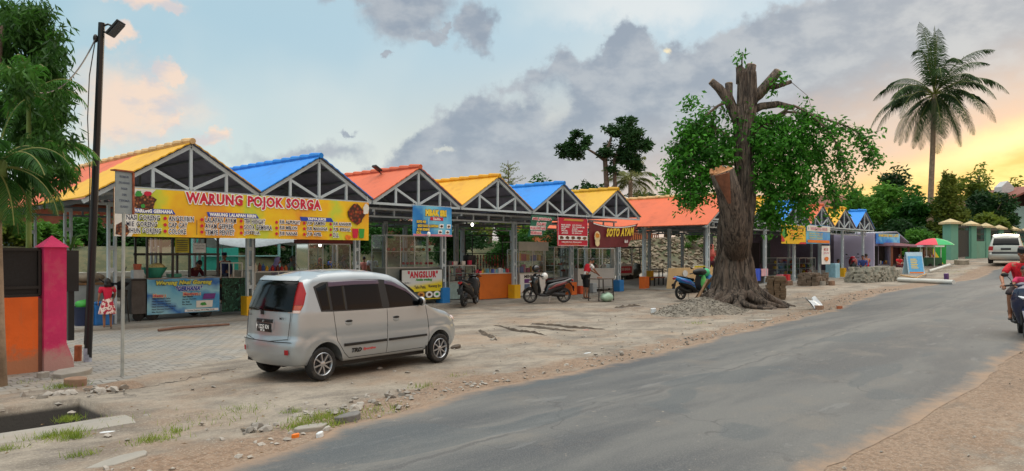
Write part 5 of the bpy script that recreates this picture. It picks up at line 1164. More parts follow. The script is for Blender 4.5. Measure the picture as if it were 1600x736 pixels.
# ================================================================ STALL FURNITURE
alu = mat('aluminium frame', (186, 192, 194), .35, .6, .06)
def fit(px0, px1, pyt, pyb, d, dz=0):
    """x-range and height range on the plane Y = d for a box seen between these pixels"""
    return S(px0, d), S(px1, d), Zd((px0+px1)/2, pyt, d), Zd((px0+px1)/2, pyb, d)
def frame(mb, x0, x1, y0, y1, z0, z1, w_=.03, mids=()):
    for x in (x0, x1):
        for y in (y0, y1): mb.bx(x-w_/2, x+w_/2, y-w_/2, y+w_/2, z0, z1)
    for z in (z0, z1)+tuple(mids):
        for y in (y0, y1): mb.bx(x0+w_/2, x1-w_/2, y-w_*.48, y+w_*.48, z-w_/2, z+w_/2)
        for x in (x0, x1): mb.bx(x-w_*.46, x+w_*.46, y0+w_/2, y1-w_/2, z-w_*.45, z+w_*.45)
def goodsm(seed=0, names=((200, 40, 40), (230, 180, 40), (60, 130, 70), (40, 90, 170), (220, 215, 205), (190, 110, 60), (120, 60, 40))):
    k = 'packet print %d' % seed
    if k in MATS: return MATS[k]
    m = bpy.data.materials.new(k); m.use_nodes = True; T_ = NT(m.node_tree); b = m.node_tree.nodes['Principled BSDF']
    r_ = T_.n('ShaderNodeValToRGB'); r_.color_ramp.interpolation = 'CONSTANT'; T_.inp(r_, 0, T_.n('ShaderNodeNewGeometry').outputs['Random Per Island']); e = r_.color_ramp.elements
    e[0].color = (*lin(names[0]), 1); e[1].color = (*lin(names[-1]), 1); e[1].position = 1-1/len(names)
    for i, c in enumerate(names[1:-1]): x = e.new((i+1)/len(names)); x.color = (*lin(c), 1)
    T_.inp(b, 'Base Color', r_.outputs[0]); b.inputs['Roughness'].default_value = .4; MATS[k] = m; return m
def goods(label, x0, x1, y0, y1, zs, n, h, seed=0, kind='p', m=None, name='assorted_goods'):
    random.seed(seed+50); q = MB()
    for z in zs:
        for i in range(n):
            x = x0+(x1-x0)*(i+.5)/n+random.uniform(-.01, .01); w_ = (x1-x0)/n*.8; hh = h*random.uniform(.5, 1); y = random.uniform(y0, y1)
            if kind == 'b': q.lathe([(0, z), (w_*.45, z), (w_*.45, z+hh*.65), (w_*.18, z+hh*.8), (w_*.18, z+hh), (0, z+hh)], (x, y, 0), 'z', 8)
            elif kind == 'r': q.ell((x, y, z+w_*.4), (w_*.5, w_*.45, w_*.4), 8, 5)
            else: q.box((x, y, z+hh/2+.004), (w_, .08, hh), Matrix.Rotation(random.uniform(-.3, .3), 3, 'Z'))
    return tag(q.build(name, m or goodsm(0)), label, 'goods', kind='stuff')
def case(label, x0, x1, y0, y1, z0, z1, zsplit, base_m, shelves=1, fm=alu, mull=1, name='display_case', zb=None, cat='display case'):
    t = thing(name, label, cat, ((x0+x1)/2, y0, z0)); X0, X1, Y1, H_ = -(x1-x0)/2, (x1-x0)/2, y1-y0, z1-z0; zs_ = zsplit-z0
    q = MB(); frame(q, X0, X1, 0, Y1, 0, H_, .03, (zs_,))
    for i in range(1, mull+1): x = X0+(X1-X0)*i/(mull+1); q.bx(x-.012, x+.012, -.012, .012, zs_+.015, H_-.015)
    q.build('frame', fm, t)
    if zs_ > .05: q = MB(); q.bx(X0+.016, X1-.016, .0, Y1, .05, zs_-.016); q.build('cabinet', base_m, t)
    q = MB(); q.add([(X0+.015, -.004, zs_+.015), (X1-.015, -.004, zs_+.015), (X1-.015, -.004, H_-.015), (X0+.015, -.004, H_-.015)], [(0, 1, 2, 3)]); q.build('pane', clear_glass, t)
    q = MB(); q.add([(X0-.003, 0.015, zs_+.015), (X0-.003, Y1-.015, zs_+.015), (X0-.003, Y1-.015, H_-.015), (X0-.003, .015, H_-.015)], [(0, 1, 2, 3)]); q.build('pane', clear_glass, t)
    for i in range(1, shelves+1): q = MB(); z = zs_+(H_-zs_)*i/(shelves+1); q.bx(X0+.018, X1-.018, .02, Y1-.02, z-.008, z+.008); q.build('shelf', alu, t)
    return t
def wheel_s(name, x, y, z, r, t, w_=.05):
    q = MB(); q.lathe([(0, -w_*.4), (r*.7, -w_*.5), (r, -w_*.3), (r, w_*.3), (r*.7, w_*.5), (0, w_*.4)], (x, y, z), 'y', 20); return q.build(name, rubber, t, smooth=True)
# -- the fried rice cart
x0, x1, zt_, zb_ = fit(229, 342, 435, 489, 19.3); L_ = x1-x0
cart = thing('food_cart', 'black framed food cart with blue banner reading Warung Nasi Goreng GERHANA', 'food cart', ((x0+x1)/2, 19.3, .1))
q = MB(); q.bx(-L_/2, L_/2, .01, .78, .20, 1.02); q.build('cabinet', mat('dark cart panel', (44, 42, 44), .5, 0, .2, 5), cart)
q = MB(); q.bx(-L_/2-.05, L_/2+.05, -.03, .85, 1.022, 1.06); q.build('counter_top', mat('steel sheet', (120, 122, 124), .3, .7, .15), cart)
q = MB()
for x in (-L_/2+.02, -.28, .15, L_/2-.02):
    for y in (.02, .78): q.bx(x-.025, x+.025, y-.025, y+.025, 1.062, 2.14)
for z in (1.66, 2.12):
    for y in (.0, .8): q.bx(-L_/2-.02, L_/2+.02, y-.02, y+.02, z-.03, z+.03)
q.build('frame', black, cart)
q = MB(); q.bx(-L_/2-.06, L_/2+.06, -.05, .86, 2.152, 2.20); q.build('roof', black, cart)
q = MB(); q.add([(-L_/2+.05, .03, 1.7), (-.31, .03, 1.7), (-.31, .03, 2.08), (-L_/2+.05, .03, 2.08)], [(0, 1, 2, 3)]); q.build('pane', glass('bright glass', (235, 240, 245), .5), cart)
q = MB(); q.bx(-.24, .12, -.03, -.022, 1.70, 2.08); yb = q.build('yellow_price_board', mat('olive yellow board', (170, 158, 40), .6, 0, .15, 5), cart)
q = MB()
for i in range(6): q.bx(-.2, .08, -.036, -.032, 1.76+.05*i, 1.775+.05*i)
q.build('ruled_lines', mat('navy print', (26, 34, 66)), yb)
q = MB(); q.bx(.22, .56, -.034, -.024, 1.70, 1.95); pp = q.build('paper_notice', mat('grey paper', (200, 204, 206), .7), cart)
text('BUKA JAM 16.00', .39, 1.88, .26, .035, mat('navy print', (26, 34, 66)), pp, -.038); text('SAMPAI HABIS', .39, 1.81, .22, .03, mat('navy print', (26, 34, 66)), pp, -.038)
for x in (-L_/2+.14, L_/2-.35): wheel_s('wheel', x, .02, .17, .17, cart); wheel_s('wheel', x, .74, .17, .17, cart)
q = MB(); hz0, hz1 = zb_-.1, zt_-.1; q.grid(12, 4, lambda u, v: (-L_/2+L_*u, -.03-.01*math.sin(u*12+v*3), hz0+(hz1-hz0)*v)); bn = q.build('cart_banner', printmat('wave banner print', [(120, 190, 216), (60, 150, 206), (150, 206, 222), (20, 100, 180), (140, 200, 220)], .8, 1.1), cart, smooth='all', fix=False)
hh = hz1-hz0
lime = mat('lime print', (206, 206, 90), .5, var=0)
text('Warung Nasi Goreng', .0, hz0+hh*.87, L_*.76, .125, lime, bn, -.05, .010, shear=.25, halo=navy, hb=.008); text('"GERHANA"', .12, hz0+hh*.71, L_*.36, .11, blu, bn, -.05, .008, shear=.3, halo=halo, hb=.008)
text('Menu :', -L_*.34, hz0+hh*.53, .3, .07, pkp, bn, -.05, .004, halo=mat('cream print', (228, 206, 160)), hb=.012); text('Minuman :', L_*.10, hz0+hh*.55, .44, .07, pkp, bn, -.05, .004, halo=mat('cream print', (228, 206, 160)), hb=.012)
for i, t_ in enumerate(('Nasi Goreng Telur', 'Nasi Goreng Bakso', 'Nasi Goreng Sosis', 'Nasi Goreng Ati Ampela', 'Nasi Goreng Seafood', 'Mie Goreng')):
    wd = .026*len(t_)+.02; text(t_, -L_*.44+wd/2, hz0+hh*(.44-.075*i), wd, .038, navy, bn, -.05, .002)
for i, t_ in enumerate(('Teh Manis', 'Jeruk Hangat', 'Es Teh', 'Es Jeruk')):
    wd = .028*len(t_)+.02; text(t_, -.06+wd/2, hz0+hh*(.47-.075*i), wd, .038, navy, bn, -.05, .002)
pic([[(L_*.25, hz0+hh*.38), (L_*.42, hz0+hh*.38), (L_*.44, hz0+hh*.54), (L_*.27, hz0+hh*.54)]], bn, mat('plum print', (110, 50, 130), .5), -.055); pic([[(L_*.16, hz0+hh*.14), (L_*.39, hz0+hh*.14), (L_*.40, hz0+hh*.34), (L_*.16, hz0+hh*.34)]], bn, mat('pale print', (222, 220, 212)), -.052)
pic([blobp(L_*.26, hz0+hh*.24, .09, 71, .05)], bn, mat('green print', (50, 150, 60)), -.057)
pic([[(-.0, hz0+hh*.03), (L_*.48, hz0+hh*.03), (L_*.48, hz0+hh*.10), (-.0, hz0+hh*.10)]], bn, halo, -.05); text('Terima Pesanan 0812 9000 72 00', .42, hz0+hh*.065, .72, .03, navy, bn, -.055, .001)
# left wing of the cart
wing = thing('side_cabinet', 'narrow dark cabinet with a white box on top at the left of the food cart', 'cabinet', (S(217, 19.3), 19.3, .1)); q = MB(); q.bx(-.17, .17, 0, .6, .18, 1.0); q.build('cabinet', mat('grey ply', (84, 80, 78), .7, 0, .2, 4), wing); wheel_s('wheel', 0, .05, .13, .13, wing)
q = MB(); q.bx(-.19, .19, -.03, .62, 1.002, 1.05); q.build('top', black, wing)
q = MB(); q.bx(-.12, .12, -.0, .2, 1.06, 1.27); o = q.build('white_box', mat('pale plastic', (176, 184, 190), .5)); o.location = wing.location; tag(o, 'small white plastic box on the narrow cabinet left of the food cart', 'box')
q = MB(); q.lathe([(0, 1.275), (.08, 1.275), (.10, 1.42), (.085, 1.42), (.07, 1.3), (0, 1.3)], (0, .1, 0), 'z', 14); o = q.build('clay_pot', mat('clay', (170, 90, 66), .7)); o.location = wing.location; tag(o, 'clay coloured pot standing on the white plastic box', 'pot')
q = MB(); q.lathe([(0, 0), (.16, 0), (.30, .24), (.31, .26), (.28, .25), (.15, .03), (0, .03)], (0, 0, 0), 'z', 20); o = q.build('basin', mat('teal plastic', (60, 150, 130), .4), smooth=True); o.location = (x0+.32, 19.65, 1.165); tag(o, 'teal basin of noodles on the food cart counter', 'basin')
q = MB(); q.ell((0, 0, 0), (.22, .2, .12), 12, 8); o = q.build('noodle_heap', mat('noodles', (206, 190, 130), .8, 0, .25, 30, .6, 60)); o.location = (x0+.36, 19.62, 1.42); tag(o, 'pale heap of noodles in the teal basin', 'noodles')
q = MB(); q.bx(-.16, .16, -.1, .1, 0, .09); o = q.build('food_tub', mat('teal plastic', (60, 150, 130)), bevel=.01); o.location = (x0+.80, 19.6, 1.165); tag(o, 'flat teal food tub beside the basin', 'tub')
# wok stove, sacks table, bucket and stool
st = thing('wok_stove', 'black wok on a round gas stove between the girl and the food cart', 'stove', (S(184, 19.2), 19.2, .1))
q = MB(); q.lathe([(0, .80), (.12, .82), (.26, .95), (.29, .98), (.27, .98), (.12, .86), (0, .84)], (0, 0, 0), 'z', 20); q.tube([(-.28, 0, .97), (-.42, 0, 1.08)], .015, 6); q.build('wok', black, st, smooth=True)
q = MB(); q.lathe([(.10, .62), (.2, .64), (.22, .80), (.19, .80), (.17, .66)], (0, 0, 0), 'z', 16)
for a in (0, 1.57, 3.14, 4.71): q.tube([(.2*math.cos(a), .2*math.sin(a), .64), (.26*math.cos(a), .26*math.sin(a), 0)], .015, 6)
q.build('burner_stand', mat('sooty metal', (70, 68, 66), .5, .5, .3), st)
q = MB(); q.tube([(.1, .1, 1.0), (.25, .15, 1.35)], .012, 6); q.ell((.1, .1, .99), (.06, .05, .015), 8, 4); o = q.build('ladle', black); o.location = st.location; tag(o, 'black ladle standing in the wok', 'ladle')
xt0, xt1 = S(113, 19.6), S(158, 19.6)
tb = thing('work_table', 'grey work table with sacks on it behind the black lamp pole', 'table', ((xt0+xt1)/2, 19.6, .1)); q = MB(); q.bx(-.48, .48, 0, .7, .92, .97); q.build('table_top', wood, tb); q = MB(); q.bx(-.45, .45, .02, .66, .1, .915); q.build('side_panel', mat('pale grey panel', (150, 158, 160), .7, 0, .1, 3), tb)
def sack(label, loc, r, m, cat='sack', name='sack', seed=1):
    q = MB(); q.ell((0, 0, 0), r, 18, 12); q.v = [tuple(Vector(v)*(1+.22*noise.noise(Vector(v)*6+Vector((seed, 0, 0))))+Vector((0, 0, r[2]))) for v in q.v]; o = q.build(name, m, smooth='all'); o.location = loc; return tag(o, label, cat)
sack('beige sack slumped on the work table behind the lamp pole', (tb.location.x+.1, 19.9, 1.07), (.36, .26, .13), mat('sackcloth', (150, 140, 124), .9, 0, .15, 8, .5))
q = MB(); q.lathe([(0, 0), (.2, 0), (.25, .42), (.27, .44), (.24, .44), (.19, .03), (0, .03)], (0, 0, 0), 'z', 20); o = q.build('bucket', mat('navy plastic', (30, 44, 78), .5), smooth=True); o.location = (S(132, 19.1), 19.1, .1); tag(o, 'dark blue bucket with green leaves on the floor by the work table', 'bucket')
sack('bundle of green leaves in the dark blue bucket', (S(132, 19.1), 19.1, .46), (.19, .17, .12), mat('green plastic', (60, 160, 60), .6), 'greens', 'leafy_greens', 3)
q = MB(); q.bx(-.19, .19, -.19, .19, .0, .50); q.bx(-.21, .21, -.21, .21, .502, .54); o = q.build('blue_stool', mat('stool blue', (36, 110, 180), .5), bevel=.02); o.location = (S(160, 18.9), 18.95, .1); tag(o, 'blue plastic stool beside the girl in the floral skirt', 'stool')
# camouflage cloth table
xa, xb = S(347, 19.6), S(386, 19.6); tb = thing('covered_table', 'table hung with dark green patterned cloth right of the food cart', 'table', ((xa+xb)/2, 19.6, .1)); q = MB(); hw = (xb-xa)/2; q.bx(-hw, hw, .0, .8, .95, 1.0); q.build('table_top', wood, tb)
cm = bpy.data.materials.new('camouflage cloth'); cm.use_nodes = True; T_ = NT(cm.node_tree); b = cm.node_tree.nodes['Principled BSDF']; tx = T_.n('ShaderNodeTexCoord').outputs['Object']
T_.inp(b, 'Base Color', T_.mix(T_.sm(T_.noise(tx, 9, 3), .5, .52), T_.mix(T_.sm(T_.noise(tx, 14, 2), .52, .54), lin((30, 48, 42)), lin((66, 118, 98))), lin((44, 80, 66)))); b.inputs['Roughness'].default_value = .9
q = MB(); q.grid(24, 4, lambda u, v: (-hw-.02+(2*hw+.04)*u, -.03-.02*math.sin(u*22), .08+.93*v)); q.build('table_skirt', cm, tb, smooth='all')
q = MB(); frame(q, -hw+.25, hw-.1, .1, .6, 1.01, 1.42, .025); q.build('rack', alu, tb)
# second covered counter behind the car
xa, xb = S(398, 20.0), S(470, 20.0); case('glass counter with pale cabinet behind the silver car', xa, xb, 20.0, 20.6, .1, 1.25, .85, mat('camouflage dull', (52, 84, 74), .9, 0, .3, 8), 0)
goods('jars and bottles on the pale counter behind the silver car', xa+.1, xb-.1, 20.2, 20.4, (1.27,), 9, .25, 3, 'b')
# glass drinks case with two bulbs
xa, xb, zt_, zb_ = fit(482, 547, 378, 470, 19.9)
case('tall glass drinks case with yellow flowers, under the right half of the menu banner', xa, xb, 19.9, 20.6, .1, 2.08, 1.22, mat('cream ply', (190, 170, 130), .7), 0, mull=2)
q = MB(); q.bx(xa-.05, xb+.05, 19.8, 20.65, 2.1, 2.22); o = q.build('fascia_board', mat('rust red board', (120, 44, 36), .6)); tag(o, 'dark red fascia board on top of the glass drinks case', 'board')
bulbm = mat('lit bulb', (255, 246, 226), .3, emit=9)
for i, (px, py) in enumerate(((500, 383), (517, 379))):
    o = thing('light_bulb', ('left of two lit white bulbs hanging in the glass drinks case', 'right of two lit white bulbs hanging in the glass drinks case')[i], 'light bulb', (S(px, 20.3), 20.3, Zd(px, py, 20.3))); q = MB(); q.ell((0, 0, 0), (.045, .045, .055), 12, 8); q.build('glass_bulb', bulbm, o, smooth='all'); q = MB(); q.tube([(0, 0, .05), (0, 0, .12)], .02, 8); q.tube([(0, 0, .12), (0, 0, .55)], .004, 4); q.build('cord', black, o)
random.seed(77); q = MB()
for i in range(900):
    x = random.uniform(xa+.06, xb-.06); y = random.uniform(20.0, 20.5); z = 1.24+abs(random.gauss(0, .12)); a = random.random()*6.28; s_ = .03
    q.add([(x, y, z), (x+s_*math.cos(a), y+s_*math.sin(a), z+.01), (x+s_*.5, y, z+s_*1.4)], [(0, 1, 2)])
tag(q.build('potted_flowers', goodsm(2, ((50, 80, 34), (70, 100, 40), (214, 170, 30), (60, 90, 40), (230, 190, 50))), fix=False), 'yellow flowers and leaves in the glass drinks case', 'flowers', kind='stuff')
# red fruit stall
xa, xb, zt_, zb_ = fit(606, 692, 368, 478, 19.15)
c_ = case('glass fronted fruit stall with red cups above the ANGSLUR signboard', xa, xb, 19.25, 20.0, .1, zt_, Zd(650, 418, 19.2), mat('grey green ply', (130, 138, 134), .7, 0, .1, 4), 1, mull=3)
goods('red bowls and cups in the glass fruit stall', xa+.9, xb-.1, 19.45, 19.7, (Zd(650, 414, 19.2),), 9, .2, 4, 'r', mat('red plastic', (200, 30, 44), .4), 'red_bowls')
goods('green and orange fruit on the upper shelf of the fruit stall', xa+.2, xb-.2, 19.45, 19.7, (Zd(650, 393, 19.2)+.02,), 12, .2, 5, 'r', goodsm(3, ((200, 30, 44), (60, 130, 50), (200, 30, 44), (230, 150, 40), (90, 60, 40))), 'fruit')
xa, xb, zt_, zb_ = fit(627, 691, 421, 470, 19.0); zb_ = Zd(690, 466, 19.0)
sg = thing('signboard', 'white and yellow framed signboard reading ANGSLUR below the fruit stall', 'signboard', ((xa+xb)/2, 19.0, .1)); W_ = xb-xa; z1 = zt_-.1; z0 = z1-W_*.60*1.0
z0 = max(.14, Zd(690, 473, 19.0)-.1)
q = MB(); frame(q, -W_/2, W_/2, 0, .06, z0, z1, .03); q.bx(-W_/2+.03, -W_/2+.06, .0, .3, 0, z0); q.bx(W_/2-.06, W_/2-.03, 0, .3, 0, z0); q.build('frame', black, sg)
bm_ = bpy.data.materials.new('sign print'); bm_.use_nodes = True; T_ = NT(bm_.node_tree); b = bm_.node_tree.nodes['Principled BSDF']; sp = T_.n('ShaderNodeSeparateXYZ'); T_.inp(sp, 0, T_.n('ShaderNodeTexCoord').outputs['Object'])
T_.inp(b, 'Base Color', T_.mix(T_.sm(T_.m('ADD', sp.outputs[2], T_.m('MULTIPLY', sp.outputs[0], -.12)), z0+(z1-z0)*.62, z0+(z1-z0)*.42), lin((206, 214, 216)), lin((226, 206, 40))))
q = MB(); q.bx(-W_/2+.016, W_/2-.016, -.012, .0, z0+.016, z1-.016); sp_o = q.build('sign_face', bm_, sg)
hz = z1-z0; yy = -.02
text('"ANGSLUR"', 0.02, z0+hz*.84, W_*.72, hz*.20, redp, sp_o, yy, .012, halo=None); text('Aneka wedang', .06, z0+hz*.66, W_*.4, hz*.10, mat('green print', (50, 150, 60)), sp_o, yy, .006, shear=.2); text('Sedia :', -W_*.36, z0+hz*.58, W_*.14, hz*.05, navy, sp_o, yy, .001)
text('Ketan', -W_*.39, z0+hz*.42, W_*.18, hz*.11, navy, sp_o, yy, .003); text('Tahu Petis,', -W_*.06, z0+hz*.42, W_*.28, hz*.11, navy, sp_o, yy, .003); text('Kacang Ijo', W_*.30, z0+hz*.44, W_*.30, hz*.11, navy, sp_o, yy, .003)
pic([[(-W_*.2, z0+hz*.05), (W_*.49, z0+hz*.05), (W_*.49, z0+hz*.28), (-W_*.2, z0+hz*.28)]], sp_o, mat('dark print', (60, 70, 40), .5), -.018)
for i, x in enumerate((-.04, .16, .35)): pic([circ(W_*x, z0+hz*.17, W_*.09, 16, hz*.11)], sp_o, (mat('gold print', (206, 150, 70)), halo, halo)[i], -.022-.003*i); pic([blobp(W_*x, z0+hz*.17, W_*.05, 80+i, hz*.05)], sp_o, mat('green print', (50, 150, 60)) if i == 2 else mat('food print', (150, 78, 44)), -.03)
q = MB(); q.ell((0, 0, 0), (.06, .06, .08), 12, 8); q.tube([(0, 0, .07), (0, 0, .5)], .005, 5); o = q.build('unlit_bulb', halo, smooth=True); o.location = (S(670, 17.6), 17.6, Zd(670, 366, 17.6)); tag(o, 'unlit white bulb hanging in front of the light blue banner', 'light bulb')
o = thing('light_bulb', 'lit white bulb hanging under the yellow gable bay', 'light bulb', (S(738, 19.5), 19.5, Zd(738, 351, 19.5))); q = MB(); q.ell((0, 0, 0), (.05, .05, .06), 12, 8); q.build('glass_bulb', bulbm, o, smooth='all'); q = MB(); q.tube([(0, 0, .05), (0, 0, .3)], .006, 5); q.build('cord', black, o)
# glass counter behind scooter 1
xa, xb, zt_, zb_ = fit(702, 743, 415, 470, 19.7); case('glass counter behind the black scooter that faces away', xa, xb, 19.7, 20.3, .1, zt_, Zd(720, 440, 19.7), mat('pale teal cabinet', (146, 170, 168), .5), 1)
goods('white trays and packets in the glass counter by the scooter', xa+.05, xb-.05, 19.8, 20.1, (Zd(720, 440, 19.7)+.03, zt_+.02), 6, .18, 6, 'p', goodsm(4, ((214, 210, 204), (196, 40, 80), (214, 210, 204), (60, 60, 70))))
q = MB(); q.lathe([(0, 0), (.2, 0), (.24, .1), (.24, .34), (.2, .36), (0, .37)], (0, 0, 0), 'z', 18); o = q.build('cooking_pot', black, smooth=True); o.location = (S(735, 20), 20.05, zt_+.02); tag(o, 'large black pot on the glass counter by the scooter', 'pot')
# orange counter
xa, xb, zt_, zb_ = fit(751, 804, 427, 472, 19.2); oc = thing('counter', 'plain orange front counter stocked with packets', 'counter', ((xa+xb)/2, 19.25, .1)); hw = (xb-xa)/2
q = MB(); q.bx(-hw, hw, 0, .04, .02, zt_-.12); q.bx(-hw, -hw+.04, .042, .6, .02, zt_-.12); q.bx(hw-.04, hw, .042, .6, .02, zt_-.12); q.build('front_panel', mat('orange board', (200, 104, 30), .6, 0, .1, 3, dirt=((140, 70, 30), .35)), oc)
q = MB(); q.bx(-hw-.03, hw+.03, -.03, .65, zt_-.118, zt_-.09); q.build('counter_top', mat('pale laminate', (206, 200, 190), .5), oc)
goods('coloured packets and plastic tubs on the orange counter', xa+.05, xb-.05, 19.35, 19.7, (zt_,), 12, .2, 7, 'p', goodsm(5, ((214, 214, 220), (110, 170, 190), (206, 70, 90), (80, 100, 180), (220, 190, 80))))
# hanging sachets
rk = thing('sachet_rack', 'dark rack hung with strips of brown sachets behind the orange counter', 'rack', (S(768, 20.6), 20.6, .1)); q = MB(); xa, xb = S(742, 20.6), S(800, 20.6); hw = (xb-xa)/2; frame(q, -hw, hw, 0, .4, .0, Zd(770, 368, 20.6)-.1, .03, (Zd(770, 396, 20.6)-.1,)); q.build('frame', black, rk)
random.seed(9); q = MB()
for i in range(13):
    for j in range(9): q.box((-hw+.1+i*(2*hw-.2)/12, -.03, Zd(770, 396, 20.6)-.2-j*.085), (.075, .015, .075), Matrix.Rotation(random.uniform(-.3, .3), 3, 'Z'))
q.build('sachet_strips', goodsm(6, ((90, 44, 34), (60, 30, 30), (140, 50, 44), (170, 130, 70), (50, 40, 44))), rk)['kind'] = 'stuff'
# tall case with the drinks poster
xa, xb, zt_, zb_ = fit(812, 853, 390, 478, 19.35); zs0 = Zd(830, 427, 19.35)
case('tall white case with drinks poster reading MINUMAN behind the black and red scooter', xa, xb, 19.4, 20.0, .1, zt_, zs0, white, 1, mull=1)
goods('bright drink sachets hanging in the tall white case', xa+.05, xb-.1, 19.5, 19.7, (zs0+.03, (zs0+zt_)/2+.02), 7, .32, 8, 'p', goodsm(7, ((200, 40, 60), (230, 180, 40), (50, 80, 190), (60, 150, 190), (200, 70, 150))))
po = thing('poster', 'drinks poster with purple panels taped to the tall white case', 'poster', ((xa+xb)/2, 19.36, .2)); hw = (xb-xa)/2; q = MB(); q.bx(-hw+.03, hw-.03, -.004, .008, .08, zs0-.24); pf_ = q.build('paper', halo, po); ht_ = zs0-.24
text('MINUMAN', .0, ht_-.08, hw*1.3, .11, black, pf_, -.012, .008)
for i, (x, z, w__, h__) in enumerate(((-.3, .36, .34, .16), (.12, .38, .3, .3), (-.3, .12, .34, .2), (.15, .1, .3, .2))): pic([[(x*hw*1.5-w__*hw*.6, z+.08), (x*hw*1.5+w__*hw*.6, z+.08), (x*hw*1.5+w__*hw*.6, z+.08+h__), (x*hw*1.5-w__*hw*.6, z+.08+h__)]], pf_, (mat('plum print', (110, 50, 130)), mat('pink print', (206, 100, 150)), mat('slate print', (90, 110, 140), .5), mat('plum print', (110, 50, 130)))[i], -.010-.001*i)
q = MB(); xa, xb = S(808, 19.2), S(854, 19.2); q.bx(xa, xb, 19.1, 19.16, Zd(830, 392, 19.2), Zd(830, 378, 19.2)); q.bx(xa, xb, 19.162, 20.0, Zd(830, 379, 19.2), Zd(830, 378, 19.2)); tag(q.build('awning_board', mat('aged white board', (176, 172, 160), .7, 0, .1, 3)), 'cream fascia board on top of the tall white case', 'board')
# glass shelving
xa, xb, zt_, zb_ = fit(866, 902, 386, 446, 20.3); case('open glass shelving unit with trays between the tall case and white cart', xa, xb, 20.3, 20.9, .1, zt_, .75, mat('red brown cabinet', (150, 60, 50), .6), 4, mull=1)
goods('plates and food trays on the glass shelving unit', xa+.1, xb-.1, 20.4, 20.7, (1.0, 1.3, 1.6), 5, .12, 10, 'p', goodsm(8, ((150, 110, 80), (200, 190, 180), (180, 60, 40))))
# white cart
xa, xb, zt_, zb_ = fit(903, 960, 388, 456, 19.75)
case('white food cart with glass top behind the man at the table', xa, xb, 19.75, 20.6, .25, zt_, Zd(930, 420, 19.75), mat('white laminate', (206, 206, 204), .45, 0, .05), 1, fm=white, mull=2, name='food_cart', cat='food cart')
wt = bpy.data.objects['food_cart.001'] if 'food_cart.001' in bpy.data.objects else c_
for x in (-.8, .8):
    for y in (.1, .75): wheel_s('castor', x*(xb-xa)/2, y, -.09, .07, wt, .03)
goods('bowls and bottles inside the white food cart', xa+.15, xb-.15, 19.9, 20.3, (Zd(930, 420, 19.75)+.03,), 8, .25, 12, 'b', goodsm(9, ((200, 200, 196), (170, 120, 60), (180, 186, 190), (150, 60, 50))))
# bare table and sacks
tp = gp(938, 471); tb = thing('small_table', 'small bare table with thin dark legs in front of the white food cart', 'table', (tp.x+.05, tp.y, .03), R(-6)); q = MB(); q.bx(-.42, .42, -.28, .28, .80, .835); q.build('table_top', mat('worn dark wood', (96, 86, 78), .7, 0, .2, 8), tb)
for x in (-.38, .38):
    for y in (-.24, .24): q = MB(); q.bar((x, y, .80), (x*1.08, y*1.08, 0), .03); q.build('leg', mat('iron leg', (60, 56, 54), .6, .4), tb)
q = MB(); q.bar((-.4, -.25, .3), (.4, -.25, .3), .02); q.build('stretcher', MATS['iron leg'], tb)
q = MB(); q.lathe([(0, 0), (.09, 0), (.11, .05), (.1, .05), (.08, .01), (0, .01)], (0, 0, 0), 'z', 14); o = q.build('food_tray', mat('meat tray', (196, 150, 130), .6)); o.location = (tp.x-.05, tp.y, .868); tag(o, 'small pinkish tray on the bare table under the hands of the man', 'tray')
sack('pale green knotted plastic sack on the ground under the bare table', (tp.x+.12, tp.y-.2, .0), (.30, .22, .17), mat('green white plastic', (166, 196, 172), .4, 0, .1, 8), seed=5)
q = MB(); q.bx(-.12, .12, -.1, .1, 0, .34); o = q.build('cooler_box', mat('orange cooler', (224, 90, 50), .5), bevel=.02); o.location = (S(907, 19.1), 19.1, .1); tag(o, 'small orange and white cooler box behind the legs of the man', 'cooler box')
q = MB(); q.bx(-.14, .14, -.1, .1, 0, .42); o = q.build('water_canister', mat('pale plastic', (176, 184, 190)), bevel=.03); o.location = (S(927, 19.3), 19.3, .1); tag(o, 'pale plastic canister standing by the leg of the bare table', 'canister')
# cargo tricycle
tr = thing('cargo_tricycle', 'grey green motor tricycle carrying a small white stall with red sign', 'tricycle', (S(975, 24), 24, .1)); q = MB(); q.bx(-1.5, .2, -.5, .5, .5, 1.1); q.build('white_box', mat('white laminate', (206, 206, 204)), tr); q = MB(); q.bx(-1.3, .0, -.53, -.503, .62, 1.0); sf = q.build('red_sign', redp, tr)
text('SOSIS BAKAR', -.65, .85, 1.0, .14, halo, sf, -.535, .004); q = MB(); frame(q, -1.45, .15, -.45, .45, 1.1, 2.0, .05); q.build('frame', white, tr); q = MB(); q.bx(-1.6, 1.3, -.55, .55, 2.03, 2.10); q.build('canopy', blackp, tr)
q = MB(); q.tube([(.25, 0, .5), (.7, 0, .55), (1.2, 0, .7), (1.35, 0, 1.1)], [(.4, .25), (.4, .28), (.38, .25), (.2, .15)], 12); q.build('engine_cowl', mat('grey green paint', (74, 80, 74), .5, .2, .15), tr, smooth=True)
for x, y in ((-1.1, -.45), (-1.1, .45), (1.25, 0), (-.1, -.45)): wheel_s('wheel', x, y, .30, .30, tr, .12)
q = MB(); q.bar((1.1, -.3, 2.02), (1.25, -.3, 1.0), .04); q.bar((1.1, .3, 2.02), (1.25, .3, 1.0), .04); q.build('canopy_post', black, tr)
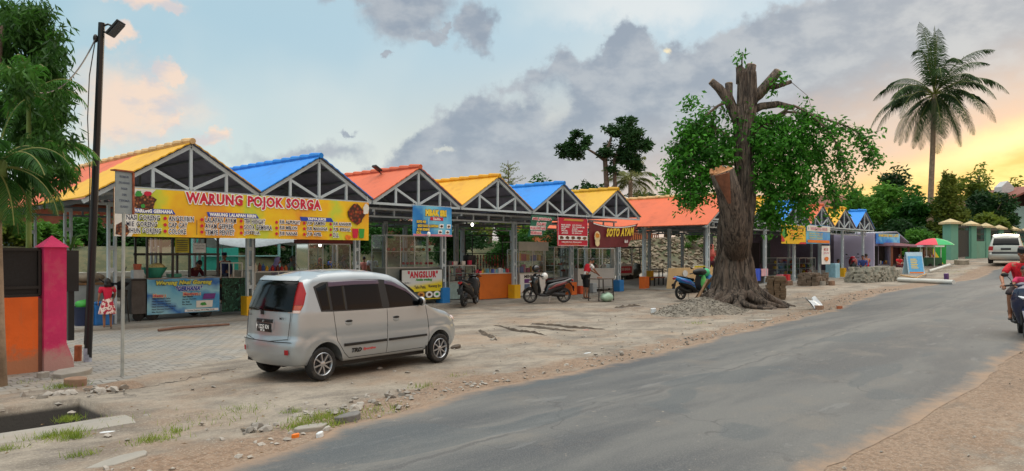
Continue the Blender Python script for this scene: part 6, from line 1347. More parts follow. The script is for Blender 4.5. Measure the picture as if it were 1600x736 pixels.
# low bench, boards
def bench(label, px, py, w_, m, d_=.35, h=.42):
    p_ = gp(px, py); t = thing('low_bench', label, 'bench', (p_.x, p_.y, p_.z+.05)); q = MB(); q.bx(-w_/2, w_/2, -d_/2, d_/2, h-.05, h); q.build('seat', m, t)
    for x in (-1, 1):
        for y in (-1, 1): q = MB(); q.bx(x*(w_/2-.06)-.025, x*(w_/2-.06)+.025, y*(d_/2-.05)-.025, y*(d_/2-.05)+.025, 0, h-.052); q.build('leg', black, t)
bench('low brown bench right of the orange column base', 1026, 448, .9, mat('red brown wood', (130, 70, 50), .6))
bench('low dark bench farther back among the market columns', 1022, 436, 1.6, mat('navy seat', (50, 50, 70), .6), h=.55)
xa, xb, zt_, zb_ = fit(1043, 1118, 418, 449, 15.6); bo = thing('plywood_board', 'beige plywood board with a small white oval notice behind the blue scooter', 'board', ((xa+xb)/2, 15.6, zb_)); q = MB(); hw = (xb-xa)/2; q.box((0, 0, (zt_-zb_)/2), (hw*2, .02, zt_-zb_), Matrix.Rotation(R(6), 3, 'X')); q.build('board', mat('beige ply', (206, 178, 132), .7, 0, .08, 3), bo); q = MB(); q.prism([(p_[0], p_[1]) for p_ in circ(-hw*.35, (zt_-zb_)*.72, .2, 18, .13)], -.06, -.05, 'y'); q.build('notice', mat('grey paper', (200, 204, 206)), bo)
xa, xb, zt_, zb_ = fit(1086, 1122, 415, 436, 15.9); q = MB(); q.bx(-(xb-xa)/2, (xb-xa)/2, 0, .03, 0, zt_-zb_); o = q.build('yellow_board', mat('yellow sheet', (222, 206, 40), .5)); o.location = ((xa+xb)/2, 15.9, zb_); tag(o, 'bright yellow board leaning left of the lopped tree trunk', 'board')
# bundle over the blue scooter's bars
jp = gp(1100, 468)
for lab, dx_, dy_, z, rr, col in (('black jacket heaped over the handlebar of the blue scooter', -.32, 0, .98, (.34, .2, .13), (18, 20, 24)), ('green and white jacket over the blue scooter handlebar', .1, .05, .92, (.28, .18, .16), (60, 190, 130)), ('lime green bag hanging beside the blue scooter front', -.25, -.12, .45, (.12, .1, .26), (110, 210, 110)), ('blue cloth bag hanging against the tree by the scooter', .30, -.05, .50, (.2, .14, .26), (50, 130, 190))):
    sack(lab, (jp.x+dx_, jp.y+dy_, z), rr, mat('cloth %d %d %d' % col, col, .6, 0, .15, 9), 'jacket' if 'jacket' in lab else 'bag', 'jacket' if 'jacket' in lab else 'bag', int(z*9))
for lab, a, b in (('upper wooden plank leaning against the trunk beside the blue scooter', (1087, 464, .0), (1118, 428, .0)), ('lower wooden plank leaning on the roots beside the blue scooter', (1085, 475, 0), (1106, 436, 0))):
    A = gp(a[0], a[1]+2); Bp = wp(b[0], b[1], 26.0); q = MB(); q.bar((0, 0, 0), Bp-A, .10, .03); o = q.build('wooden_plank', wood); o.location = A; tag(o, lab, 'plank')
# white bag on bricks near the road
bp_ = gp(1283, 484); q = MB(); q.grid(10, 8, lambda u, v: (-.42+.84*u+.05*math.sin(v*5), .05+.25*v+.06*math.sin(u*9), .05+.36*v*(1-.35*math.sin(math.pi*u)))); n = len(q.v); q.add([(a, b+.03, c) for a, b, c in q.v], [f[::-1] for f in q.f]); o = q.build('white_bag', mat('white plastic', (210, 216, 220), .35), smooth='all', fix=False); o.location = bp_; tag(o, 'torn white plastic bag standing on the dirt at the road edge', 'plastic bag')
slab(1280, 484, .5, .3, .14, 'brown block in front of the torn white bag', .1, MATS['brown slab'], 'block', 'stone_block'); slab(1312, 482, .5, .2, .08, 'reddish broken brick right of the torn white bag', .3, MATS['brick'], 'brick', 'brick_chunk')
slab(1021, 488, .34, .2, .12, 'small white crumpled litter left of the gravel pile', .4, mat('white plastic', (210, 216, 220)), 'litter', 'litter_scrap')
slab(462, 684, .10, .05, .04, 'orange wrapper scrap on the asphalt edge', .2, mat('orange print', (226, 120, 30)), 'litter', 'litter_scrap'); slab(500, 683, .12, .06, .05, 'white wrapper scrap at the pale concrete piece', .5, mat('white plastic', (210, 216, 220)), 'litter', 'litter_scrap')
for i, (px, py, lab) in enumerate(((168, 676, 'thin white paper strip on the dirt beside the grass tuft'), (135, 666, 'small white paper scrap near the upper grass tuft'), (262, 712, 'white scrap near the bottom edge left of the asphalt'), (915, 516, 'reddish scrap on the dirt below the black scooter'), (918, 552, 'white scrap on the dirt near the asphalt in the middle'))):
    slab(px, py, .16, .05, .012, lab, i*.7, mat('pink scrap', (190, 120, 110), .6) if i == 3 else mat('white plastic', (210, 216, 220)), 'litter', 'litter_scrap')
q = MB(); q.tube([(0, 0, 0), (.5, .05, .02), (1.2, .12, .01), (1.75, .2, .0)], [.03, .035, .03, .025], 8); o = q.build('wooden_pole', mat('bark stick', (110, 80, 66), .8, 0, .2, 8)); o.location = gp(247, 516, .06); tag(o, 'brown wooden pole lying on the paving in front of the food cart', 'pole')
# paving block stacks
def pavers(label, px, py, nx, ny, nz, col, jit=.02, rz=0, grp=None, sz=(.22, .20, .085), prune=0, seed=1):
    random.seed(seed); p_ = gp(px, py); q = MB()
    for i in range(nx):
        for j in range(ny):
            top = nz-int(random.random()*nz*prune)
            for k in range(top): q.box(((i-nx/2)*(sz[0]+.012)+random.uniform(-jit, jit), (j-ny/2)*(sz[1]+.012)+random.uniform(-jit, jit), k*sz[2]+sz[2]/2+.001*k), (sz[0], sz[1], sz[2]-.006), Matrix.Rotation(random.uniform(-.12, .12), 3, 'Z'))
    o = q.build('paver_stack', mat('paver %d' % col[0], col, .9, 0, .3, 3, .4, 30)); o.location = p_; o.rotation_euler = (0, 0, rz); return tag(o, label, 'paver stack', kind='stuff')
pavers('tall stack of brown paving blocks beside the tree roots', 1207, 467, 4, 3, 10, (122, 104, 84), .03, .5, prune=.15)
pavers('low row of brown paving block stacks before the glass shop cases', 1268, 446, 9, 4, 7, (112, 98, 84), .03, .1, prune=.5, seed=4)
pavers('large grey wall of stacked paving blocks before the lilac wall', 1362, 440, 16, 5, 9, (156, 154, 142), .05, -.15, prune=.65, seed=6)
for px, py, lab in ((1234, 446, 'grey block lying left of the low brown paver row'), (1251, 446, 'square pale block at the front of the low brown paver row'), (1300, 446, 'brown block at the right end of the low brown paver row'), (1284, 447, 'white block in front of the low brown paver row')):
    slab(px, py, .5, .35, .22, lab, .2, concrete if 'pale' in lab or 'white' in lab else MATS['brown slab'], 'block', 'stone_block')
# table with cloths behind the stack
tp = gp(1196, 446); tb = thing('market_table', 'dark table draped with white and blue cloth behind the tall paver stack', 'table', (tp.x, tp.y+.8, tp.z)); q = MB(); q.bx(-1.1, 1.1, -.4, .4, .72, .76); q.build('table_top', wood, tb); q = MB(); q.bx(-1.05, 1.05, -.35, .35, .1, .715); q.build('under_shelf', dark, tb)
q = MB(); q.grid(10, 6, lambda u, v: (-.25+.5*u, -.42-.02*math.sin(u*14), .20+.6*v)); q.build('blue_cloth', mat('cloth 60 90 200', (60, 90, 200), .8), tb, smooth='all'); q = MB(); q.grid(10, 6, lambda u, v: (.4+.7*u, -.42-.02*math.sin(u*14), .42+.36*v)); q.build('pink_cloth', mat('cloth 214 170 180', (214, 170, 180), .8), tb, smooth='all'); q = MB(); q.grid(10, 6, lambda u, v: (-1.1+.8*u, -.42-.02*math.sin(u*14), .45+.33*v)); q.build('white_cloth', white, tb, smooth='all')
xa, xb, zt_, zb_ = fit(1214, 1246, 403, 442, 17.2); case('glass shop case with green shelves left under the yellow banner', xa, xb, 17.2, 17.8, zb_, zt_, zb_+.45, mat('pale teal cabinet', (146, 170, 168)), 2, mull=1)
goods('packets on the shelves of the left far shop case', xa+.1, xb-.1, 17.3, 17.6, (zb_+.5, zb_+.8, zb_+1.1), 9, .18, 14)
xa, xb, zt_, zb_ = fit(1249, 1274, 403, 440, 17.0); case('glass shop case with bottles right under the small blue banner', xa, xb, 17.0, 17.6, zb_, zt_, zb_+.45, mat('pale teal cabinet', (146, 170, 168)), 2, mull=0)
goods('bottles and jars in the right far shop case', xa+.1, xb-.1, 17.1, 17.4, (zb_+.5, zb_+.85), 8, .26, 15, 'b')
for px, lab, col in ((1219, 'pink plastic stool by the far shop cases', (206, 120, 130)), (1229, 'red plastic stool by the far shop cases', (196, 40, 50))):
    p_ = gp(px, 443); q = MB(); q.prism([(-.17, 0), (.17, 0), (.13, .45), (-.13, .45)], -.14, .14, 'y'); o = q.build('plastic_stool', mat('cloth %d %d %d' % col, col, .5), bevel=.02); o.location = p_; tag(o, lab, 'stool')
q = MB(); q.bx(-.35, .35, -.3, .3, 0, .95); o = q.build('ice_box', mat('sky plastic', (150, 196, 214), .4), bevel=.04); o.location = wp(1301, 437, 43); tag(o, 'pale blue ice box left of the seated woman in olive', 'ice box')
p_ = wp(1334, 428, 44.5); scooter('parked_scooter', 'small red scooter parked behind the grey paver wall', p_, R(20), mat('red scooter paint', (186, 24, 50), .25, coat=1), crim)
# ================================================================ FAR RIGHT: KIOSK, STALLS, WALL, HOUSE
kp = wp(1380, 430, 51); kd = A43-R(90)    # faces the street
ks = thing('kiosk', 'small lilac kiosk with grey lean-to roof and a blue banner', 'kiosk', kp, R(-14))
q = MB(); q.bx(-1.5, -.55, 0, .15, 0, 2.75); q.bx(-.55, 1.1, 0, .15, 2.05, 2.75); q.bx(.75, 1.1, .0, .15, .0, 2.049); q.bx(-.55, .749, 0, .15, 0, .75); q.bx(1.0, 1.1, .151, 3, 0, 2.7); q.bx(-1.5, -1.4, .151, 3, 0, 2.7); q.bx(-1.39, .99, 2.9, 3, 0, 2.7); q.build('wall', lil, ks)
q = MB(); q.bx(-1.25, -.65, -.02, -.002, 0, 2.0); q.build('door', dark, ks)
q = MB(); q.bx(-.5, .7, .3, .35, .8, 2.0); q.build('interior_shelf', mat('dim interior', (60, 52, 50), .9, 0, .4, 5), ks)
q = MB(); q.prism([(-1.8, 2.80), (1.0, 2.95), (2.5, 2.25), (2.5, 2.32), (1.0, 3.03), (-1.8, 2.88)], -.4, 3.1, 'y'); q.build('roof', mat('grey lean-to roof', (140, 146, 160), .6, 0, .1, 2), ks)
q = MB(); q.bx(-1.6, 1.25, -.46, -.42, 2.16, 2.84); kb = q.build('blue_banner', printmat('deep banner print', [(30, 70, 190), (30, 140, 210), (120, 200, 230), (20, 90, 200)], .35, 1.0), ks)
text('WARUNG MAK LASTI', -.15, 2.72, 2.4, .17, mat('yellow print', (232, 200, 60)), kb, -.475, .012)
goods('cakes and packets on the serving shelf of the lilac kiosk', kp.x-.3, kp.x+.6, kp.y-.1, kp.y+.1, (kp.z+.78,), 7, .25, 17)
# pink roofed stall
pp_ = wp(1414, 429, 50); ps = thing('market_stall', 'open stall with dull pink flat roof right of the lilac kiosk', 'stall', pp_, R(-30)); q = MB(); q.prism([(-1.2, 1.95), (1.8, 1.85), (1.8, 1.95), (-1.2, 2.15)], -.3, 2.2, 'y'); q.build('roof', mat('dull pink sheet', (170, 130, 140), .7, 0, .1, 2), ps)
for x in (-1.1, .3, 1.6):
    for y in (0, 2.0): q = MB(); q.bx(x-.05, x+.05, y-.05, y+.05, 0, 1.9); q.build('post', mat('brown post', (130, 80, 56), .7), ps)
q = MB(); q.bx(-1.1, 1.6, 2.05, 2.1, 0, 1.85); q.build('back_wall', mat('maroon boards', (84, 40, 44), .8, 0, .2, 4), ps)
q = MB(); q.bx(-.9, .6, -.32, -.28, .0, .06); q.bx(-.9, .6, -.32, -.28, .75, .8); 
for x in (-.88, .58): q.bx(x-.02, x+.02, -.32, -.28, .061, .749)
q.build('rail', white, ps)
# A-board
ap = wp(1430, 428, 42.5); ab = thing('sandwich_board', 'pale blue sandwich board with yellow text before the pink stall', 'signboard', ap, R(-42)); q = MB(); q.box((0, 0, .62), (.98, .04, 1.28), Matrix.Rotation(R(-12), 3, 'X')); q.box((0, .30, .62), (.98, .04, 1.28), Matrix.Rotation(R(12), 3, 'X')); q.build('board', mat('pale blue board', (176, 206, 222), .5), ab)
def onb(u, z, dy=-.035): return (u, dy-(.62-z)*math.tan(R(12))*1.0-.0, z)
def bp2(x0, x1, z0, z1, m, nm, par): q = MB(); q.add([onb(x0, z0), onb(x1, z0), onb(x1, z1), onb(x0, z1)], [(0, 1, 2, 3)]); return q.build(nm, m, par)
a_ = bp2(-.42, .42, .12, 1.02, mat('board blue', (90, 170, 220), .5), 'blue_panel', ab); 
for i in range(6): q = MB(); z = .32+.1*i; q.add([onb(-.3, z, -.04), onb(.12-.05*(i % 2), z, -.04), onb(.12-.05*(i % 2), z+.05, -.04), onb(-.3, z+.05, -.04)], [(0, 1, 2, 3)]); q.build('text_line', mat('yellow print', (232, 200, 60)), a_)
bp2(-.42, .42, .04, .115, mat('orange print', (226, 120, 30)), 'orange_strip', ab)
# parasol
up_ = wp(1460, 420, 48); um = thing('parasol', 'red, green and yellow parasol over a small snack cart', 'parasol', up_, .4)
seg = [(90, 110, 190), (206, 50, 70), (206, 50, 70), (206, 50, 70), (30, 160, 90), (30, 160, 90), (230, 200, 80), (230, 200, 80)]
for i, c in enumerate(seg):
    q = MB(); q.grid(4, 5, lambda u, v: (1.15*v*math.cos((i+u)*math.pi/4), 1.15*v*math.sin((i+u)*math.pi/4), 1.98-.42*v**2+(.0 if v < 1 else -.02))); q.build('canopy_panel', mat('cloth %d %d %d' % c, c, .6, 0, .05), um, smooth='all')
q = MB(); q.tube([(0, 0, 0), (0, 0, 1.98)], .02, 8); q.build('pole', white, um)
cp = wp(1457, 421, 49.5); sc2 = thing('snack_cart', 'green snack cart with white top under the parasol', 'food cart', cp, R(-30)); q = MB(); q.bx(-.8, .5, -.3, .3, .25, .8); q.build('cabinet', mat('dark green cabinet', (50, 90, 64), .6, 0, .2), sc2); q = MB(); q.bx(-.9, .6, -.4, .4, 1.5, 1.6); q.build('roof', white, sc2)
for x in (-.75, .45):
    for y in (-.25, .25): q = MB(); q.bx(x-.02, x+.02, y-.02, y+.02, .8, 1.5); q.build('post', white, sc2)
wheel_s('wheel', -.5, -.3, .2, .2, sc2); wheel_s('wheel', .3, -.3, .2, .2, sc2)
goods('jars and snacks on the green snack cart', cp.x-.5, cp.x+.3, cp.y-.1, cp.y+.1, (cp.z+.82,), 8, .3, 19, 'b')
gb = thing('green_board', 'upright bright green and yellow board beside the snack cart', 'signboard', wp(1468, 415, 50.5), R(-38)); q = MB(); q.bx(-.5, .5, 0, .04, .1, 1.75); f_ = q.build('panel', mat('bright green', (30, 150, 60), .5), gb); q = MB(); q.add([(-.5, -.01, .1), (.3, -.01, .1), (-.5, -.01, 1.2)], [(0, 1, 2)]); q.build('yellow_corner', mat('yellow print', (232, 200, 60)), f_)
# white concrete pole lying by the road, planks
A = gp(1404, 437, .12); B_ = gp(1490, 441, .12); q = MB(); q.tube([(0, 0, 0), B_-A], .11, 12); o = q.build('concrete_pipe', mat('pale pipe', (196, 196, 190), .7, 0, .08, 2)); o.location = A; tag(o, 'long pale concrete pipe lying on the ground by the road', 'pipe')
A = gp(1452, 424, .1); B_ = gp(1484, 414, .35); q = MB(); q.tube([(0, 0, 0), B_-A], .09, 10); o = q.build('concrete_pipe', MATS['pale pipe']); o.location = A; tag(o, 'shorter pale pipe propped up behind the long pipe', 'pipe')
for i, (a, b, lab) in enumerate((((1372, 424), (1432, 434), 'long bamboo pole leaning down from the grey paver wall'), ((1432, 434), (1447, 428), 'short bamboo pole crossing the end of the long one'))):
    A = gp(*a, .35 if i == 0 else .1); B_ = gp(*b, .08); q = MB(); q.tube([(0, 0, 0), B_-A], .035, 8); o = q.build('bamboo_pole', mat('bamboo', (196, 156, 104), .6)); o.location = A; tag(o, lab, 'bamboo pole')
slab(1476, 444, .5, .35, .2, 'grey stone at the right end of the long pipe', .2, rubble_m, 'stone', 'round_stone'); slab(1479, 437, .3, .25, .34, 'blue and red paint can on the end of the long pipe', .2, mat('cloth 90 60 110', (90, 60, 110), .6), 'paint can', 'paint_can')
slab(1503, 413, 2.2, 1.0, .3, 'flat pile of pale timber in front of the green gate', .2, mat('grey timber', (150, 140, 124), .8, 0, .3, 3), 'timber pile', 'timber_pile')
# green wall with pillars and gate
grn = mat('faded green wall paint', (100, 150, 130), .8, 0, .08, 1.2, dirt=((96, 120, 100), .5)); capm2 = mat('pillar cap', (196, 176, 136), .8, 0, .12, 3)
pil = [(1485, 346, 405, 56, .72), (1517, 349, 403, 58.5, .55), (1540, 352, 402, 61, .5), (1561, 355, 401, 64, .5), (1582, 357, 400, 67, .5), (1604, 359, 399, 70, .75), (1626, 361, 398, 73, .75)]
P3 = [(wp(a, c, e), wp(a, b, e).z-wp(a, c, e).z, w__) for a, b, c, e, w__ in pil]
wl_ = thing('garden_wall', 'faded green garden wall with capped pillars and dark ironwork beyond the road', 'wall', P3[0][0])
for i, (p_, h, w__) in enumerate(P3):
    c = p_-P3[0][0]; q = MB(); q.box((c.x, c.y, c.z+h/2-.5), (w__, w__, h+.6), Matrix.Rotation(R(-28), 3, 'Z')); pl_ = q.build('pillar', grn, wl_)
    q = MB(); rt = Matrix.Rotation(R(-28), 3, 'Z'); q.box((c.x, c.y, c.z+h-.14), (w__+.4, w__+.4, .14), rt); hw = (w__+.3)/2; vs = [Vector((a*hw, b*hw, 0)) for a, b in ((-1, -1), (1, -1), (1, 1), (-1, 1))]+[Vector((0, 0, .28))]; q.add([rt @ v+Vector((c.x, c.y, c.z+h-.065)) for v in vs], [(0, 1, 4), (1, 2, 4), (2, 3, 4), (3, 0, 4), (3, 2, 1, 0)]); q.build('pillar_cap', capm2, pl_)
    if i:
        c0 = P3[i-1][0]-P3[0][0]; a = c0.lerp(c, .12); b = c0.lerp(c, .88); hh = h*.5
        if i > 1:
            q = MB(); q.bar(a+Vector((0, 0, hh/2-.3)), b+Vector((0, 0, hh/2-.3)), .2, hh+.6); q.build('wall_panel', grn, wl_)
        q = MB(); n = 10; z0 = hh if i > 1 else .1; z1 = h*.93
        for k in range(n+1): m__ = a.lerp(b, k/n); q.tube([m__+Vector((0, 0, z0)), m__+Vector((0, 0, z1+.25*math.sin(math.pi*k/n)*(1 if i > 1 else .3)))], .03, 5)
        for zz_ in (z0+.1, (z0+z1)/2, z1-.1): q.bar(a+Vector((0, 0, zz_)), b+Vector((0, 0, zz_)), .04, .12)
        if i == 1: q.bar(a+Vector((0, 0, h*.42)), b+Vector((0, 0, h*.42)), .05, h*.75)
        q.build('gate' if i == 1 else 'iron_grille', mat('dark iron', (52, 56, 56), .6, .4, .2), wl_)
# dark fence behind kiosk
# house on the right
hp_ = wp(1590, 380, 88); hs = thing('house', 'old house with brown tiled roof and pale gable at the right edge', 'house', hp_, R(-40)); rf = mat('brown roof tiles', (126, 74, 62), .8, 0, .25, 3, .6, 8)
q = MB(); q.bx(-2.5, 6, 0, 6, 0, 4.4); q.build('wall', mat('pale teal wall', (150, 180, 176), .8, 0, .1, 1), hs)
q = MB(); q.prism([(-4.0, 4.3), (1.5, 6.6), (7, 4.3), (7, 4.5), (1.5, 6.85), (-4.0, 4.5)], -1.6, 7, 'y'); q.build('roof', rf, hs)
q = MB(); q.prism([(-1.2, 6.1), (.4, 6.1), (.4, 6.8), (-.4, 7.5), (-1.2, 6.8)], 1, 2.2, 'y'); q.build('dormer', mat('pale plaster', (190, 190, 190), .8), hs)
q = MB(); q.bx(-1.4, 0, -.05, -.002, 2.2, 3.6); q.build('window', dark, hs)
for x in (-3.2, 1.0): q = MB(); q.bx(x-.12, x+.12, -1.3, -1.06, 0, 4.5); q.build('porch_post', wood, hs)
def house(label, x, y, z, w__, dp, h, rr, wall, roof, rz=0, wins=3, lean=0):
    t = thing('house', label, 'house', (x, y, z), rz); q = MB(); q.bx(-w__/2, w__/2, 0, dp, -1.5, h); q.build('wall', wall, t)
    q = MB(); q.add([(-w__/2-.5, -.6, h-.1), (w__/2+.5, -.6, h-.1), (w__/2+.5, dp+.6, h-.1), (-w__/2-.5, dp+.6, h-.1), (-w__/2+1, dp/2, h+rr), (w__/2-1, dp/2, h+rr)], [(0, 1, 5, 4), (2, 3, 4, 5), (1, 2, 5), (3, 0, 4), (3, 2, 1, 0)]); q.build('roof', roof, t)
    for i in range(wins):
        x_ = -w__/2+w__*(i+.5)/wins; q = MB(); q.bx(x_-.5, x_+.5, -.04, -.003, .9, 2.1); f_ = q.build('window', white, t); q = MB(); q.bx(x_-.42, x_+.42, -.05, -.042, .98, 2.02); q.build('pane', mat('dim pane', (70, 92, 88)), f_)
    return t
terr = mat('terracotta plaster', (206, 116, 72), .85, 0, .1, 1.2); brk = mat('rosy brick', (150, 92, 78), .9, 0, .2, 3)
h1 = house('terracotta house with a balustrade on the stony bank behind the market', 51.5, 36, 2.6, 11, 7, 3.4, 1.2, terr, rf)
q = MB(); q.bx(-3.2, 4.5, -1.3, -1.22, .85, .95)
for i in range(26): q.bx(-3.2+i*.306-.04, -3.2+i*.306+.04, -1.29, -1.23, .0, .85)
q.build('balustrade', mat('brown post', (130, 80, 56)), h1)
house('rosy brick house with shallow roof seen between trees at the far left', S(95, 37), 37, .9, 7, 5, 3.2, 1.0, brk, rf, 0, 2)
house('long rosy brick house behind the fruit stall and scooter', 28, 37.5, .9, 10, 6, 3.0, 1.1, brk, rf)
house('low dark roofed house behind the lopped tree on the right', wp(1290, 380, 75).x, wp(1290, 380, 75).y, 1.5, 12, 7, 4.4, 2.2, mat('dim plaster', (140, 130, 120), .9), rf, R(-40))
# low white wall and green structure behind the left stalls
q = MB(); q.bx(-.0, 17, 29.0, 29.25, .0, .95); q.bx(-.05, 17.05, 28.9, 29.35, .952, 1.12); q.build('low_wall', mat('off white wall', (190, 192, 184), .8, 0, .08, 1, dirt=((140, 140, 128), .4))); tag(bpy.data.objects['low_wall'], 'long low off white wall behind the left half of the market', 'wall')
q = MB(); q.bx(-.02, 17, 31.5, 31.9, .3, .9); tag(q.build('rubble_kerb', mat('red earth', (160, 96, 70), .9, 0, .3, 2, .5)), 'reddish rubble kerb on the slope behind the low off white wall', 'kerb')
tn = thing('teal_shed', 'small teal fenced booth behind the food cart', 'booth', (S(348, 30.5), 30.5, .6)); q = MB(); q.bx(-.9, .7, 0, 1.2, 0, 2.1); q.build('wall', mat('teal board', (40, 150, 134), .6, 0, .08), tn); q = MB(); frame(q, -1.3, 2.6, -.1, .0, 0, 2.3, .05, (1.1,)); q.build('rail_frame', mat('pale teal paint', (130, 180, 176), .6), tn)
tt = thing('tarpaulin_tent', 'pale grey tarpaulin awning on thin poles behind the banner', 'awning', (S(415, 28), 28, .1)); q = MB(); q.grid(12, 6, lambda u, v: (-2.2+4.4*u, 2.2*v-.6, 2.55-.5*abs(2*v-1)-.12*math.sin(math.pi*u*2))); n = len(q.v); q.add([(a, b, c-.02) for a, b, c in q.v], [f[::-1] for f in q.f]); q.build('tarpaulin', mat('grey tarpaulin', (166, 178, 184), .6), tt, smooth='all', fix=False)
for x in (-2.1, 2.1):
    for y in (-.55, 1.5): q = MB(); q.tube([(x, y, 0), (x, y, 2.05)], .025, 6); q.build('pole', mat('pale teal paint', (130, 180, 176)), tt)
# stones of the bank
random.seed(21); q = MB()
for i in range(1300):
    x = random.uniform(39, 66); y = random.uniform(28.8, 33.0); stone(q, x, y, gz(x, y)+bank_z(x, y)+.05, random.uniform(.10, .28))
tag(q.build('bank_stones', mat('bank stone', (128, 116, 98), .9, 0, .4, 1.0, .4, 20), fix=False), 'rough stones covering the bank behind the market', 'stones', kind='stuff')
# tables and small clutter under the left bays
def table(label, px, d, w_, dp, h, m, cloth=None):
    t = thing('table', label, 'table', (S(px, d), d, .1)); q = MB(); q.bx(-w_/2, w_/2, 0, dp, h-.04, h); q.build('table_top', m, t)
    for x in (-w_/2+.05, w_/2-.05):
        for y in (.05, dp-.05): q = MB(); q.bx(x-.025, x+.025, y-.025, y+.025, 0, h-.042); q.build('leg', black, t)
    return t
table('low table with red top under the blue gable bay far inside', 470, 23.5, 1.6, .7, .75, mat('red top', (150, 50, 44), .5)); table('long pale table under the first gable bay', 250, 23.2, 2.2, .7, .78, mat('pale laminate', (206, 200, 190))); table('dark wooden table under the orange gable bay', 610, 23, 1.6, .7, .76, wood); table('pale table between posts under the yellow gable bay', 700, 24, 1.8, .7, .76, mat('pale laminate', (206, 200, 190)))
goods('bottles and tubs on the long pale table', S(235, 23.4), S(265, 23.4), 23.3, 23.7, (.9,), 10, .28, 23, 'b')
goods('bottles and tubs on the pale table by the posts', S(685, 24.2), S(712, 24.2), 24.1, 24.5, (.88,), 9, .28, 24, 'b')
# ================================================================ LEFT FOREGROUND
pnk = mat('pink wall paint', (206, 44, 100), .8, 0, .12, 3, .3, 25, splash=(176, 150, 136), dirt=((170, 120, 110), .5)); org = mat('orange wall paint', (232, 104, 36), .85, 0, .1, 3, .3, 25, splash=(160, 120, 92), dirt=((190, 90, 40), .35))
p_ = gp(86, 581); pw = .30
gt = thing('boundary_wall', 'orange boundary wall ending in a bright pink pillar with black screen', 'wall', (p_.x, p_.y, 0), R(3))
q = MB(); q.prism([(-pw/2+.0, -.1), (pw/2+.12, -.1), (pw/2+.09, .17), (pw/2, .42), (pw/2, 1.86), (-pw/2, 1.86), (-pw/2, .5)], -.02, .28, 'y'); pl_ = q.build('pillar', pnk, gt)
q = MB(); hw = pw/2+.03; q.add([(-hw, -.05, 1.862), (hw, -.05, 1.862), (hw, .31, 1.862), (-hw, .31, 1.862), (0, .13, 2.04)], [(0, 1, 4), (1, 2, 4), (2, 3, 4), (3, 0, 4), (3, 2, 1, 0)]); q.build('pillar_cap', pnk, pl_)
q = MB(); q.bx(-4.5, -pw/2-.06, .04, .22, -.1, 1.13); q.build('orange_panel', org, gt); q = MB(); q.bx(-pw/2-.06, -pw/2-.003, .06, .2, -.1, 1.1); q.build('gap_strip', mat('brown gap', (120, 84, 72), .9), gt)
q = MB(); q.bx(-4.5, -pw/2-.02, .10, .14, 1.14, 1.84); sc_ = q.build('screen', mat('perforated black', (26, 28, 32), .5, .2, .3, 30), gt)
q = MB(); frame(q, -4.4, -pw/2-.03, .08, .15, 1.15, 1.83, .04, (1.27,))
for i in range(13): q.bx(-4.4+.3*i, -4.38+.3*i, .075, .085, 1.15, 1.83)
q.build('screen_frame', black, sc_)
pl_ = thing('planter_post', 'dark planter box on a post just behind the pink pillar', 'planter', wp(110, 455, 13.6)); q = MB(); q.bx(-.11, .11, -.1, .1, -.0, .75); q.build('box', black, pl_); q = MB(); q.bx(-.05, .05, -.05, .05, -.9, .0); q.build('post', black, pl_)
q = MB(); random.seed(4)
for k in range(9):
    a = random.random()*6.28; q.tube([(0, 0, .75), (.12*math.cos(a), .12*math.sin(a), 1.0), (.3*math.cos(a), .3*math.sin(a), 1.05)], [.012, .01, .004], 5)
q.build('thin_leaves', leafmat('palm leaf', (44, 84, 34), (86, 122, 48), .25), pl_)
# black lamp pole
p_ = gp(137, 567); top = wp(159, 36, 11.97)
lp_ = thing('lamp_pole', 'tall black lamp pole with white painted foot and a flood lamp', 'lamp pole', p_); tv = top-p_
q = MB(); q.tube([(0, 0, 0), tv*.5, tv], [.058, .055, .05], 14); q.build('pole', mat('black pole paint', (26, 27, 31), .35, .1, .15, 5), lp_, smooth=True)
q = MB(); q.tube([(0, 0, .0), (0, 0, .24)], [.0615, .061], 14); q.build('white_foot', mat('scuffed white', (150, 156, 170), .7, 0, .3, 9), lp_, smooth=True)
cr = Vector((.682, -.731, 0))
q = MB(); q.tube([tv+Vector((0, 0, -.06)), tv+cr*.10+Vector((0, 0, -.02)), tv+cr*.2+Vector((0, 0, -.06))], .016, 8); q.tube([tv+Vector((0, 0, -.14)), tv+cr*.14+Vector((0, 0, -.16))], .014, 8); q.build('lamp_arm', black, lp_)
q = MB(); Mr = Matrix((cr, Vector((.731, .682, 0)), Vector((0, 0, 1)))).transposed() @ Matrix.Rotation(R(-48), 3, 'Y'); q.box(tv+cr*.22+Vector((0, 0, -.09)), (.30, .24, .035), Mr); lh = q.build('lamp_head', black, lp_, bevel=.008)
q = MB(); q.box(tv+cr*.235+Vector((0, 0, -.11)), (.26, .20, .02), Mr); q.build('lamp_glass', mat('dull lamp glass', (60, 64, 70), .3), lh)
q = MB(); a = tv-cr*.1+Vector((0, 0, -.25)); q.tube([tv+Vector((0, 0, -.2)), a], .01, 6); q.ell(a, (.04, .04, .07), 8, 6); q.build('cable_clamp', black, lp_)
q = MB(); q.tube([a, a-cr*.1+Vector((0, 0, -.6)), a-cr*.13+Vector((0, 0, -1.3)), a-cr*.09+Vector((0, 0, -2.3)), a-cr*.12+Vector((0, 0, -3.6)), Vector((-.05, 0, .3))], .009, 5); q.build('hanging_cable', black, lp_)
q = MB(); E = Vector(wp(60, 145, 10.5))-p_; pts = [a.lerp(E, i/12)+Vector((0, 0, -.25*4*(i/12)*(1-i/12))) for i in range(13)]; q.tube(pts, .012, 5); q.build('overhead_cable', black, lp_)
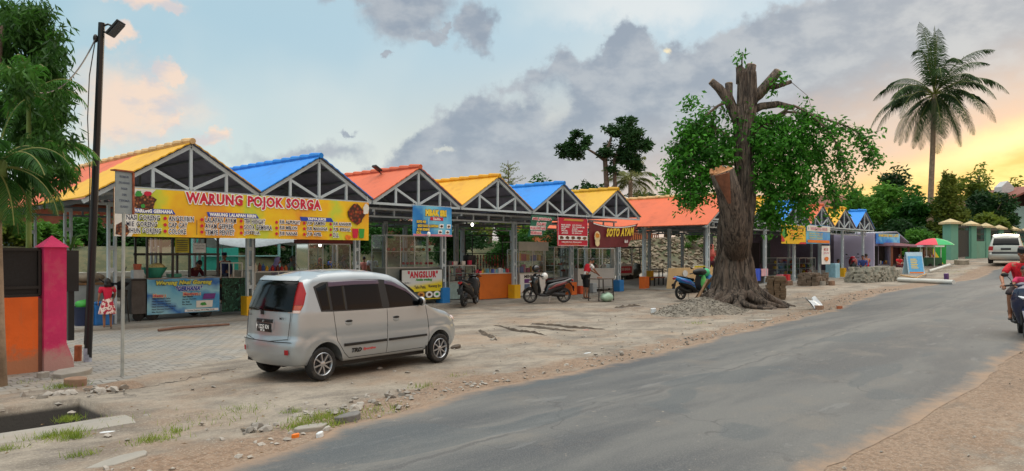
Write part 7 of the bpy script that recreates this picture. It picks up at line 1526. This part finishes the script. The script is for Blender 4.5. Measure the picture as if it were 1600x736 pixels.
# faded sign on a thin post
p_ = gp(191, 590); sgn = thing('faded_sign', 'faded grey-blue tin sign with rusty edge on a thin pale post', 'sign', p_, R(-8))
q = MB(); q.tube([(0, 0, -.1), (.01, 0, 1.4), (.02, 0, 2.35)], [.024, .024, .022], 10); q.build('post', mat('pale post', (160, 164, 160), .6, .2, .2, 6, dirt=((130, 110, 90), .4)), sgn, smooth=True)
rz_ = Matrix.Rotation(R(28), 3, 'Z')
q = MB(); q.box((.02, 0, 2.63), (.27, .018, .60), rz_); bd = q.build('sign_face', mat('faded sign paint', (132, 142, 146), .7, .1, .12, 5, dirt=((120, 104, 90), .4)), sgn)
q = MB(); q.box(Vector((.02, 0, 2.63))+rz_ @ Vector((.145, .03, 0)), (.03, .11, .60), rz_); q.box(Vector((.02, 0, 2.945))+rz_ @ Vector((.0, .03, 0)), (.30, .11, .02), rz_); q.build('rusty_edge', mat('rust', (140, 74, 48), .9, 0, .35, 12), sgn)
for i, (t_, w__) in enumerate((('SUMUR', .15), ('DILARANG', .17), ('PARKIR', .1), ('DI SINI', .07), ('TERIMA', .17), ('KASIH', .12))):
    o = text(t_, 0, 0, w__, .030, mat('dim ink', (70, 82, 104), .7), bd, -.012, .001); o.location = Vector((.02, 0, 2.86-.085*i)); o.rotation_euler = (0, 0, R(28))
# ================================================================ TREES
def leaves(q, c, r, n, ls, droop=.3, shell=.5, wd=.38, gap=None):
    for i in range(n):
        th = random.random()*2*math.pi; cz = random.uniform(-1, 1); rr = (random.random()**shell)
        s_ = math.sqrt(1-cz*cz); p = Vector((s_*math.cos(th)*r[0]*rr, s_*math.sin(th)*r[1]*rr, cz*r[2]*rr))+c
        if gap and noise.noise(p*gap) < -.12: continue
        d = Vector((random.gauss(0, 1), random.gauss(0, 1), random.gauss(0, .6)-droop)).normalized(); up = Vector((random.gauss(0, 1), random.gauss(0, 1), random.gauss(0, 1))); sd = d.cross(up).normalized()
        L = ls*random.uniform(.6, 1.25); w_ = L*wd; m = p+d*L*.45
        q.add([p, m+sd*w_*.5, p+d*L, m-sd*w_*.5], [(0, 1, 2, 3)])
bark = mat('tree bark', (104, 88, 76), .9, 0, .3, 5, .8, 14)
def tree(name, label, base, h, clumps, ls, mt, tr=.2, group=None, n=1.0, droop=.3, gap=None, trunk=True, cat='tree', shell=.5, seed=1, wd=.38):
    """clumps: (dx, dy, z, rx, ry, rz, count) about the trunk's foot"""
    random.seed(seed); t = thing(name, label, cat, base, 0, group)
    if trunk:
        q = MB(); q.tube([(0, 0, -.3), (.05, 0, h*.3), (-.05, .05, h*.6), (0, 0, h*.85)], [tr*1.3, tr, tr*.75, tr*.3], 10)
        q.build('trunk', bark, t, smooth='all')
        for (dx_, dy_, z, a, b, c, k) in clumps[:7]: q = MB(); q.tube([(0, 0, min(z*.6, h*.6)), (dx_*.5, dy_*.5, z*.8), (dx_, dy_, z)], [tr*.5, tr*.3, tr*.1], 7); q.build('limb', bark, t, smooth='all')
    q = MB()
    for (dx_, dy_, z, a, b, c, k) in clumps: leaves(q, Vector((dx_, dy_, z)), (a, b, c), int(k*n), ls, droop, shell, wd, gap)
    q.build('crown', mt, t, fix=False); return t
lf1 = leafmat('dark green leaves', (30, 66, 26), (58, 110, 36), .3, .6); lf2 = leafmat('mid green leaves', (50, 96, 34), (96, 146, 50), .35, .5); lf3 = leafmat('olive leaves', (70, 92, 36), (130, 146, 56), .35, .5); lf4 = leafmat('deep leaves', (24, 50, 28), (48, 86, 38), .25, .5)
def autotree(name, label, px, pyt, Yc, wpx, mt, seed, zb=None, ls=.35, n=1.0, group=None, squash=1.0, trunk=True, cat='tree', gap=.6, kinds=9, low=.25):
    """a rounded tree whose top shows at (px, pyt), wpx wide, Yc metres off"""
    random.seed(seed); top = wp(px, pyt, Yc); b = Vector((top.x, top.y, zb if zb is not None else gz(top.x, top.y)+bank_z(top.x, top.y))); h = top.z-b.z; w__ = wpx*Yc/FPX/2; cl = []
    for i in range(kinds):
        a = random.random()*6.28; rr = random.uniform(.2, .75)*w__; z = h*random.uniform(low+.1, .82); k = random.uniform(.34, .55)
        k2 = 1-max(0, (z/h-.55))*.9; cl.append((rr*math.cos(a)*k2, rr*math.sin(a)*k2, z, w__*k, w__*k, min(h*.3, w__*k*.85)*squash, 420))
    cl.append((0, 0, h*.72, w__*.5, w__*.5, h*.27, 500))
    for i in range(8):
        a = random.random()*6.28; cl.append((w__*.85*math.cos(a), w__*.85*math.sin(a), h*random.uniform(low, .75), w__*.2, w__*.2, w__*.18, 90))
    return tree(name, label, b, h, cl, ls, mt, max(.12, h*.03), group, n, gap=gap, trunk=trunk, cat=cat, seed=seed)
BG = 'trees and bushes behind the market'
# seen between and under the stalls
i_ = 0
EXTRA = [(265, 352, 33, 80, lf1, 'dark shrub behind the blue bannered food cart'), (345, 356, 34, 70, lf4, 'deep green shrub behind the teal booth'), (408, 350, 34, 70, lf1, 'dark shrub behind the grey tarpaulin'), (475, 350, 35, 80, lf4, 'deep green shrub behind the potted flowers'), (545, 345, 36, 80, lf1, 'dark shrub right of the glass drinks case'), (635, 350, 40, 80, lf4, 'deep green shrub behind the left part of the fruit stall'), (725, 350, 42, 80, lf4, 'deep green shrub behind the lit bulb'), (795, 352, 44, 80, lf1, 'dark shrub behind the yellow based lattice column'), (865, 352, 46, 70, lf4, 'deep green shrub behind the tall white case'), (930, 356, 49, 60, lf1, 'dark shrub behind the white food cart'), (190, 350, 32, 70, lf4, 'deep green shrub behind the faded sign')]
for px, pyt, Yc, wpx, mt, lab in ((20, 325, 28, 110, lf3, 'olive bush at the far left beyond the orange wall'), (75, 345, 29, 90, lf2, 'green bush left of the rosy brick house'), (150, 335, 31, 110, lf1, 'dark green tree behind the lamp pole under the roof'), (225, 340, 34, 90, lf2, 'mid green bush behind the first lattice column'),
    (310, 345, 36, 110, lf1, 'dark tree behind the cook of the food cart'), (375, 350, 37, 90, lf3, 'olive bush behind the yellow column base'), (440, 345, 37, 100, lf4, 'deep green tree behind the woman in lilac'), (510, 340, 38, 100, lf1, 'dark tree behind the glass drinks case'), (600, 335, 40, 110, lf1, 'dark green tree right of the end of the menu banner'),
    (760, 335, 47, 120, lf3, 'olive spreading tree behind the orange counter'), (830, 345, 48, 80, lf2, 'green tree behind the dark green crumpled banner'), (900, 345, 50, 70, lf1, 'dark bush behind the red menu banner'), (960, 350, 54, 60, lf2, 'bright bush behind the cargo tricycle'), (1090, 352, 62, 60, lf2, 'light green bush on the bank left of the lopped tree'), (690, 352, 38, 60, lf1, 'dark shrub behind the light blue banner'), (1230, 355, 62, 60, lf2, 'green bush seen through the yellow bay right of the trunk'), *EXTRA):
    i_ += 1; autotree('bush', lab, px, pyt, Yc, wpx, mt, 100+i_, ls=.22, n=1.6, group=BG, trunk=False, cat='bush', gap=.9, low=.1)
# above the roofs
autotree('tree', 'rounded dark tree above the blue roof in the middle distance', 845, 268, 62, 70, lf1, 201, ls=.45, n=1.3)
autotree('tree', 'small dark tree above the gap between yellow and blue roofs', 765, 272, 60, 40, lf3, 202, ls=.4)
autotree('tree', 'dense tree behind the yellow roof left of the double trunk', 915, 280, 66, 90, lf4, 203, ls=.5, n=1.2)
autotree('tree', 'low bright tree right of the mid distance palm', 1040, 292, 70, 50, lf2, 204, ls=.45)
autotree('tree', 'low dark tree in front of the mid distance palm', 1005, 300, 72, 70, lf4, 205, ls=.45)
# feathery bare tree
bp_ = wp(795, 300, 60); t = thing('feathery_tree', 'thin feathery half bare tree rising above the roofs', 'tree', (bp_.x, bp_.y, 2)); random.seed(31); q = MB(); q.tube([(0, 0, 0), (.1, 0, 4), (0, .1, 7.4)], [.12, .08, .02], 7); q.build('trunk', bark, t); br = MB(); lv = MB()
for k in range(70):
    z = random.uniform(3.2, 7.0); a = random.random()*6.28; L = (7.9-z)*random.uniform(.25, .55)+.3; e = Vector((math.cos(a)*L, math.sin(a)*L, z+random.uniform(.0, .5))); br.tube([(0, 0, z-.1), e], [.02, .006], 4)
    for j in range(26): p = Vector((0, 0, z)).lerp(e, random.uniform(.3, 1.05)); leaves(lv, p, (.14, .14, .08), 1, .14, .5)
br.build('twigs', bark, t)['kind'] = 'stuff'; lv.build('crown', lf3, t, fix=False)
# double trunk tree with clipped tufts
Y2 = 62; b2 = wp(948, 310, Y2); t = thing('double_trunk_tree', 'tall tree with two bare trunks and separate dark leaf tufts', 'tree', (b2.x, b2.y, 1.5)); k_ = Y2/FPX
def im(px, py, dd=0): p = wp(px, py, Y2+dd); return Vector((p.x-b2.x, p.y-b2.y, p.z-1.5))
q = MB(); q.tube([im(950, 400), im(948, 290), im(945, 245), im(955, 215)], [.26, .22, .19, .1], 9); q.build('trunk', bark, t, smooth='all'); q = MB(); q.tube([im(966, 400), im(961, 290), im(960, 250), im(975, 215)], [.2, .17, .15, .08], 9); q.build('trunk', bark, t, smooth='all')
q = MB(); q.tube([im(944, 250), im(930, 240), im(918, 233), im(905, 232)], [.16, .11, .08, .04], 7); q.build('limb', bark, t, smooth='all')
q = MB(); random.seed(12)
for px, py, rx_, ry_, n in ((895, 233, 24, 20, 700), (880, 235, 16, 12, 260), (912, 222, 14, 14, 260), (900, 212, 12, 10, 200), (945, 228, 16, 20, 420), (965, 210, 22, 20, 600), (985, 215, 24, 24, 800), (978, 195, 15, 14, 380), (1000, 235, 18, 18, 500), (970, 245, 20, 24, 600), (990, 258, 16, 18, 400), (958, 262, 12, 14, 160), (950, 200, 10, 8, 100), (1010, 232, 9, 8, 90)):
    for s_ in range(6): leaves(q, im(px+random.uniform(-.7, .7)*rx_, py+random.uniform(-.7, .7)*ry_, random.uniform(-1, 1)), (rx_*k_*.5, rx_*k_*.6, ry_*k_*.45), n//3, .36, .1, .6)
q.build('crown', lf4, t, fix=False)
# right side trees
RG = 'trees on the right behind the kiosk and green wall'
for px, pyt, Yc, wpx, mt, lab, ls in ((1340, 292, 68, 90, lf2, 'bright green tree behind the blue roofed end bay', .5), (1400, 252, 80, 90, lf4, 'tall dark tree at the back left of the coconut palm', .55), (1385, 280, 70, 100, lf2, 'broad mid green tree left of the coconut palm', .5), (1432, 285, 66, 70, lf1, 'dark green tree directly under the coconut palm', .5), (1530, 252, 84, 80, lf3, 'tall olive tree behind the green wall', .55),
    (1570, 300, 92, 60, lf4, 'low dark tree between the green wall and the old house', .6), (1545, 290, 74, 80, lf4, 'dense dark tree right of the conical one', .5), (1590, 270, 120, 50, lf3, 'distant olive tree behind the old house roof', .8), (1310, 315, 62, 60, lf1, 'dark bush behind the small yellow bay', .45)):
    autotree('tree', lab, px, pyt, Yc, wpx, mt, 300+px, ls=ls, n=1.5, group=RG)
# conical tree
cb = wp(1482, 400, 64); ch = wp(1482, 272, 64).z-gz(cb.x, cb.y); t = thing('conical_tree', 'conical olive green tree behind the gate of the green wall', 'tree', (cb.x, cb.y, gz(cb.x, cb.y))); q = MB(); q.tube([(0, 0, 0), (0, 0, ch*.9)], [.25, .05], 8); q.build('trunk', bark, t); q = MB(); random.seed(8)
for i in range(60): z = ch*random.uniform(.12, .97); rr = 2.3*(1-z/ch)**.7+.1; a = random.random()*6.28; leaves(q, Vector((rr*.6*math.cos(a), rr*.6*math.sin(a), z)), (rr*.5, rr*.5, .7), 130, .34, -.3)
q.build('crown', leafmat('conifer green', (62, 84, 30), (110, 120, 44), .3, .6), t, fix=False)
autotree('bush', 'bright green bush behind the kiosk roof', 1432, 355, 60, 60, lf2, 402, ls=.35, cat='bush', trunk=False, low=.1); autotree('bush', 'spiky pale bush growing over the green wall', 1545, 330, 68, 50, lf3, 403, ls=.6, cat='bush', trunk=False, low=.1)
autotree('bush', 'dark hedge behind the lilac kiosk', 1400, 340, 62, 110, lf4, 404, ls=.4, cat='bush', trunk=False, low=.1, n=1.5)
for k, (px, Yc) in enumerate(((1250, 95), (1320, 100), (1200, 98), (1140, 98), (1480, 105), (1620, 110), (1060, 95))): autotree('tree', ('distant tree behind the hanging leaves', 'distant tree right of the hanging leaves', 'distant tree behind the lopped trunk', 'distant tree left of the lopped trunk', 'distant tree behind the coconut palm trunk', 'distant tree at the right edge', 'distant tree above the orange roof of the far row')[k], px, 318, Yc, 80, (lf4, lf1)[k % 2], 500+k, ls=.7)
# ---- palms
def frond(q, rc_, base, d0, L, droop, nl, ll, lw, twist=0):
    pts = []; p = Vector(base); d = Vector(d0).normalized(); n = 14
    for i in range(n+1): pts.append(p.copy()); p = p+d*(L/n); d = (d+Vector((0, 0, -droop/n*(.4+1.4*i/n)))).normalized()
    rc_.tube(pts, [.03*L/4*(1-i/n)+.006 for i in range(n+1)], 5)
    for i in range(nl):
        t = .12+.88*(i+.5)/nl; f = t*n; k = min(int(f), n-1); a = pts[k].lerp(pts[k+1], f-k); tg = (pts[k+1]-pts[k]).normalized(); sd = tg.cross(Vector((0, 0, 1)))
        sd = sd.normalized() if sd.length > .05 else Vector((1, 0, 0)); l = ll*(math.sin(math.pi*min(1, t*.9+.12))**.6)*random.uniform(.85, 1.1)
        for s_ in (-1, 1):
            v = (sd*s_*.85+tg*.55+Vector((0, 0, -.35+random.uniform(-.15, .1)))).normalized(); m = a+v*l*.55; e = a+v*l*.9+Vector((0, 0, -l*.28)); w_ = lw; wv = tg*w_
            q.add([a, a+wv, m+wv*.9, e, m-wv*.2], [(0, 1, 2, 3, 4)])
def palm(name, label, base, h, lean, nf, L, ll, lw, tr, mt, seed, droop=1.6, nl=38, elev=(-50, 85), group=None):
    random.seed(seed); t = thing(name, label, 'palm', base, 0, group); top = Vector((lean[0], lean[1], h))
    q = MB(); q.tube([Vector((0, 0, -.3)), top*.3+Vector((-lean[0]*.12, -lean[1]*.12, 0)), top*.65, top], [tr*1.5, tr*1.05, tr*.9, tr*.85], 12); q.build('trunk', mat('palm bark', (140, 120, 100), .85, 0, .25, 4, .6, 12), t, smooth='all')
    q = MB(); rc_ = MB()
    for i in range(nf):
        a = i*2.39996*1.0+random.uniform(-.5, .5); e = R(elev[0]+(elev[1]-elev[0])*((i+.5)/nf)**.8+random.uniform(-13, 13)); Lf = L*random.uniform(.85, 1.05)*(1 if e > -.4 else .85)
        frond(q, rc_, top, (math.cos(a)*math.cos(e), math.sin(a)*math.cos(e), math.sin(e)), Lf, droop*(.6+.5*math.cos(e)), nl, ll, lw)
    rc_.build('frond_stems', mat('frond stem', (120, 124, 60), .6), t); q.build('crown', mt, t, fix=False); return t
pb = wp(1452, 330, 74); ph = wp(1460, 148, 74)
palm('coconut_palm', 'tall coconut palm standing against the yellow sunset', (pb.x, pb.y, 1.6), ph.z-1.6, (ph.x-pb.x, ph.y-pb.y), 40, 7.4, 1.45, .06, .27, leafmat('coconut leaf', (28, 50, 32), (66, 92, 48), .3, .4), 5, 2.1, 48, (-62, 80))
pb = wp(985, 330, 66); ph = wp(986, 282, 66); palm('coconut_palm', 'smaller palm with drooping fronds behind the double trunk tree', (pb.x, pb.y, 1.5), ph.z-1.5, (0, 0), 16, 3.4, .8, .06, .22, leafmat('yellowish palm leaf', (84, 100, 54), (136, 140, 84), .35, .4), 9, 1.9, 26, (-35, 70))
# foreground palm on the left
pb = gp(-4, 606); palm('garden_palm', 'grey ringed palm trunk at the left edge with arching fronds', (pb.x, pb.y, 0), 2.9, (-.02, .05), 19, 1.12, .36, .014, .085, leafmat('garden palm leaf', (26, 62, 28), (60, 108, 40), .35, 1.5), 15, 2.4, 44, (-45, 75))
q = MB(); q.tube([(0, 0, 2.2), (0, 0, 2.6), (.02, .0, 3.0)], [.10, .12, .09], 12); o = q.build('crown_shaft', mat('green sheath', (110, 130, 60), .6, 0, .1), bpy.data.objects['garden_palm'], smooth='all')
# dense mango tree hanging in from the left
random.seed(41); b3 = wp(-45, 600, 11.6); t = thing('mango_tree', 'dense dark mango tree filling the upper left corner', 'tree', (b3.x, b3.y, 0))
def im3(px, py, Yc): p = wp(px, py, Yc); return Vector((p.x-b3.x, p.y-b3.y, p.z))
q = MB(); q.tube([(0, 0, -.1), (.0, 0, 1.8), im3(-20, 180, 11.6), im3(0, 40, 11.6)], [.2, .17, .13, .06], 10); q.build('trunk', bark, t, smooth='all')
q = MB()
for px, py, Yc, rx_, ry_, n in ((55, 250, 10.6, 26, 30, 700), (85, 215, 10.9, 20, 30, 450), (95, 160, 11.0, 16, 22, 300), (35, 130, 10.4, 34, 30, 700), (88, 60, 11.6, 12, 40, 250), (30, 60, 12.0, 50, 50, 1300), (60, 120, 12.0, 36, 30, 900), (50, 200, 12.4, 40, 30, 900), (10, 20, 12.4, 50, 50, 1500), (45, 35, 12.2, 26, 28, 700), (20, 90, 12.2, 55, 40, 1500), (62, 70, 12, 20, 24, 450), (-20, 150, 12.6, 60, 60, 1200), (70, 110, 11.6, 26, 20, 480), (40, 150, 12.4, 50, 40, 1300), (85, 145, 11.8, 18, 14, 260), (30, 215, 12.8, 50, 40, 1300), (75, 180, 12.2, 20, 26, 420), (70, 235, 12.6, 24, 34, 600), (90, 250, 12.6, 14, 30, 240), (20, 275, 13.2, 40, 30, 800), (60, 285, 13, 25, 20, 360), (100, 275, 12.8, 9, 16, 90), (0, 330, 13.4, 40, 30, 400)):
    k3 = Yc/FPX
    for s_ in range(max(4, n//90)):
        c = im3(px+random.uniform(-.8, .8)*rx_, py+random.uniform(-.8, .8)*ry_, Yc+random.uniform(-.5, .5))
        for l_ in range(int(90)): 
            leaves(q, c+Vector((random.gauss(0, .09), random.gauss(0, .09), random.gauss(0, .09))), (.02, .02, .02), 1, .16, 1.3, .5, .24)
q.build('crown', leafmat('mango leaves', (24, 54, 26), (70, 116, 42), .3, 1.6), t, fix=False)
# bright fan of fronds in front of it
pb = wp(45, 150, 11.0); random.seed(3); t = thing('fan_palm', 'bright green spray of fine fronds in front of the mango tree', 'palm', (pb.x, pb.y, 0)); q = MB(); rc_ = MB()
for k in range(15): a = k*2.4; e = R(random.uniform(-10, 75)); frond(q, rc_, (0, 0, pb.z), (math.cos(a)*math.cos(e), math.sin(a)*math.cos(e), math.sin(e)), random.uniform(.6, .95), 2.2, 26, .24, .012)
for k in range(7): a = R(-80+k*22); e = R(random.uniform(0, 35)); frond(q, rc_, (.1, -.05, pb.z-.75), (math.cos(a)*math.cos(e), math.sin(a)*math.cos(e), math.sin(e)), random.uniform(.8, 1.1), 1.9, 30, .22, .012)
rc_.build('frond_stems', mat('frond stem', (120, 124, 60)), t); q.build('crown', leafmat('bright palm leaf', (50, 110, 40), (96, 156, 60), .4, 2), t, fix=False); q = MB(); q.tube([(0, 0, -.1), (0, 0, pb.z)], [.05, .03], 8); q.build('trunk', mat('green sheath', (110, 130, 60)), t)
# ---- the lopped tree
YT = 26.3; tb = gp(1152, 478); YT = .731*tb.x+.682*tb.y; KT = YT/FPX
random.seed(50); t = thing('lopped_tree', 'old lopped tree with bare sawn limbs, buttress roots and leafy regrowth', 'tree', tb)
def it(px, py, dd=0): p = wp(px, py, YT+dd); return p-tb
fbk = bpy.data.materials.new('furrowed bark'); fbk.use_nodes = True; T_ = NT(fbk.node_tree); b = fbk.node_tree.nodes['Principled BSDF']; tx = T_.n('ShaderNodeTexCoord').outputs['Object']; sp = T_.n('ShaderNodeSeparateXYZ'); T_.inp(sp, 0, tx)
st_ = T_.comb(T_.m('MULTIPLY', sp.outputs[0], 7.0), T_.m('MULTIPLY', sp.outputs[1], 7.0), T_.m('MULTIPLY', sp.outputs[2], .9)); n1 = T_.noise(st_, 1.6, 6, .65, 1.0); n2 = T_.noise(tx, 2, 4)
c = T_.mix(T_.sm(n1, .35, .65), lin((40, 34, 30)), lin((118, 104, 92))); c = T_.mix(T_.sm(n2, .5, .7, 0, .5), c, lin((92, 76, 66))); T_.inp(b, 'Base Color', c); b.inputs['Roughness'].default_value = .9
bp = T_.n('ShaderNodeBump'); bp.inputs['Strength'].default_value = 1; bp.inputs['Distance'].default_value = .08; T_.inp(bp, 'Height', n1); T_.inp(b, 'Normal', bp.outputs[0])
axis_ = [(0, 1152, 478), (.12, 1146, 430), (.3, 1147, 390), (.45, 1150, 350), (.58, 1163, 310), (.68, 1164, 260), (.78, 1160, 220), (.88, 1166, 170), (1, 1167, 112)]
wid = [(0, 44), (.05, 34), (.12, 29), (.3, 24), (.45, 25), (.5, 23), (.58, 17), (.68, 13), (.8, 13), (.9, 15), (.96, 14), (1, 13)]
def tf(u, v):
    px = lerp(v, [(a, b) for a, b, c in axis_]); py = lerp(v, [(a, c) for a, b, c in axis_]); c = it(px, py); th = u*2*math.pi; r = lerp(v, wid)*KT
    fl = max(0, 1-v/.10); lobes = abs(math.sin(th*4.5+.6*math.sin(th*2)+.3))**1.5
    r = r*(1+.13*noise.noise(Vector((math.cos(th)*2, math.sin(th)*2, v*3)))+.05*math.sin(th*9+v*6*math.sin(th)))+.05*noise.noise(Vector((math.cos(th)*6, math.sin(th)*6, v*9)))
    r += fl**2*(.95*lobes+.1)*.62+.10*max(0, 1-v/.5)*(abs(math.sin(th*7+v*9+2*math.sin(th*2)))-.5)
    z = c.z
    if fl > 0: z = c.z*1.0
    return (c.x+r*math.cos(th), c.y+r*math.sin(th), z-.02)
q = MB(); q.grid(96, 110, tf); n = len(q.v); topi = [i*111+110 for i in range(97)]; q.f.append(tuple(topi[:-1])); q.mi.append(0); q.build('trunk', fbk, t, smooth='all')
# long surface roots
for k in range(16):
    a = k*2*math.pi/16+random.uniform(-.15, .15); L = random.uniform(.35, 1.05); q = MB(); pts = []
    for i in range(9): s_ = i/8; aa = a+.35*math.sin(s_*3+k); rr = .85+L*s_; pts.append((rr*math.cos(aa), rr*math.sin(aa), .45*(1-s_)**1.6+.02))
    q.tube(pts, [(.13*(1-i/9)+.02, .16*(1-i/9)+.02) for i in range(9)], 8); q.build('root', fbk, t, smooth='all')
# vine strands up the trunk
for k in range(18):
    a = random.random()*6.28; q = MB(); pts = []
    for i in range(22):
        v = .03+.85*i/21*random.uniform(.98, 1.02); x, y, z = tf(((a+.5*math.sin(v*5+k))/(2*math.pi)) % 1, min(.95, v)); pts.append((x*1.0+random.uniform(-.02, .02), y+random.uniform(-.02, .02), z))
    q.tube(pts, random.uniform(.02, .05), 6); q.build('vine', fbk, t, smooth='all')
cutm = mat('fresh cut wood', (186, 136, 94), .8, 0, .15, 8, .4, 30)
def limb(pts, rad, cut=True, nm='cut_limb'):
    q = MB(); P = [it(*p) for p in pts]; q.tube(P, [r*KT for r in rad], 14); q.v = [tuple(Vector(v)+Vector((noise.noise(Vector(v)*5), noise.noise(Vector(v)*5+Vector((9, 0, 0))), 0))*.05) for v in q.v]; o = q.build(nm, fbk, t, smooth='all')
    if cut: d = (P[-1]-P[-2]).normalized(); q = MB(); q.tube([P[-1]-d*.02, P[-1]+d*.02], [rad[-1]*KT*.98, rad[-1]*KT*.9], 14); q.build('cut_face', cutm if nm == 'big_stub' or cut == 2 else mat('weathered cut', (150, 132, 112), .9, 0, .2, 8), o)
    return o
st = limb([(1152, 400, -.4), (1148, 350, -.8), (1138, 300, -1.0), (1128, 268, -1.1)], [16, 19, 18, 18], 2, 'big_stub')
q = MB(); random.seed(6)
for k in range(34): a = random.random()*6.28; rr = random.uniform(.05, .36); c = it(1128, 266, -1.1); q.tube([c+Vector((rr*math.cos(a), rr*math.sin(a), -.12)), c+Vector((rr*math.cos(a)*1.02, rr*math.sin(a)*1.02, random.uniform(-.02, .07)+.16*math.cos(a-.6)*rr/.36))], [.075, .045], 6)
q.build('splinters', cutm, st)
q = MB(); c0, c1 = it(1140, 318, -1.5), it(1128, 272, -1.62); q.tube([c0, c1], [(.05, .03), (.27, .07)], 10); q.build('torn_bark', mat('red torn wood', (120, 74, 52), .85, 0, .25, 6, .5), st)
limb([(1163, 215), (1152, 185), (1140, 160), (1124, 138), (1111, 127)], [10, 9, 8, 6.5, 5.5]); limb([(1144, 165), (1140, 150), (1139, 130)], [7, 6, 5.5]); limb([(1168, 160), (1184, 148), (1200, 132), (1216, 112)], [9, 8, 8, 7]); limb([(1199, 134), (1212, 136), (1236, 128)], [6, 4, 3], False, 'limb'); limb([(1168, 175), (1190, 166), (1215, 163), (1240, 168)], [8, 6, 5, 4]); limb([(1166, 125), (1172, 112), (1174, 102)], [11, 9, 8], 2); limb([(1160, 130), (1158, 112), (1154, 104)], [10, 8, 5]); limb([(1160, 108), (1160, 96), (1160, 82)], [1.2, .8, .4], False, 'twig')
# drooping leafy branches
branches = [((1165, 230), (1230, 175), (1300, 190), (1352, 215), (1366, 250)), ((1165, 220), (1240, 165), (1290, 200), (1315, 240), (1322, 285)), ((1165, 240), (1230, 200), (1275, 230), (1300, 290), (1305, 320)), ((1160, 235), (1110, 195), (1075, 200), (1060, 230)), ((1160, 250), (1100, 230), (1060, 255), (1046, 275)), ((1140, 160), (1110, 175), (1090, 200), (1085, 225)), ((1165, 240), (1210, 230), (1240, 270), (1250, 340)), ((1165, 250), (1195, 270), (1205, 320), (1205, 350)), ((1165, 260), (1110, 260), (1080, 290), (1075, 318))]
lq = MB(); tq = MB(); random.seed(13)
def sprig(c, s_, n=8, ls=.18):
    for i in range(n): leaves(lq, c+Vector((random.gauss(0, s_), random.gauss(0, s_), random.gauss(0, s_))), (.02,)*3, 1, ls, .7, .5, .44)
for bi, br in enumerate(branches):
    dd = random.uniform(-1.4, 1.2); P = [it(p[0], p[1], dd*(i/(len(br)-1))) for i, p in enumerate(br)]; fine = []
    for i in range(len(P)-1):
        for k in range(8): fine.append(P[i].lerp(P[i+1], k/8)+Vector((0, 0, .08*math.sin(k/8*math.pi))))
    fine.append(P[-1]); tq.tube(fine, [.05*(1-i/len(fine))+.008 for i in range(len(fine))], 6)
    for i, p in enumerate(fine):
        tt_ = i/len(fine)
        for k in range(3 if tt_ > .3 else 1):
            e = p+Vector((random.gauss(0, .25), random.gauss(0, .25), random.uniform(-.55, .1))); tq.tube([p, e], [.012, .004], 4); sprig(e, .10, 9); sprig(p.lerp(e, .5), .08, 5)
# twig whips without many leaves
for a, b, c_ in (((1110, 175), (1085, 200), (1070, 235)), ((1130, 170), (1110, 190), (1095, 215)), ((1236, 128), (1262, 150), (1275, 190)), ((1238, 168), (1262, 205), (1268, 245))):
    tq.tube([it(*a), it(*b), it(*c_)], [.012, .008, .004], 4); [sprig(it(b[0]+random.uniform(-8, 8), b[1]+random.uniform(-8, 12)), .08, 5) for _ in range(3)]
tq.build('twigs', bark, t)['kind'] = 'stuff'
for px, py, rx_, ry_, n in ((1085, 262, 40, 36, 95), (1112, 226, 32, 24, 62), (1070, 205, 14, 18, 12), (1078, 232, 22, 16, 24), (1080, 300, 30, 16, 34), (1112, 290, 26, 22, 40), (1060, 275, 16, 16, 18), (1130, 245, 22, 30, 44), (1205, 215, 34, 34, 90), (1185, 195, 14, 20, 22), (1235, 245, 38, 40, 110), (1215, 280, 36, 32, 90), (1250, 290, 26, 36, 50), (1240, 200, 24, 20, 34), (1205, 325, 20, 18, 30), (1225, 345, 14, 14, 14), (1190, 250, 20, 40, 50), (1275, 235, 16, 24, 22), (1262, 320, 18, 22, 16), (1165, 175, 10, 14, 12), (1150, 195, 12, 12, 12), (1160, 90, 6, 7, 4), (1088, 150, 5, 6, 3), (1075, 165, 9, 8, 6), (1218, 122, 10, 6, 6), (1205, 140, 6, 6, 4)):
    for k in range(int(n*.8)):
        a = random.random()*6.28; rr = math.sqrt(random.random()); dp = random.uniform(-1, 1)*min(rx_, 34)*KT*.9*math.sqrt(max(0, 1-rr*rr))+random.uniform(-.2, .2)
        if rx_ > 20 and px > 1120: dp += -.3
        sprig(it(px+rx_*rr*math.cos(a), py+ry_*rr*math.sin(a), dp), .13, 17)
lq.build('crown', leafmat('fig leaves', (26, 72, 24), (86, 156, 48), .33, 1.5), t, fix=False)
